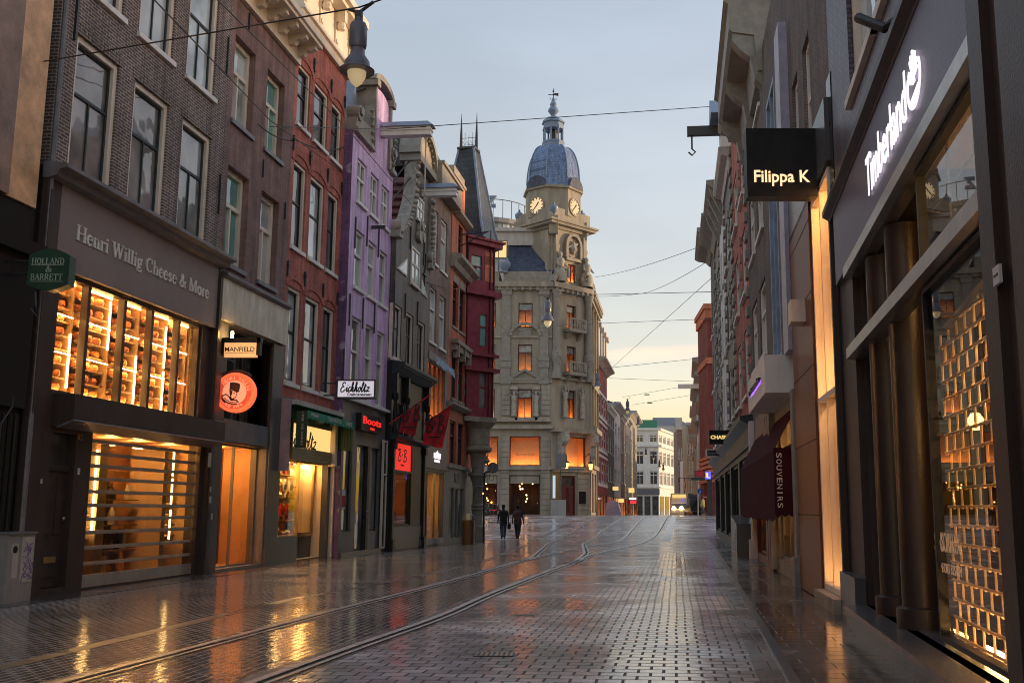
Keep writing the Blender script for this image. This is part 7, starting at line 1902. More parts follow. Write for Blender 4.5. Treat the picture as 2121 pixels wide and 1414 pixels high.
# side return of the glass bay and the lit room behind
mb = MB(); mb.quad((gla - .22, .08, zst), (gla - .22, 1.4, zst), (gla - .22, 1.4, zu), (gla - .22, .08, zu)); mb.build('bay_glass', M['clear_dark'], BT)
rmb = room(BT, (gla, glb + 1.5, zst, zu - .02), 2.5, 'roombrown', y0=1.5, name='shop_interior')
MB().box(gla + .02, glb, .3, 4, zst - .02, zst + .03).build('display_floor', M['wood'], BT)
mb = MB(); mb.box(gla + .5, gla + .56, 2.2, 5, zst, zst + 2.6); mb.box(gla + .2, glb, 3.5, 3.6, zst + 1.2, zst + 1.5); mb.box(gla + 1.2, gla + 1.3, 2, 2.1, zst, zu - .2)
for k in range(4): mb.box(gla + .2, glb + .8, 4.6, 5, zst + .7 + k * .55, zst + .75 + k * .55)
mb.box(gla + .4, gla + 1.1, 1.0, 1.6, zst + .03, zst + .55); mb.build('shop_fitting', M['shelf'], BT)
for p in ((gla + .6, 1.2, zlw - 1.05), (glb - .4, 1.0, zlw - 1.05), (glb - .2, 1.0, zu - .6), (gla + .4, 1.3, zu - .5), (glb + .3, 3.5, zlw - .6)):
    MB().lathe(p[0], p[1], [(.05, p[2] - .1), (.1, p[2]), (.05, p[2] + .08)], 10).build('spot_lamp', M['e_warm'], BT)
for y, z in ((.32, zlw - .34), (.32, zst + .05), (1.9, zlw - .3), (1.2, zu - .14), (1.9, zst + .1)): MB().box(gla + .1, glb - .05, y, y + .025, z, z + .025).build('fill_strip', M['e_warm'], BT)  # hidden strips added to make the grille and upper glass glow
# brick-bond roller grille behind the glass
mb = MB(); hh = .155; z = zst + .12; k = 0
while z < zlw - .3:
    mb.tube([(gla - .18, .16, z), (glb - .02, .16, z)], .013, 6)
    x = gla - .12 + (k % 2) * .15
    while x < glb - .05: mb.tube([(x, .16, z), (x, .16, z + hh)], .011, 5); mb.lathe(x, .16, [(.01, z - .02), (.022, z), (.01, z + .02)], 6); x += .3
    z += hh; k += 1
mb.build('roller_grille', M['grille'], BT)
mb = MB(); z = zlw + .15
while z < zu - .1:
    mb.box(gla + .1, glb - .02, .1, .115, z, z + .014); z += .45
for f in (.3, .65): mb.box(gla + (glb - gla) * f, gla + (glb - gla) * f + .02, .1, .12, zlw + .1, zu - .1)
mb.build('leaded_bar', M['iron'], BT)
mb = MB(); s0 = qr('E6', 700, 640, -.22); s1 = qr('E6', 855, 640, -.22); zz0, zz1 = qr('E6', 780, 700, -.22)[1], qr('E6', 780, 590, -.22)[1]
text(mb, 'SENSORFLEX', s0[0], s1[0], zz0, zz1, 0.024, .003); text(mb, 'COMFORT SYSTEM', s0[0] + .02, s1[0], zz0 - .17, zz0 - .09, .024, .003); mb.build('window_lettering', M['cream'], BT)
# step, plinth, end pier with house number
mb = MB(); mb.prof(op[0] + .05, uT2, [(1.5, zst), (-.28, zst), (-.3, zst - .04), (-.3, zst - .1), (-.26, zst - .1), (-.26, -.1), (1.5, -.1)]); mb.build('step', M['granite_dark'], BT)
MB().box(uT0 + .03, op[0] + .04, -.14, 0, -.1, .65).build('plinth', M['granite_dark'], BT)
mb = MB(); mb.box(uT1 - .04, uT1 + .28, -.12, 0, -.1, zcr - .1); mb.box(uT1 + .28, uT1 + .7, -.06, 0, -.1, zcr - .1); mb.box(uT1 + .9, uT2, -.2, 0, -.1, zcr - .1); mb.box(uT0, uT0 + .12, -.1, 0, .6, zcr - .1); mb.build('pier', M['taupe_dark'], BT)
r = (qr('E5', 1012, 400, .12)[0], qr('E5', 1050, 380, .12)[0], qr('E5', 1020, 450, .12)[1], qr('E5', 1030, 325, .12)[1])
o_ = MB().box(r[0], r[1], -.14, -.12, r[2], r[3]).build('number_plate', M['white_card'], BT)
mb = MB(); text(mb, '55', r[0] + .02, r[1] - .02, r[2] + .05, r[3] - .05, -.14, .003, .02); mb.build('lettering', M['black'], o_)
u, z = qr('E4', 420, 110); mb = MB(); mb.tube([(u, 0, z), (u, -.14, z - .1), (u - .25, -.35, z + .15)], .05, 8); mb.build('wall_spotlight', M['iron'], BT)

# ---- granite and lit glass store
FR = FR0
def rect_r(X0, X1, Y=900): return ru(X0, Y), ru(X1, Y)
uK0, uK1 = ru(1655, 800), ru(1748, 900)
BK = base('shop_house', 'store of rust and dark granite piers with a tall cream lit window, dark brick above', 'shop building', FR, uK1, 0, 0)
zk = rz(1690, 395)
uo0, uo1 = ru(1700, 800), ru(1740, 800)
opn = (uo0, uo1, .25, zk - .15)
w1 = [(uK0 + .5, uK0 + 1.4, zk + .4, zk + 3.0), (uK0 + 2.2, uK0 + 3.1, zk + .4, zk + 3.0)]
wall(BK, uK0, uK1, zk, 12, w1, M['brick_night'], 8, .2)
for r in w1: window(BK, r, 'g_dark', 'white', None, .1, .12, .6)
mb = MB(); grid_wall(mb, uK0, uK1, -.3, zk, [opn], .1); mb.build('shop_front', M['granite_dark'], BK)
MB().box(uK0 + .02, uo0 - .02, -.1, 0, .05, zk).build('rust_pier', M['granite_orange'], BK)
mb = MB(); mb.box(uo1 + .02, uK1 + .25, -.03, 0, -.1, zk + 1.2)
for k in range(8): mb.box(uo1 + .015, uK1 + .25, -.034, -.03, .6 + k * .95, .62 + k * .95)
mb.build('dark_pier', M['granite_black'], BK)
mb = MB()
for k in range(6): mb.box(uK0 + .015, uo0 - .015, -.104, -.1, 1.4 + k * 1.25, 1.42 + k * 1.25)
mb.build('pier_joint', M['black'], BK)
MB().box(uK0 + .03, uK1, -.1, 0, zk - .1, zk + .9).build('fascia_board', M['granite_dark'], BK)
room(BK, opn, .9, 'roomcream', y0=.1)
MB().box(opn[0] + .1, opn[1] - .1, .3, .45, opn[3] - .12, opn[3] - .04).build('ceiling_lamp', M['e_soft'], BK)
MB().box(opn[0] + .1, opn[1] - .1, .3, .4, opn[2] + (opn[3] - opn[2]) * .52, opn[2] + (opn[3] - opn[2]) * .52 + .08).build('ceiling_lamp', M['e_soft'], BK)
MB().box(opn[0] + .05, opn[1] - .05, .3, .35, opn[2] + .02, opn[2] + .07).build('floor_lamp', M['e_soft'], BK)
stock(BK, (opn[0], opn[1], .3, opn[3] * .45), .5, .7, ('cream', 'greywhite', 'wood'), 12, .1, .3, 2)
mb = MB(); zm = opn[2] + (opn[3] - opn[2]) * .47; frame_bars(mb, opn, .09, -.06, .1, .47, 'both'); fr_ = mb.build('tall_window', M['cream'], BK)
MB().quad((opn[0], .02, opn[2]), (opn[1], .02, opn[2]), (opn[1], .02, opn[3]), (opn[0], .02, opn[3])).build('pane', M['clear'], fr_)
MB().box(opn[0] - .05, opn[1] + .05, -.22, 0, -.1, .24).build('step', M['stone_dark'], BK)

# ---- white panel store with purple sign
uW0 = ru(1602, 900)
BWp = base('shop_house', 'white panelled store with violet lit sign and tall reflecting windows', 'shop building', FR, uK0, 0, 0)
zf0, zf1 = rz(1625, 800, .5), rz(1640, 640, .3)
zf0 = (qr('E2', 640, 1360, .5)[1] + qr('E2', 740, 1165, .5)[1]) / 2; zf1 = (qr('E2', 640, 1010, .5)[1] + qr('E2', 740, 880, .5)[1]) / 2
tw_ = [(uW0 + .6, uW0 + 2.6, zf1 + .3, zf1 + 7), (uW0 + 3.0, uK0 - .9, zf1 + .3, zf1 + 7)]
gw = (uW0 + .5, uK0 - .4, .35, zf0 - .3)
wall(BWp, uW0, uK0, zf0, 13.5, tw_, M['brick_night'], 8, .25)
mb = MB(); grid_wall(mb, uW0, uK0, -.3, zf0, [gw], .3); mb.build('shop_front', M['stone_pale'], BWp)
for r in tw_: window(BWp, r, 'g_curtain', 'metal_blue', None, .12, .05, None, 'both', None)
mb = MB(); mb.box(uK0 - .85, uK0 - .02, -.18, 0, zf1, 11.5); mb.build('pilaster_panel', mat('pale_violet_panel', (.42, .4, .5), .4), BWp)
MB().box(uW0 + .1, uK0 - .7, -.6, 0, zf0, zf1).build('fascia_box', M['white'], BWp)
mb = MB(); text(mb, 'rituals', uW0 + 1.0, uK0 - 1.6, zf0 + .35, zf1 - .3, -.6, .06, .02); mb.build('lettering', M['blackpaint'], BWp)
mb = MB(); text(mb, 'rituals', uW0 + 1.05, uK0 - 1.55, zf0 + .3, zf1 - .35, -.592, .02, .04); mb.build('neon_backlight', M['e_purple'], BWp)
room(BWp, gw, 2, 'roomcream', y0=.3); MB().box(gw[0] + .3, gw[1] - .3, 1, 1.1, gw[3] - .12, gw[3] - .04).build('ceiling_lamp', M['e_soft'], BWp); stock(BWp, gw, .6, .9, ('cream', 'white', 'metal_blue'), 24, .1, .3, 4)
pane(BWp, gw, .15, 'clear', 'shop_window', 'greylight', .08, 3, .8)
mb = MB(); mb.box(uK0 - .45, uK0 - .03, -.14, 0, .1, zf0); mb.box(uW0, uW0 + .4, -.14, 0, .1, zf0); mb.box(uK0 - .5, uK0 - .02, -.2, 0, -.1, .6); mb.build('stone_pier', M['stone_pale'], BWp)
u, z = qr('E2', 745, 835, .3); MB().box(u - .25, u + .25, -.35, 0, z - .2, z + .2).build('junction_box', M['cream'], BWp)

# ---- souvenir shop
uS0 = ru(1560, 900)
BS = base('shop_house', 'dark brick house with huge bracketed pale cornice above the souvenir shop awning', 'shop building', FR, uW0, 0, 0)
za = (qr('E3', 440, 140, .9)[1]) 
gw = (uS0 + .6, uW0 - 2.2, .25, 3.0); W_ = uW0 - uS0
zr = 14.8
ww = [(uS0 + W_ * .12, uS0 + W_ * .42, z0, z0 + 2.0) for z0 in (5.6, 9.0)] + [(uS0 + W_ * .55, uS0 + W_ * .85, z0, z0 + 2.0) for z0 in (5.6, 9.0)]
zbs = rz(1503, 56, .95) + 1.1
ww += [(a_, b_, z_ + 6.8, z_ + 8.8) for a_, b_, z_, t_ in ww[::2]]
wall(BS, uS0, uW0, 4.2, zbs, ww, M['brick_night'], 8, .2)
MB().prof(uS0 - .05, uW0 + .05, [(.3, zbs + .12), (-.95, zbs + .06), (-.98, zbs - .2), (-.85, zbs - .3), (-.85, zbs - 1.0), (-.75, zbs - 1.1), (-.2, zbs - 1.2), (-.12, zbs - 2.2), (.3, zbs - 2.2)]).build('cornice', M['stone_pale'], BS)
mb = MB()
for k in range(3):
    x = uS0 + .2 + (W_ - .4) * k / 2; mb.prof(x - .2, x + .2, [(0, zbs - 1.1), (-.75, zbs - 1.1), (-.78, zbs - 1.3), (-.55, zbs - 1.6), (-.3, zbs - 1.8), (-.2, zbs - 2.4), (0, zbs - 2.6)])
mb.build('console', M['stone_pale'], BS)
mb = MB(); grid_wall(mb, uS0, uW0, -.3, 4.2, [gw], .3); mb.build('shop_front', M['maroon'], BS)
for r in ww: window(BS, r, 'g_dark', 'white', None, .1, .1, .6)
room(BS, gw, 2, 'roomwarm', y0=.3); stock(BS, gw, .6, .9, ('redcloth', 'cream', 'yellow', 'metal_blue'), 30, .1, .3, 4)
for k in range(3): MB().lathe(gw[0] + .5 + k * .8, .9, [(.06, 2.2), (.12, 2.35), (.06, 2.5)], 8).build('bulb_lamp', M['e_soft'], BS)
pane(BS, gw, .15, 'clear', 'shop_window', 'wood', .08, 3)
mb = MB()
for k in range(3): mb.box(uW0 - 2.0 + k * .62, uW0 - 1.5 + k * .62, -.08, 0, 0, 3.9)
mb.build('door_panel', M['maroon'], BS)
mb = MB(); mb.box(uS0, uS0 + .45, -.15, 0, 0, 4.2); mb.box(uS0 - .02, uS0 + .5, -.22, 0, -.1, .6); mb.build('white_pier', M['plaster_white'], BS)
AW = base('awning', 'dark maroon folded awning lettered SOUVENIRS on the right row', 'awning', FR, uS0 + 1, -.6, 2.6)
a0, a1 = uS0 + .5, ru(1606, 900, .4)
zat = za + .25; zab = zat - 2.3
ay = -.45
mb = MB(); mb.add([(a0, 0, zat), (a1, 0, zat), (a1, ay, zat - .9), (a0, ay, zat - .9), (a0, 0, zat - .1), (a1, 0, zat - .1)], [(0, 1, 2, 3), (0, 3, 4), (1, 5, 2)])
mb.build('awning_top', M['maroon_cloth'], AW)
mb = MB(); valance(mb, (a0, ay, 0), (a1, ay, 0), zat - .9, zab, 8); valance(mb, (a1, ay, 0), (a1, -.05, 0), zat - .85, zab + .1, 3); valance(mb, (a0, ay, 0), (a0, -.05, 0), zat - .85, zab + .1, 3)
for k in range(5): mb.box(a0 + .3 * k, a0 + .3 * k + .02, ay + .02, -.1, zab + .1, zat - .9)
mb.build('valance', M['maroon_cloth'], AW)
mb = MB()
for i, chh in enumerate('SOUVENIRS'):
    t_ = MB(); text(t_, chh, .035 if chh == 'I' else 0, .065 if chh == 'I' else .1, 0, .11, 0, .004, .01); zz = zat - .95 - i * .125
    mb.add([(a1 + .012 - v[1], -.4 + v[2], zz - v[0]) for v in t_.v], t_.f)
mb.build('lettering', M['cream'], AW)

# ---- houses further down the right row
def right_house(label, X0, X1, Yt, Xt, mt, rowsz, ncol, fm='white', g='g_dark', cor=('greywhite', .7, .8), shop=('blackpaint', 'e_warm'), zsh=4.2, lit=False, quoin=False, shopmat='greenblack'):
    u0, u1 = ru(X0), ru(X1)
    zt = rz(Xt, Yt)
    Bz = base('shop_house', label, 'house', FR, u1, 0, 0); W_ = u1 - u0
    ops = [(u0 + W_ * (i + .24) / ncol, u0 + W_ * (i + .76) / ncol, z, z + h) for z, h in rowsz for i in range(ncol) if z + h < zt - .8]
    gw = (u0 + .5, u1 - .5, .3, zsh - .9)
    wall(Bz, u0, u1, zsh, zt, ops, M[mt], 10, .2)
    mb = MB(); grid_wall(mb, u0, u1, -.4, zsh, [gw], .3); mb.build('shop_front', M[shopmat], Bz)
    for r in ops: window(Bz, r, g, fm, None, .1, .1, .6, None, fm, sproud=.12)
    room(Bz, gw, 2, 'roomwarm' if lit else 'roomdark', y0=.3)
    MB().box(gw[0] + .3, gw[1] - .3, .8, .9, gw[3] - .12, gw[3] - .04).build('ceiling_lamp', M['e_warm'], Bz) if lit else None
    pane(Bz, gw, .15, 'clear', 'shop_window', shop[0], .1, 3)
    mb = MB(); mb.prof(u0 - .03, u1 + .03, [(0, zsh + .25), (-.4, zsh + .2), (-.4, zsh + .08), (-.1, zsh - .1), (-.1, zsh - .7), (0, zsh - .7)]); mb.build('shop_cornice', M[shopmat], Bz)
    if cor:
        m_, e_, h_ = cor
        MB().prof(u0 - .02, u1 + .02, [(.3, zt + .1), (-e_, zt + .05), (-e_, zt - .12), (-e_ * .8, zt - .25), (-e_ * .3, zt - h_ * .6), (-.08, zt - h_), (.3, zt - h_)]).build('cornice', M[m_], Bz)
        mb = MB()
        for k in range(4 if e_ == .8 else 0):
            x = u0 + .3 + (W_ - .6) * k / 3; mb.prof(x - .14, x + .14, [(0, zt - .2), (-e_ * .85, zt - .25), (-e_ * .7, zt - .6), (-.2, zt - h_ - .5), (0, zt - h_ - .7)])
        if mb.v: mb.build('console', M[m_], Bz)
    if quoin:
        mb = MB()
        for k in range(int((zt - zsh) / .62)):
            z = zsh + .3 + k * .62
            for x, s in ((u0, 1), (u1, -1)): l_ = .55 if k % 2 else .35; mb.box(min(x, x + s * l_), max(x, x + s * l_), -.09, 0, z, z + .3)
            for r in ops:
                if r[2] < z < r[3]: mb.box(r[0] - .3, r[0] - .02, -.07, 0, z, z + .28)
        mb.build('quoin', M['stone_pale'], Bz)
    return Bz, u0, u1, zt
RZ = [(5.2, 2.3), (8.6, 2.3), (12, 2.1), (15.2, 1.8)]
b2 = right_house('red brick house with white quoin blocks beside the house with the huge cornice', 1528, 1560, 108, 1535, 'brick_red', RZ, 2, quoin=True, cor=('stone_pale', .5, .5))
b3 = right_house('brick house with blue roofed hoist dormer and white quoin blocks on the right', 1511, 1528, 275, 1518, 'brick_soot', RZ[:3], 2, quoin=True, cor=('greywhite', .5, .6))
u0, u1, zt = b3[1:]; m = (u0 + u1) / 2
mb = MB(); mb.box(m - 1.1, m + 1.1, -.25, 3, zt, zt + 2.2); mb.build('dormer', M['greywhite'], b3[0])
mb = MB(); mb.add([(m - 1.4, -.7, zt + 2.2), (m + 1.4, -.7, zt + 2.2), (m + 1.4, 3, zt + 2.2), (m - 1.4, 3, zt + 2.2), (m, -.7, zt + 3.3), (m, 3, zt + 3.3)], [(0, 1, 4), (1, 2, 5, 4), (3, 0, 4, 5), (0, 3, 2, 1), (2, 3, 5)]); mb.build('dormer_roof', M['metal_blue'], b3[0])
mb = MB(); mb.box(m - .14, m + .14, -1.7, -.25, zt + 1.7, zt + 2.1); mb.tube([(m, -1.5, zt + 1.7), (m, -1.5, zt + 1.1), (m, -1.35, zt + .95), (m, -1.5, zt + .8), (m, -1.65, zt + .95)], .04, 6); mb.build('hoist_beam', M['iron'], b3[0])
b4 = right_house('white plastered house with dark cornice above the black fronted shop on the right', 1499, 1511, 330, 1505, 'plaster_white', RZ[:3], 2, cor=('stone_pale', .8, .9))
b5 = right_house('brick house with white block trim and stepped cornices far down the right row', 1489, 1499, 405, 1494, 'brick_soot', RZ[:3], 2, quoin=True, cor=('stone_pale', .9, .8))
b6 = right_house('dark brick house with flat white eaves beside the red tower', 1479, 1489, 440, 1484, 'brick_night', RZ[:3], 2, cor=('stone_pale', 1.0, .6))
# red brick tower with green copper cap on the far canal corner
dT = 100.0
x0, x1 = at((1465, 800), dT).x, at((1484, 800), dT).x
BR = base('brick_tower', 'red brick corner tower with green copper cap at the far right corner of the bridge', 'tower', WO, (x0 + x1) / 2, dT, zg(dT))
zt = at((1470, 640), dT).z
mb = MB(); mb.box(x0 + .1, x1 + 5, dT, dT + 8, 0, zt); mb.build('wall', M['red_store'], BR)
mb = MB(); mb.box(x0 - .25, x1 + 5.2, dT - .3, dT + 8, zt, zt + .5); mb.box(x0 - .1, x1 + 5, dT - .15, dT + 8, zt - .9, zt)
zb = at((1470, 740), dT).z; mb.box(x0 - .05, x1 + 5, dT - .12, dT + 8, zb - .6, zb); zb = at((1470, 968), dT).z
for k in range(6): mb.box(x0 - .1, x1 + 5, dT - .15, dT + 8, zb + k * .45 - 1.4, zb + k * .45 - 1.1)
mb.build('stone_band', M['brick_orange'], BR)
mb = MB(); zc = at((1475, 590), dT).z
xm = x0 + 3.1
mb.lathe(xm, dT + 3, [(3.9, zt + .5), (3.2, zt + .9), (2.6, zt + 1.8), (2.2, zt + 3), (1.2, zt + 4.4)], 4, PI / 4 * 0); mb.build('copper_cap', M['copper'], BR)
for Y0, Y1, lt in ((672, 690, 0), (913, 968, 1)):
    r = (x0 + .55, x0 + 1.35, at((1470, Y1), dT).z, at((1470, Y0), dT).z)
    mb = MB(); frame_bars(mb, r, .1, dT - .1, dT + .02, .5, None); o_ = mb.build('window', M['white'], BR); MB().quad((r[0], dT - .03, r[2]), (r[1], dT - .03, r[2]), (r[1], dT - .03, r[3]), (r[0], dT - .03, r[3])).build('pane', emit('lit_flat', (1, .5, .15), .8 * W) if lt else M['g_mid'], o_)
# white gabled houses far right beyond the canal
for k, (d_, Xa, Yt, lab, mt) in enumerate(((118, 1453, 742, 'pale house with weather vane and projecting hoist beam beyond the red tower', 'greywhite'), (132, 1447, 800, 'white house with layered cornices far beyond the red tower', 'plaster_white'), (150, 1443, 842, 'grey house with bulging cornice in the far right row', 'greylight'), (170, 1437, 880, 'farthest right house with curved blue roof', 'stone'))):
    xa = at((Xa, 900), d_).x; z_ = at((Xa, Yt), d_).z
    Fz = Fr((xa + 1.5, d_ + 15), (xa, d_)); W_ = math.hypot(1.5, 15)
    Bz = base('gabled_house', lab, 'house', Fz, 0, 0, 0)
    ops = [(W_ * (i + .25) / 4, W_ * (i + .7) / 4, 4.5 + j * 3.4, 6.8 + j * 3.4) for i in range(4) for j in range(int((z_ - 5) / 3.4))]
    wall(Bz, 0, W_, -.3, z_, ops, M[mt], 9, .2)
    for r in ops: window(Bz, r, 'g_mid', 'white', None, .1, .1, .6, None, None)
    mb = MB()
    for e_, f in ((.9, 0), (.7, 1.6), (.5, 4.6)): mb.prof(-.1, W_ + .1, [(0, z_ - f + .2), (-e_, z_ - f + .1), (-e_, z_ - f - .25), (-.1, z_ - f - .7), (0, z_ - f - .7)])
    mb.build('cornice', M['stone_pale'], Bz)
    if k == 0:
        MB().box(W_ - 1.0, W_ - .6, -2.6, 0, z_ - 3.4, z_ - 2.9).build('hoist_beam', M['white'], Bz)
        mb = MB(); mb.tube([(W_ - 1, .5, z_), (W_ - 1, .5, z_ + 2.2)], .05, 5); mb.box(W_ - 1.4, W_ - .6, .47, .53, z_ + 1.4, z_ + 1.5); mb.build('weather_vane', M['iron'], Bz)
    if k == 3: mb = MB(); mb.lathe(W_ / 2, 4, [(4.5, z_), (4.2, z_ + 2), (3, z_ + 4), (1, z_ + 5)], 12); mb.build('roof', M['metal_blue'], Bz)
# ================================================================== hanging signs, facing the camera
def sign_frame(p, side):
    """depth of the facade behind a photo point"""
    return (ld(*p) if side == 'L' else rd(*p))
def psign(label, tl, br, d, mt, th=.16, name='hanging_sign', arm=None, rim=None, cat='sign'):
    A, B_ = at(tl, d), at(br, d)
    x0, x1, z0, z1 = A.x, B_.x, B_.z, A.z
    T = base(name, label, cat, WO, (x0 + x1) / 2, d, z0)
    MB().box(x0, x1, d, d + th, z0, z1).build('panel', M[mt], T)
    if rim: mb = MB(); frame_bars(mb, (x0 - .03, x1 + .03, z0 - .03, z1 + .03), .05, d - .03, d + th + .03); mb.build('rim', M[rim], T)
    if arm:
        mb = MB()
        for f in (.15, .85): z = z0 + (z1 - z0) * f; xe = x0 - .5 if arm == 'L' else x1 + .5; xs = x0 if arm == 'L' else x1; mb.tube([(xs, d + th / 2, z), (xe, d + th / 2, z)], .025, 6)
        mb.build('bracket', M['iron'], T)
    return T, x0, x1, z0, z1
# green sign at the left edge: arched top and bottom
d = ld(70, 560) - .9
A, B_ = at(c('C2', 185, 345), d), at(c('C2', 420, 605), d)
x0, x1, z0, z1 = A.x, B_.x, B_.z, A.z
T = base('hanging_sign', 'dark green hanging sign with arched top reading HOLLAND & BARRETT', 'sign', WO, (x0 + x1) / 2, d, z0)
n_ = 10
top = [(x0 + (x1 - x0) * (1 - i / n_), z1 - .12 + .12 * math.sin(PI * i / n_)) for i in range(n_ + 1)]; bot = [(x0 + (x1 - x0) * i / n_, z0 + .1 - .1 * math.sin(PI * i / n_)) for i in range(n_ + 1)]
MB().prism(bot + top, d, d + .22).build('panel', M['greendark'], T)
mb = MB(); h = z1 - z0; w = x1 - x0
serif(mb, 'HOLLAND', x0 + w * .08, x1 - w * .12, z0 + h * .62, z0 + h * .77, d, .012); serif(mb, '&', x0 + w * .42, x0 + w * .6, z0 + h * .43, z0 + h * .58, d, .012); serif(mb, 'BARRETT', x0 + w * .08, x1 - w * .14, z0 + h * .24, z0 + h * .39, d, .012)
for zz in (.59, .2): mb.box(x0 + w * .08, x1 - w * .13, d - .01, d, z0 + h * zz, z0 + h * (zz + .015))
mb.build('lettering', mat('pale_green_letter', (.4, .5, .4), .5), T)
mb = MB(); mb.tube([(x0, d + .1, z1 - .2), (x0 - .4, d + .1, z1 - .2)], .03, 6); mb.tube([(x0, d + .1, z0 + .3), (x0 - .4, d + .1, z0 + .3)], .03, 6); mb.tube([(x0 + .1, d + .1, z0), (x0 + .12, d + .1, z0 - .2), (x0 + .2, d + .1, z0 - .45), (x0 + .05, d + .1, z0 - .3)], .02, 6); mb.build('bracket', M['iron'], T)
# amber sign
d = ld(455, 720)
T, x0, x1, z0, z1 = psign('small amber lit sign reading MANFIELD in a dark frame', c('C5', 205, 815), c('C5', 410, 908), d, 'e_manf', .12, arm='L')
mb = MB(); h = z1 - z0; w = x1 - x0
text(mb, 'MANFIELD', x0 + w * .02, x1 - w * .06, z0 + h * .38, z0 + h * .7, d, .004, .01); mb.box(x0 + w * .02, x1 - w * .06, d - .003, d, z0 + h * .28, z0 + h * .31); mb.build('lettering', M['black'], T)
mb = MB(); e_ = .11; mb.box(x0 - e_ * 1.6, x0, d - .02, d + .14, z0 + .08, z1 + .12); mb.box(x0 - e_ * 1.6, x1 + e_, d - .02, d + .14, z1, z1 + .12); mb.box(x1, x1 + e_ * .8, d - .02, d + .14, z0 + .05, z1 + .12); mb.build('frame', M['blackpaint'], T)
MB().lathe(x0 + w * .2, d + .05, [(.03, z1 + .12), (.04, z1 + .25), (.02, z1 + .3)], 8).build('lamp', M['e_warm'], T)
# round coral sign
d = ld(452, 810)
cc = at(c('C5', 270, 1138), d); rr = (at(c('C5', 400, 1138), d).x - at(c('C5', 140, 1138), d).x) / 2
T = base('hanging_sign', 'round glowing coral sign with a capped man profile reading HENRI WILLIG SINCE 1974', 'sign', WO, cc.x, d, cc.z - rr)
MB().disc(cc.x, cc.z, rr, d, d + .2, 40).build('panel', M['e_coral'], T)
MB().disc(cc.x, cc.z, rr * .84, d - .008, d, 40).build('ring_band', emit('coral_ring', (1, .12, .045), .45 * W), T)
MB().disc(cc.x, cc.z, rr * .6, d - .014, d - .008, 36).build('inner_disc', M['e_coral2'], T)
mb = MB()
def ringtext(s, a0, a1, r_, hgt, flip=False):
    for i, chh in enumerate(s):
        if chh == ' ': continue
        a_ = math.radians(a0 + (a1 - a0) * i / (len(s) - 1)); t_ = MB(); text(t_, chh, -.5, .5, 0, 1, 0, .004, .02)
        wch = hgt * (.3 if chh in 'I1' else .75); rot = a_ - PI / 2 if not flip else a_ + PI / 2
        px_, pz_ = cc.x + r_ * math.cos(a_), cc.z + r_ * math.sin(a_)
        mb.add([(px_ + v[0] * wch * math.cos(rot) - (v[2] - .5) * hgt * math.sin(rot), d - .01 + v[1], pz_ + v[0] * wch * math.sin(rot) + (v[2] - .5) * hgt * math.cos(rot)) for v in t_.v], t_.f)
ringtext('HENRI WILLIG', 140, 12, rr * .72, rr * .17); ringtext('SINCE 1974', 215, 300, rr * .72, rr * .14, True)
mb.build('lettering', M['e_coral2'], T)
def P_(x, y): return (cc.x + (x - 270) / 130 * rr, cc.z - (y - 1138) / 130 * rr)
ink = mat('sign_ink', (.12, .02, .015), .6, bump=0)
mb = MB(); mb.prism([P_(*p) for p in ((238, 1075), (262, 1072), (300, 1080), (306, 1092), (300, 1135), (285, 1140), (262, 1128), (238, 1118))][::-1], d - .022, d - .014)
mb.prism([P_(*p) for p in ((236, 1118), (258, 1128), (256, 1150), (246, 1168), (240, 1150))][::-1], d - .0215, d - .014)
for pts, w in ((((285, 1140), (288, 1152), (280, 1160), (284, 1166), (272, 1178), (256, 1180)), .02), (((246, 1166), (252, 1185), (270, 1180)), .045), (((188, 1165), (215, 1150), (236, 1165), (250, 1190), (285, 1188), (300, 1205)), .03), (((262, 1142), (274, 1144)), .016), (((200, 1185), (235, 1210), (290, 1215)), .03), (((205, 1175), (240, 1200), (295, 1200)), .02), (((190, 1170), (196, 1190), (215, 1208)), .03)):
    mb.ribbon([P_(*p) for p in pts], w, d - .0205, d - .014)
mb.build('portrait', ink, T)
mb = MB(); mb.tube([(cc.x + rr * 1.12 * math.cos(math.radians(a_)), d + .1, cc.z + rr * 1.12 * math.sin(math.radians(a_))) for a_ in range(190, 49, -10)], .035, 6); mb.tube([(cc.x - rr * .55, d + .1, cc.z + rr * 1.0), (cc.x - rr * .85, d + .1, cc.z + rr * .98), (cc.x - rr * 1.2, d + .1, cc.z + rr * 1.3)], .03, 6); mb.build('bracket', M['iron'], T)
# white script sign
d = ld(700, 800) - 1.6
T, x0, x1, z0, z1 = psign('white hanging sign with black script reading Eichholtz Delicatessen', c('C5', 940, 1060), c('C5', 1180, 1172), d, 'signgrey', .2, rim='iron', arm='L')
mb = MB(); h = z1 - z0; w = x1 - x0
script(mb, 'Eichholtz', x0 + w * .08, x1 - w * .14, z0 + h * .33, z0 + h * .88, d, .035, .01); serif(mb, 'Dl', x0 - 50, x0 - 49, 0, .1, d) if False else None
text(mb, 'Delicatessen', x0 + w * .28, x1 - w * .08, z0 + h * .1, z0 + h * .27, d, .006, .03); mb.build('lettering', M['black'], T)
# smart shop sign
d = 56.0
T, x0, x1, z0, z1 = psign('small white lit sign reading SMART SHOP at the canal corner', c('G3', 355, 350), c('G3', 508, 425), d, 'blackpaint', .12, arm='L')
mb = MB(); w = x1 - x0; h = z1 - z0; text(mb, 'SMART', x0 + .02, x1 - .02, z0 + h * .55, z0 + h * .95, d, .02, .05); text(mb, 'SHOP', x0 + w * .12, x1 - w * .12, z0 + h * .06, z0 + h * .46, d, .02, .05); mb.build('lettering', M['e_white'], T)
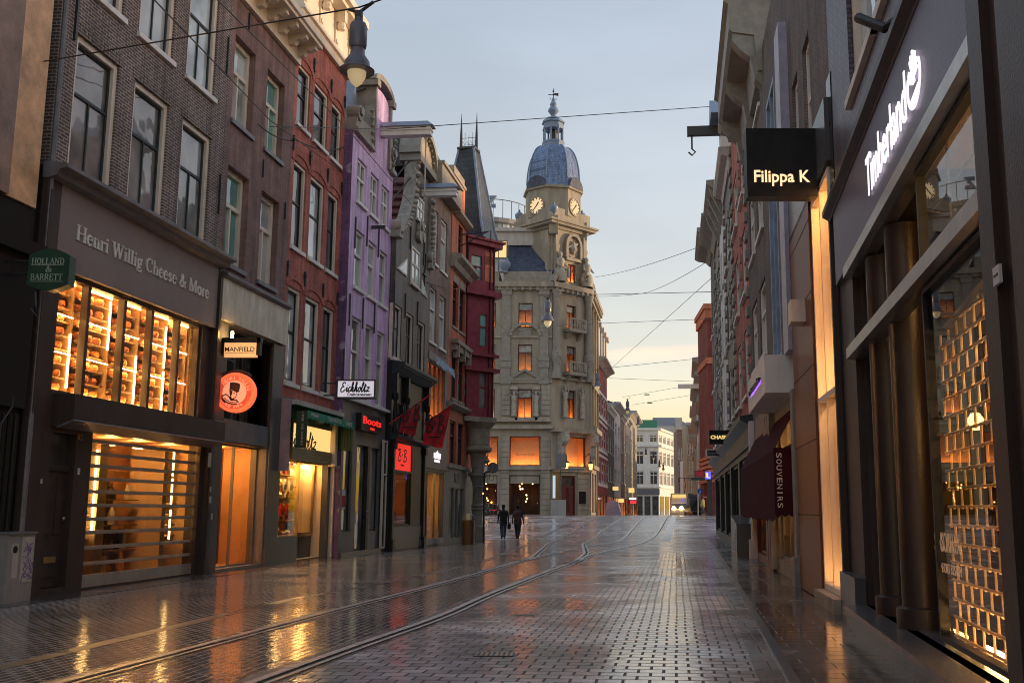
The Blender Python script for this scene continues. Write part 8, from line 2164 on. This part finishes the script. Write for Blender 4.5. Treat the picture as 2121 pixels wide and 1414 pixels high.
# right row
d = rd(1700, 340) - .2
T, x0, x1, z0, z1 = psign('large black square sign with peach lit letters reading Filippa K', c('E1', 420, 895), c('E1', 925, 1370), d, 'blackpaint', .28, arm='R')
mb = MB(); w = x1 - x0; h = z1 - z0; text(mb, 'Filippa K', x0 + w * .1, x1 - w * .11, z0 + h * .15, z0 + h * .38, d, .015, .012); mb.build('lettering', M['e_letters'], T)
d = 44.0
T, x0, x1, z0, z1 = psign("black hanging sign with gold lit letters reading CHASIN'", c('G8', 135, 143), c('G8', 355, 280), d, 'blackpaint', .2, arm='R')
mb = MB(); w = x1 - x0; h = z1 - z0; text(mb, "CHASIN'", x0 + w * .06, x1 - w * .05, z0 + h * .36, z0 + h * .64, d, .015, .04); mb.build('lettering', M['e_gold'], T)
d = 52.0
T, x0, x1, z0, z1 = psign("navy hanging sign with pale rim and thin pale lettering below the gold lettered one", c('G8', 112, 335), c('G8', 240, 397), d, mat('navy_sign_paint', (.03, .03, .07), .4) and 'cloth_navy', .2, rim='cream', arm='R')
mb = MB(); w = x1 - x0; h = z1 - z0; text(mb, 'Samsonite', x0 + w * .08, x1 - w * .08, z0 + h * .34, z0 + h * .66, d, .012); mb.build('lettering', M['greywhite'], T)
d = 92.0
T, x0, x1, z0, z1 = psign('red hanging panel sign below the navy sign at the tram stop', c('G5', 790, 760), c('G5', 898, 830), d, 'redcloth', .2, rim='blackpaint', arm='R')
T, x0, x1, z0, z1 = psign('lit blue, yellow and white panel beside the red sign at the tram stop', c('G5', 910, 770), c('G5', 975, 858), d, 'e_blue', .2, arm='R')
mb = MB(); mb.box(x0 + (x1 - x0) * .35, x1 - .05, d - .03, d, z0 + .1, z1 - .5); mb.build('white_panel', M['e_white'], T); mb = MB(); mb.box(x0 + .05, x0 + (x1 - x0) * .5, d - .04, d, z1 - .5, z1 - .1); mb.build('yellow_panel', M['e_gold'], T)
d = rd(1506, 940)
T, x0, x1, z0, z1 = psign('small lit white letters on the black shopfront of the right row', c('G8', 292, 360), c('G8', 345, 455), d - .3, 'blackpaint', .1)
mb = MB(); text(mb, "CHASIN'", x0 + .03, x1 - .03, z0 + .2, z1 - .15, d - .3, .02, .04); mb.build('lettering', M['e_white'], T)
# far lit signs in the left row
for i, (tl, br, mt, lab) in enumerate((((1269, 1007), (1281, 1015), 'e_gold', 'small gold lit sign far down the left row beside the dark oval sign'), ((1302, 1010), (1314, 1020), 'e_gold', 'small gold lit sign at the far end of the left row'), ((1303, 1030), (1318, 1034), 'e_white', 'thin white neon sign at the far end of the left row'), ((1277, 1032), (1292, 1040), 'e_gold', 'yellow lit shop panel far down the left row'), ((1305, 1036), (1318, 1042), 'e_tail', 'small red lit sign under the white neon at the far left'))):
    psign(lab, tl, br, 130 + i * 6, mt, .2, arm='L')
# street direction signs at the stop
d = 96.0
p = at((1446, 1060), d); T = base('sign_post', 'post with round blue pedestrian sign and red no entry sign at the bridge', 'road sign', WO, p.x, d, zg(d))
zt = at((1446, 1010), d).z
MB().tube([(p.x, d, zg(d)), (p.x, d, zt + .6)], .06, 8).build('pole', M['greylight'], T)
q_ = at(c('G5', 848, 1000), d); MB().disc(q_.x, q_.z, .26 * 1.0 * 1.0 * 1.0 + .0, d - .1, d - .07, 20).build('blue_disc', mat('sign_blue', (.03, .06, .4), .4, bump=0), T)
mb = MB(); mb.ribbon([(q_.x, q_.z + .12), (q_.x, q_.z - .02), (q_.x - .08, q_.z - .16)], .05, d - .11, d - .1); mb.ribbon([(q_.x, q_.z - .02), (q_.x + .08, q_.z - .16)], .045, d - .112, d - .1); mb.build('walker_symbol', M['white'], T)
q_ = at(c('G5', 908, 1068), d); MB().disc(q_.x, q_.z, .26, d - .1, d - .07, 20).build('red_disc', M['redcloth'], T); MB().box(q_.x - .18, q_.x + .18, d - .11, d - .1, q_.z - .05, q_.z + .05).build('white_bar', M['white'], T)
# tram stop shelter
d = 94.0
x0, x1 = at((1434, 1000), d).x, at((1476, 1000), d).x; zr = at((1450, 993), d).z
T = base('tram_shelter', 'dark tram stop shelter with flat roof at the far right corner', 'tram shelter', WO, (x0 + x1) / 2, d, zg(d))
MB().box(x0, x1, d, d + 1.6, zr, zr + .2).build('roof', M['iron'], T)
mb = MB()
for x in (x1 - .3, x1 - .15): mb.box(x, x + .1, d + .1, d + .25, zg(d), zr)
mb.box(x1 - .5, x1 - .1, d + .05, d + .1, zg(d), zr); mb.build('post', M['iron'], T)
MB().quad((x0 + 1.2, d + 1.5, zg(d) + .3), (x1 - .3, d + 1.5, zg(d) + .3), (x1 - .3, d + 1.5, zr - .2), (x0 + 1.2, d + 1.5, zr - .2)).build('glass_panel', M['clear_dark'], T)

# ================================================================== flags
def flag(label, pole0, pole1, corners, d0, txt):
    P0 = at(pole0, d0); 
    T = base('flag', label, 'flag', WO, P0.x, d0, P0.z)
    P1 = at(pole1, d0)
    MB().tube([(P0.x, d0, P0.z), (P1.x, d0, P1.z)], .03, 8).build('pole', M['redcloth'], T)
    A_, B_, C_, D_ = [at(p, d0) for p in corners]   # upper outer, lower outer, lower inner, upper inner
    nU, nV = 14, 16; V = []
    for j in range(nV + 1):
        v = j / nV
        for i in range(nU + 1):
            u = i / nU
            top = D_.lerp(A_, u); bot = C_.lerp(B_, u); p = top.lerp(bot, v)
            V.append((p.x, d0 + .09 * math.sin(u * 9 + v * 2) * (.3 + .7 * v) + .03, p.z + .03 * math.sin(u * 6) * v))
    mb = MB(); mb.add(V, [(j * (nU + 1) + i, j * (nU + 1) + i + 1, (j + 1) * (nU + 1) + i + 1, (j + 1) * (nU + 1) + i) for j in range(nV) for i in range(nU)])
    mb.build('cloth', M['redcloth'], T, smooth=True)
    cx0, cx1 = min(C_.x, D_.x), max(A_.x, B_.x); zc = (C_.z + B_.z) / 2
    mb = MB(); bbrush(mb, cx0 + (cx1 - cx0) * txt[0], cx0 + (cx1 - cx0) * txt[1], zc + txt[2], zc + txt[3], d0 - .1, .05); mb.box(cx0 + (cx1 - cx0) * (txt[0] + .12), cx0 + (cx1 - cx0) * (txt[1] - .1), d0 - .105, d0 - .1, zc + txt[2] - .22, zc + txt[2] - .16); mb.build('lettering', M['black'], T)
flag('red shop flag with black B+B on slanted pole, nearer and more shadowed', c('D3', 470, 365), c('D3', 785, 140), [c('D3', 715, 205), c('D3', 672, 452), c('D3', 537, 432), c('D3', 568, 300)], 38.5, (.15, .95, .45, 1.1))
flag('larger red shop flag with black B+B, hanging clear in front of the brown house', c('D3', 735, 365), c('D3', 955, 215), [c('D3', 950, 218), c('D3', 880, 548), c('D3', 722, 522), c('D3', 752, 350)], 41.5, (.12, .75, .55, 1.25))

# ================================================================== street furniture
p = gnd(c('D3', 1078, 1293)); 
T = base('litter_bin', 'round bronze litter bin on the pavement by the canal corner house', 'bin', WO, p.x, p.y, p.z)
rb = (at(c('D3', 1128, 1200), p.y).x - at(c('D3', 1030, 1200), p.y).x) / 2; zb = at(c('D3', 1078, 1103), p.y).z
MB().lathe(p.x, p.y, [(rb * .96, p.z), (rb * .98, p.z + .05), (rb, p.z + .08), (rb, zb - .04), (rb * 1.03, zb - .03), (rb * 1.03, zb), (rb * .7, zb)], 28).build('body', mat('bronze_perforated', (.2, .11, .06), .35, metal=.6, bump=.6, bscale=90), T, smooth=True)
mb = MB(); mb.tube([(p.x + rb * math.cos(math.radians(a_)), p.y, zb + .28 * math.sin(math.radians(a_))) for a_ in range(0, 181, 15)], .02, 6); mb.box(p.x - .1, p.x + .06, p.y - .03, p.y + .03, zb, zb + .3); mb.build('hood_hoop', M['steel'], T)
# round mirror sign on pole by the corner
p = gnd(c('G3', 512, 1380)); d = p.y
T = base('sign_post', 'grey pole with round sign seen from behind, by the canal corner house', 'road sign', WO, p.x, d, p.z)
zt = at(c('G3', 515, 640), d).z; xr = at(c('G3', 612, 600), d)
MB().tube([(p.x, d, p.z), (p.x, d, zt - .05), (p.x + .06, d, zt), (xr.x, d, zt)], .045, 8).build('pole', M['iron'], T)
rr = (at(c('G3', 665, 600), d).x - at(c('G3', 550, 600), d).x) / 2
MB().disc(xr.x, xr.z, rr, d - .06, d - .03, 26, rr * 1.02).build('round_sign', M['grey'], T)
mb = MB(); mb.ribbon([(xr.x - rr * .3, xr.z - rr * .95), (xr.x + rr * .2, xr.z + rr * .95)], .04, d - .075, d - .06); q_ = at(c('G3', 580, 720), d); mb.tube([(q_.x, d, q_.z + .3), (q_.x - .05, d, q_.z), (q_.x + .15, d, q_.z - .02), (q_.x + .2, d, q_.z + .2)], .03, 6); mb.build('back_bracket', M['greylight'], T)
# parked bicycles on the quay
def bicycle(label, p, rot, s=1.0):
    T = thing('bicycle', label, 'bicycle', Matrix.Translation(p) @ Matrix.Rotation(rot, 4, 'Z'), 'bicycles parked on the canal quay')
    for x in (-.52, .52):
        mb = MB(); mb.tube([(x + .34 * math.cos(2 * PI * i / 20), 0, .34 + .34 * math.sin(2 * PI * i / 20)) for i in range(21)], .018, 6)
        for k in range(8): mb.tube([(x, 0, .34), (x + .33 * math.cos(k * PI / 4), 0, .34 + .33 * math.sin(k * PI / 4))], .004, 4)
        mb.build('wheel', M['black'], T)
    mb = MB()
    for a_, b_ in (((-.52, .34), (-.02, .3)), ((-.02, .3), (.38, .8)), ((-.02, .3), (-.2, .9)), ((-.17, .78), (.36, .86)), ((-.52, .34), (-.18, .8)), ((.52, .34), (.36, 1.0))): mb.tube([(a_[0], 0, a_[1]), (b_[0], 0, b_[1])], .02, 6)
    mb.build('frame', M['iron'], T)
    MB().prism([(-.34, .9), (-.06, .9), (-.04, .95), (-.34, .98)], -.08, .08).build('saddle', M['black'], T)
    MB().tube([(.36, -.28, 1.05), (.4, -.1, 1.06), (.4, .1, 1.06), (.36, .28, 1.05)], .016, 6).build('handlebar', M['steel'], T)
for i, (X, d_, rt, lab) in enumerate(((1003, 90, .5, 'dark bicycle parked behind the corner column on the quay'), (1012, 93, -.4, 'bicycle leaning by the dark shop window left of the pedestrians'), (1023, 95, .9, 'bicycle end of the quay row, nearest the two walking people'))):
    p = at((X, 1075), d_); bicycle(lab, Vector((p.x, d_, zg(d_))), rt)
# red neon/scooter tail light streak stays a small lit bar on a parked moped
p = at((1022, 1064), 96); T = thing('moped', 'parked moped with red tail light behind the two walking people', 'moped', Vector((p.x, 96, zg(96))))
mb = MB()
for x in (-.55, .55): mb.tube([(x + .24 * math.cos(2 * PI * i / 16), 0, .26 + .24 * math.sin(2 * PI * i / 16)) for i in range(17)], .06, 6)
mb.build('wheel', M['black'], T)
MB().prism([(-.75, .4), (-.3, .3), (.2, .3), (.45, .5), (.5, .95), (.42, .95), (.3, .5), (.1, .42), (-.1, .7), (-.8, .75)], -.15, .15).build('body', M['granite_black'], T, smooth=False)
MB().tube([(.4, -.3, 1.05), (.48, 0, 1.0), (.4, .3, 1.05)], .02, 6).build('handlebar', M['iron'], T); MB().box(-.82, -.8, -.1, .1, .6, .72).build('tail_light', M['e_tail'], T); MB().box(-.3, .3, -.17, -.155, .5, .54).build('light_strip', M['e_tail'], T)
# grey ticket cabinet in front of the corner building
p = at((1157, 1068), 97); T = thing('ticket_kiosk', 'grey information kiosk with lit panel and flat canopy by the corner building', 'kiosk', Vector((p.x, 97, zg(97))))
MB().box(-.75, .7, -.35, .35, 0, 1.45).build('cabinet', M['greylight'], T); MB().box(-.6, .1, -.3, .3, 1.45, 4.0).build('column', M['clear_dark'], T)
MB().box(-.55, -.3, -.32, -.3, 1.6, 3.7).build('lit_panel', emit('lit_info', (.7, .85, 1), .4 * W), T); MB().box(-.75, 2.4, -.5, .5, 4.2, 4.32).build('canopy', M['grey'], T); MB().box(.1, .2, -.1, .1, 1.45, 5.6).build('post', M['grey'], T); MB().box(-.25, .7, -.15, -.05, 4.4, 5.7).build('back_panel', M['grey'], T)
# utility cabinet at the left edge
A_ = gnd(c('C3', 90, 1000)); d = ld(65, 1150)
uu = FL.px(c('C3', 25, 900), .42)[0]; uv = FL.px(c('C3', 158, 850), .42)[0]
T = base('utility_cabinet', 'grey street cabinet covered in stickers and graffiti at the left edge', 'cabinet', FL, (uu + uv) / 2, -.42, 0)
ztop = FL.px(c('C3', 90, 705), .42)[1]
MB().box(uu, uv, -.42, -.02, -.03, ztop).build('body', M['greylight'], T); MB().box(uu - .02, uv + .02, -.45, 0, ztop, ztop + .04).build('lid', M['grey'], T)
m_ = uu + (uv - uu) * .52
MB().box(m_, uv - .03, -.432, -.42, .32, ztop - .05).build('door', M['greywhite'], T)
mb = MB()
for k in range(26):
    x, z = R.uniform(m_ + .05, uv - .08), R.uniform(.4, ztop - .15); pts = [(x + R.uniform(-.1, .1), z + R.uniform(-.12, .12)) for _ in range(3)]; mb.ribbon(pts, R.uniform(.008, .025), -.4345 - k * .0001, -.432)
mb.build('graffiti', mat('violet_spray', (.2, .14, .32), .6, bump=0), T)
mb = MB(); mb.disc(uu + (uv - uu) * .27, ztop * .78, .1, -.425, -.42, 18); mb.box(uu + (uv - uu) * .2, uu + (uv - uu) * .4, -.424, -.42, .4, .95); mb.build('sticker', M['greywhite'], T)
MB().disc(uu + (uv - uu) * .27, ztop * .78, .06, -.43, -.425, 14).build('sticker', M['black'], T)
# slanted graffiti board against the right row
u0, u1 = ru(1546, 1050), ru(1561, 1050)
T = base('graffiti_board', 'slant topped dark bicycle ramp panel covered in graffiti on the right pavement', 'panel', FR, (u0 + u1) / 2, -.5, 0)
zt = rz(1560, 1070, .5)
MB().prism([(u0, 0), (u1, 0), (u1, zt * .72), (u0, zt)] if False else [(u0, -.05), (u1, -.05), (u1, zt * .8), (u0, zt)], -.55, -.02).build('panel', M['granite_dark'], T)
mb = MB()
for k in range(9): x, z = R.uniform(u0 + .1, u1 - .1), R.uniform(.2, zt * .75); mb.ribbon(arc(x, z, .1, .1, 0, 330, 8), .03, -.556 - k * .0001, -.55)
mb.build('graffiti', M['greywhite'], T)

# ================================================================== tram
d = 128.0
xa, xb = at((1388, 1050), d).x, at((1425, 1050), d).x; z0 = zg(d); ztp = at((1400, 1032), d).z
w = xb - xa; xm = (xa + xb) / 2; hw = 1.2; zt = max(z0 + 3.3, ztp)
T = thing('tram', 'blue and white city tram with bright headlights coming over the bridge', 'tram', Matrix.Translation((xm, d, z0)) @ Matrix.Rotation(math.radians(-12), 4, 'Z'))
h = zt - z0
mb = MB(); mb.add([(-hw * .8, 0, .4), (hw * .8, 0, .4), (hw, .9, .4), (hw, 24, .4), (-hw, 24, .4), (-hw, .9, .4), (-hw * .8, -.15, 1.3), (hw * .8, -.15, 1.3), (hw, .7, 1.3), (hw, 24, 1.3), (-hw, 24, 1.3), (-hw, .7, 1.3),
       (-hw * .78, .35, h - .45), (hw * .78, .35, h - .45), (hw, 1.1, h - .45), (hw, 24, h - .45), (-hw, 24, h - .45), (-hw, 1.1, h - .45)],
      [(0, 1, 7, 6), (1, 2, 8, 7), (2, 3, 9, 8), (3, 4, 10, 9), (4, 5, 11, 10), (5, 0, 6, 11), (6, 7, 13, 12), (7, 8, 14, 13), (8, 9, 15, 14), (9, 10, 16, 15), (10, 11, 17, 16), (11, 6, 12, 17), (12, 13, 14, 15, 16, 17)])
mb.build('body', M['white'], T)
MB().box(-hw * .9, hw * .9, .5, 23.5, h - .44, h).build('roof', M['greywhite'], T)
mb = MB(); mb.quad((-hw * .78, -.14, 1.45), (hw * .78, -.14, 1.45), (hw * .75, .29, h - .75), (-hw * .75, .29, h - .75)); mb.build('windscreen', M['g_dark'], T)
mb = MB()
for k in range(7): mb.box(hw + .004, hw + .02, 1.6 + k * 3.2, 4.4 + k * 3.2, 1.4, h - .7); mb.box(-hw - .02, -hw - .004, 1.6 + k * 3.2, 4.4 + k * 3.2, 1.4, h - .7)
mb.build('side_window', M['g_dark'], T)
mb = MB(); mb.box(hw + .002, hw + .015, 1.0, 24, h - .6, h - .4); mb.box(-hw - .015, -hw - .002, 1.0, 24, .8, 1.2); mb.build('stripe', mat('tram_blue', (.02, .05, .3), .3, bump=0), T)
MB().box(-hw * .7, hw * .7, .1, .34, h - .5, h - .15).build('destination_board', M['e_gold'], T)
for x in (-.62, .3): MB().disc(x, 1.5, .22, -.3, -.14, 14).build('headlight', M['e_head'], T)
MB().box(.3, .6, -.1, .1, h - .9, h - .8).build('blue_light', M['e_blue'], T)
mb = MB(); mb.tube([(0, 6, h), (0, 8, h + 1.0), (0, 6.5, h + 2.0)], .04, 6); mb.box(-.7, .7, 6.4, 6.6, h + 2, h + 2.06); mb.build('pantograph', M['iron'], T)
# dark car waiting beside it
p = at((1450, 1064), 122)
T = thing('parked_car', 'dark car with pale roof beside the tram, partly hidden by the bridge', 'car', Matrix.Translation((p.x, 122, zg(122))) @ Matrix.Rotation(math.radians(8), 4, 'Z'))
MB().add([(-.9, 0, .25), (.9, 0, .25), (.9, 4.2, .25), (-.9, 4.2, .25), (-.9, -.05, .8), (.9, -.05, .8), (.9, 4.25, .85), (-.9, 4.25, .85), (-.85, 1.0, .95), (.85, 1.0, .95), (.7, 1.7, 1.5), (-.7, 1.7, 1.5), (.7, 3.6, 1.5), (-.7, 3.6, 1.5)], [(0, 1, 5, 4), (1, 2, 6, 5), (2, 3, 7, 6), (3, 0, 4, 7), (4, 5, 9, 8), (8, 9, 10, 11), (11, 10, 12, 13), (13, 12, 6, 7), (5, 6, 12, 10, 9), (4, 8, 11, 13, 7)]).build('body', M['blackpaint'], T)
for x in (-.88, .88):
    for y in (.8, 3.4): mb = MB(); mb.tube([(x - .1, y, .32), (x + .1, y, .32)], .32, 14); mb.build('wheel', M['black'], T)
# covered stall goods far left
p = at((1270, 1064), 112); mb = MB(); mb.add([(-.9, -.4, 0), (.9, -.4, 0), (.9, .5, 0), (-.9, .5, 0), (-.8, -.3, 1.3), (.5, -.35, 1.5), (.7, .4, 1.2), (-.8, .4, 1.4), (.1, 0, 1.75)], [(0, 1, 5, 4), (1, 2, 6, 5), (2, 3, 7, 6), (3, 0, 4, 7), (4, 5, 8), (5, 6, 8), (6, 7, 8), (7, 4, 8)])
o_ = mb.build('covered_stall', mat('lilac_tarpaulin', (.3, .3, .45), .6), None, Matrix.Translation((p.x, 112, zg(112)))); tag(o_, 'goods under a lilac tarpaulin by the far left shops', 'covered goods')

# ================================================================== people
def person(label, p, rot, coat, legs, pose, h=1.75, bag=False):
    T = thing('person', label, 'person', Matrix.Translation(p) @ Matrix.Rotation(rot, 4, 'Z') @ Matrix.Scale(h / 1.75, 4), 'pedestrians walking by the bridge')
    st = pose
    J = [((0, 0, .95), .15), ((0, 0, 1.15), .155), ((0, .02, 1.35), .17), ((0, .02, 1.47), .09), ((0, .03, 1.53), .06), ((0, .05, 1.6), .085), ((0, .05, 1.69), .085), ((0, .04, 1.75), .05)]
    E = [(i, i + 1) for i in range(7)]
    for s in (-1, 1):
        f = st * s
        k = len(J)
        J += [((s * .1, 0, .88), .11), ((s * .1, .14 * f + .03, .5), .075), ((s * .1, .3 * f - (.1 if f < 0 else 0), .1 if f > 0 else .13), .05), ((s * .11, .3 * f + .12 - (.1 if f < 0 else 0), .04), .04)]
        E += [(0, k), (k, k + 1), (k + 1, k + 2), (k + 2, k + 3)]
        k = len(J)
        J += [((s * .2, .01, 1.4), .075), ((s * .25, -.1 * f, 1.13), .055), ((s * .25, -.2 * f + .08, .9), .042), ((s * .25, -.22 * f + .12, .8), .04)]
        E += [(2, k), (k, k + 1), (k + 1, k + 2), (k + 2, k + 3)]
    me = bpy.data.meshes.new('body'); me.from_pydata([j[0] for j in J], E, []); o = bpy.data.objects.new('body', me); COL.objects.link(o); o.parent = T
    md = o.modifiers.new('skin', 'SKIN'); sv = me.skin_vertices[0].data if me.skin_vertices else None
    if sv is None:
        bpy.context.view_layer.objects.active = o; sv = me.attributes and me.skin_vertices and me.skin_vertices[0].data
    for i, j in enumerate(J): sv[i].radius = (j[1], j[1] * .85)
    sv[0].use_root = True
    o.modifiers.new('sub', 'SUBSURF').render_levels = 2
    me.materials.append(M[coat])
    MB().lathe(0, .05, [(.03, 1.56), (.085, 1.6), (.1, 1.68), (.085, 1.75), (.03, 1.79)], 12).build('hair', M['cloth_black'], T, smooth=True)
    MB().lathe(0, .012, [(.19, .78), (.18, .95), (.17, 1.1), (.2, 1.32), (.16, 1.44), (.07, 1.5)], 14, sx=1.15, sy=.8).build('coat', M[coat], T, smooth=True)
    for s in (-1, 1):
        f = st * s; mb = MB(); mb.tube([(s * .1, 0, .9), (s * .1, .14 * f + .03, .5), (s * .1, .3 * f - (.1 if f < 0 else 0), .12)], [.115, .085, .065], 10); mb.build('trouser_leg', M[legs], T, smooth=True)
    if bag: MB().lathe(.32, .1, [(.06, .5), (.16, .52), (.17, .75), (.1, .82), (.03, .84)], 10, sx=.6).build('bag', M['black'], T)
    return T
p = gnd((1042, 1116)); person('pedestrian in black coat carrying a dark bag, walking away towards the bridge', p, math.radians(10), 'cloth_black', 'cloth_navy', 1, 1.85, True)
p = gnd((1072, 1117)); person('pedestrian in dark reddish coat walking beside the one in black', p, math.radians(-8), 'cloth_brown', 'cloth_black', -1, 1.82)
p = at((1457, 1066), 98); person('person in yellow jacket standing at the tram stop', Vector((p.x, 98, zg(98))), math.radians(60), 'yellow', 'cloth_navy', .3, 1.75)

# ================================================================== lamps on the span wires
def lamp(label, top, bottom, xl, xr, d):
    A_, B_ = at(top, d), at(bottom, d); r = (at(xr, d).x - at(xl, d).x) / 2; h = A_.z - B_.z; zb = B_.z; x = B_.x
    T = base('street_lamp', label, 'street lamp', WO, x, d, zb, 'bell lamps hung over the street')
    MB().lathe(x, d, [(.02, zb), (r * .34, zb + h * .06), (r * .5, zb + h * .15), (r * .53, zb + h * .22), (r * .5, zb + h * .27)], 20).build('lamp_glass', M['e_bulb'], T, smooth=True)
    MB().lathe(x, d, [(r * .98, zb + h * .215), (r, zb + h * .235), (r * .75, zb + h * .275), (r * .72, zb + h * .31), (r * .7, zb + h * .36), (r * .42, zb + h * .46), (r * .4, zb + h * .55), (r * .46, zb + h * .56), (r * .5, zb + h * .6), (r * .5, zb + h * .87), (r * .42, zb + h * .92), (r * .24, zb + h * .93), (r * .24, zb + h)], 24).build('housing', M['lampblue'], T, smooth=True)
    mb = MB(); mb.box(x - r * .2, x + r * .2, d - r * .2, d + r * .2, zb + h, zb + h * 1.1); mb.tube([(x - r * .6, d, zb + h * 1.13), (x, d, zb + h * 1.08), (x + r * .8, d, zb + h * 1.24)], .025, 6); mb.build('hanger', M['iron'], T)
    return Vector((x, d, zb + h * 1.16))
L1 = lamp('large blue grey bell lamp hanging at the top left in front of the cream cornice', (741, 38), (738, 180), (703, 140), (776, 140), 14.0)
L2 = lamp('bell lamp hanging in front of the corner building windows', c('D5', 600, 800), c('D5', 594, 1050), c('D5', 527, 980), c('D5', 662, 980), 74)
L3 = lamp('bell lamp hung by the right edge of the corner building', (1238, 770), (1238, 808), (1230, 800), (1246.5, 800), 100)
lamp('bell lamp over the far left row, near the steep gable', (1300, 829), (1300, 857), (1293, 850), (1307, 850), 140); lamp('bell lamp over the far left row, lower one by the last house', (1322, 865), (1322, 884), (1316, 878), (1328, 878), 160)
for k, (X, Y) in enumerate(((1338, 945), (1354, 952), (1366, 970), (1374, 976))): lamp(f'small far bell lamp, {ORD[k]} of the four before the white building', (X, Y - 16), (X, Y), (X - 4, Y - 4), (X + 4, Y - 4), 175 + k * 4)

# ================================================================== wires
def wire(label, pts, r=.012, sag=0, group='span and tram wires over the street'):
    P = []
    for i in range(len(pts) - 1):
        a_, b_ = pts[i], pts[i + 1]; nn = 10
        for k in range(nn): t = k / nn; v = a_.lerp(b_, t); v = v - Vector((0, 0, sag * 4 * t * (1 - t))); P.append(v)
    P.append(pts[-1]); mb = MB().tube(P, r, 6); b0 = pts[0]
    return single('wire', label, 'wire', mb, M['iron'], WO, b0.x, b0.y, b0.z, group)
wall_l = lambda X, Y: at((X, Y), ld(X, Y)); wall_r = lambda X, Y: at((X, Y), rd(X, Y))
wire('span wire carrying the large lamp from the left brick house up across the street', [wall_l(88, 128), L1, at((960, -60), 13)], .012)
wire('span wire from purple house across in front of the dome to the right', [wall_l(560, 262), at((800, 268), 36), wall_r(1500, 219)], .016)
wire('tram contact wire slanting down from the top left to the canal corner', [at((300, -20), 16), at((560, 250), 26), at((790, 415), 40), at((1020, 660), 66), at((1130, 760), 92)], .014)
wire('second tram contact wire running close beside the first from the top left', [at((440, -10), 18), at((715, 262), 30), at((935, 520), 52), at((1120, 660), 88), at((1175, 770), 98)], .014)
wire('span wire at lamp height in front of the clock tower building', [at((925, 610), 60), L2, wall_r(1497, 604)], .018)
wire('thin span wire over the bridge meeting the right row above the red tower', [at((1040, 690), 80), at((1180, 672), 84), wall_r(1478, 660)], .016)
wire('thin wire from the corner building up to the right row', [at((1232, 574), 100), wall_r(1484, 497)], .018, .3)
wire('long sagging wire from the clock tower side to the right row', [at((1190, 612), 98), at((1340, 606), 90), wall_r(1480, 532)], .018, .2)
wire('steep wire rising from the far left row towards the right row', [at((1258, 770), 112), wall_r(1480, 570)], .016)
wire('span wire from the lamp by the corner building to the far right houses', [L3, at((1450, 742), 110)], .022)
wire('thin high wire over the far end of the street', [at((1262, 783), 118), at((1440, 790), 125)], .02)
wire('low span wire over the far end, upper one', [at((1290, 822), 140), at((1450, 794), 120)], .02)
wire('low span wire over the far end, lower one', [at((1310, 838), 150), at((1450, 815), 125)], .02)
wire('drooping cable along the brown and red brick fronts to the purple house', [wall_l(535, 258), wall_l(615, 290), wall_l(705, 308), wall_l(755, 260)], .02, .15)
wire('cable strung from the red house to the dark gable house', [wall_l(730, 552), at((860, 575), 42), at((960, 600), 50)], .018, .1)
for k, (X, Y, lab) in enumerate(((1340, 817, 'small dark insulator on the upper far span wire'), (1346, 834, 'small dark insulator on the lower far span wire'))):
    v = at((X, Y), 140); single('insulator', lab, 'insulator', MB().box(v.x - .35, v.x + .35, v.y - .05, v.y + .05, v.z - .07, v.z + .07), M['iron'], WO, v.x, v.y, v.z - .07)
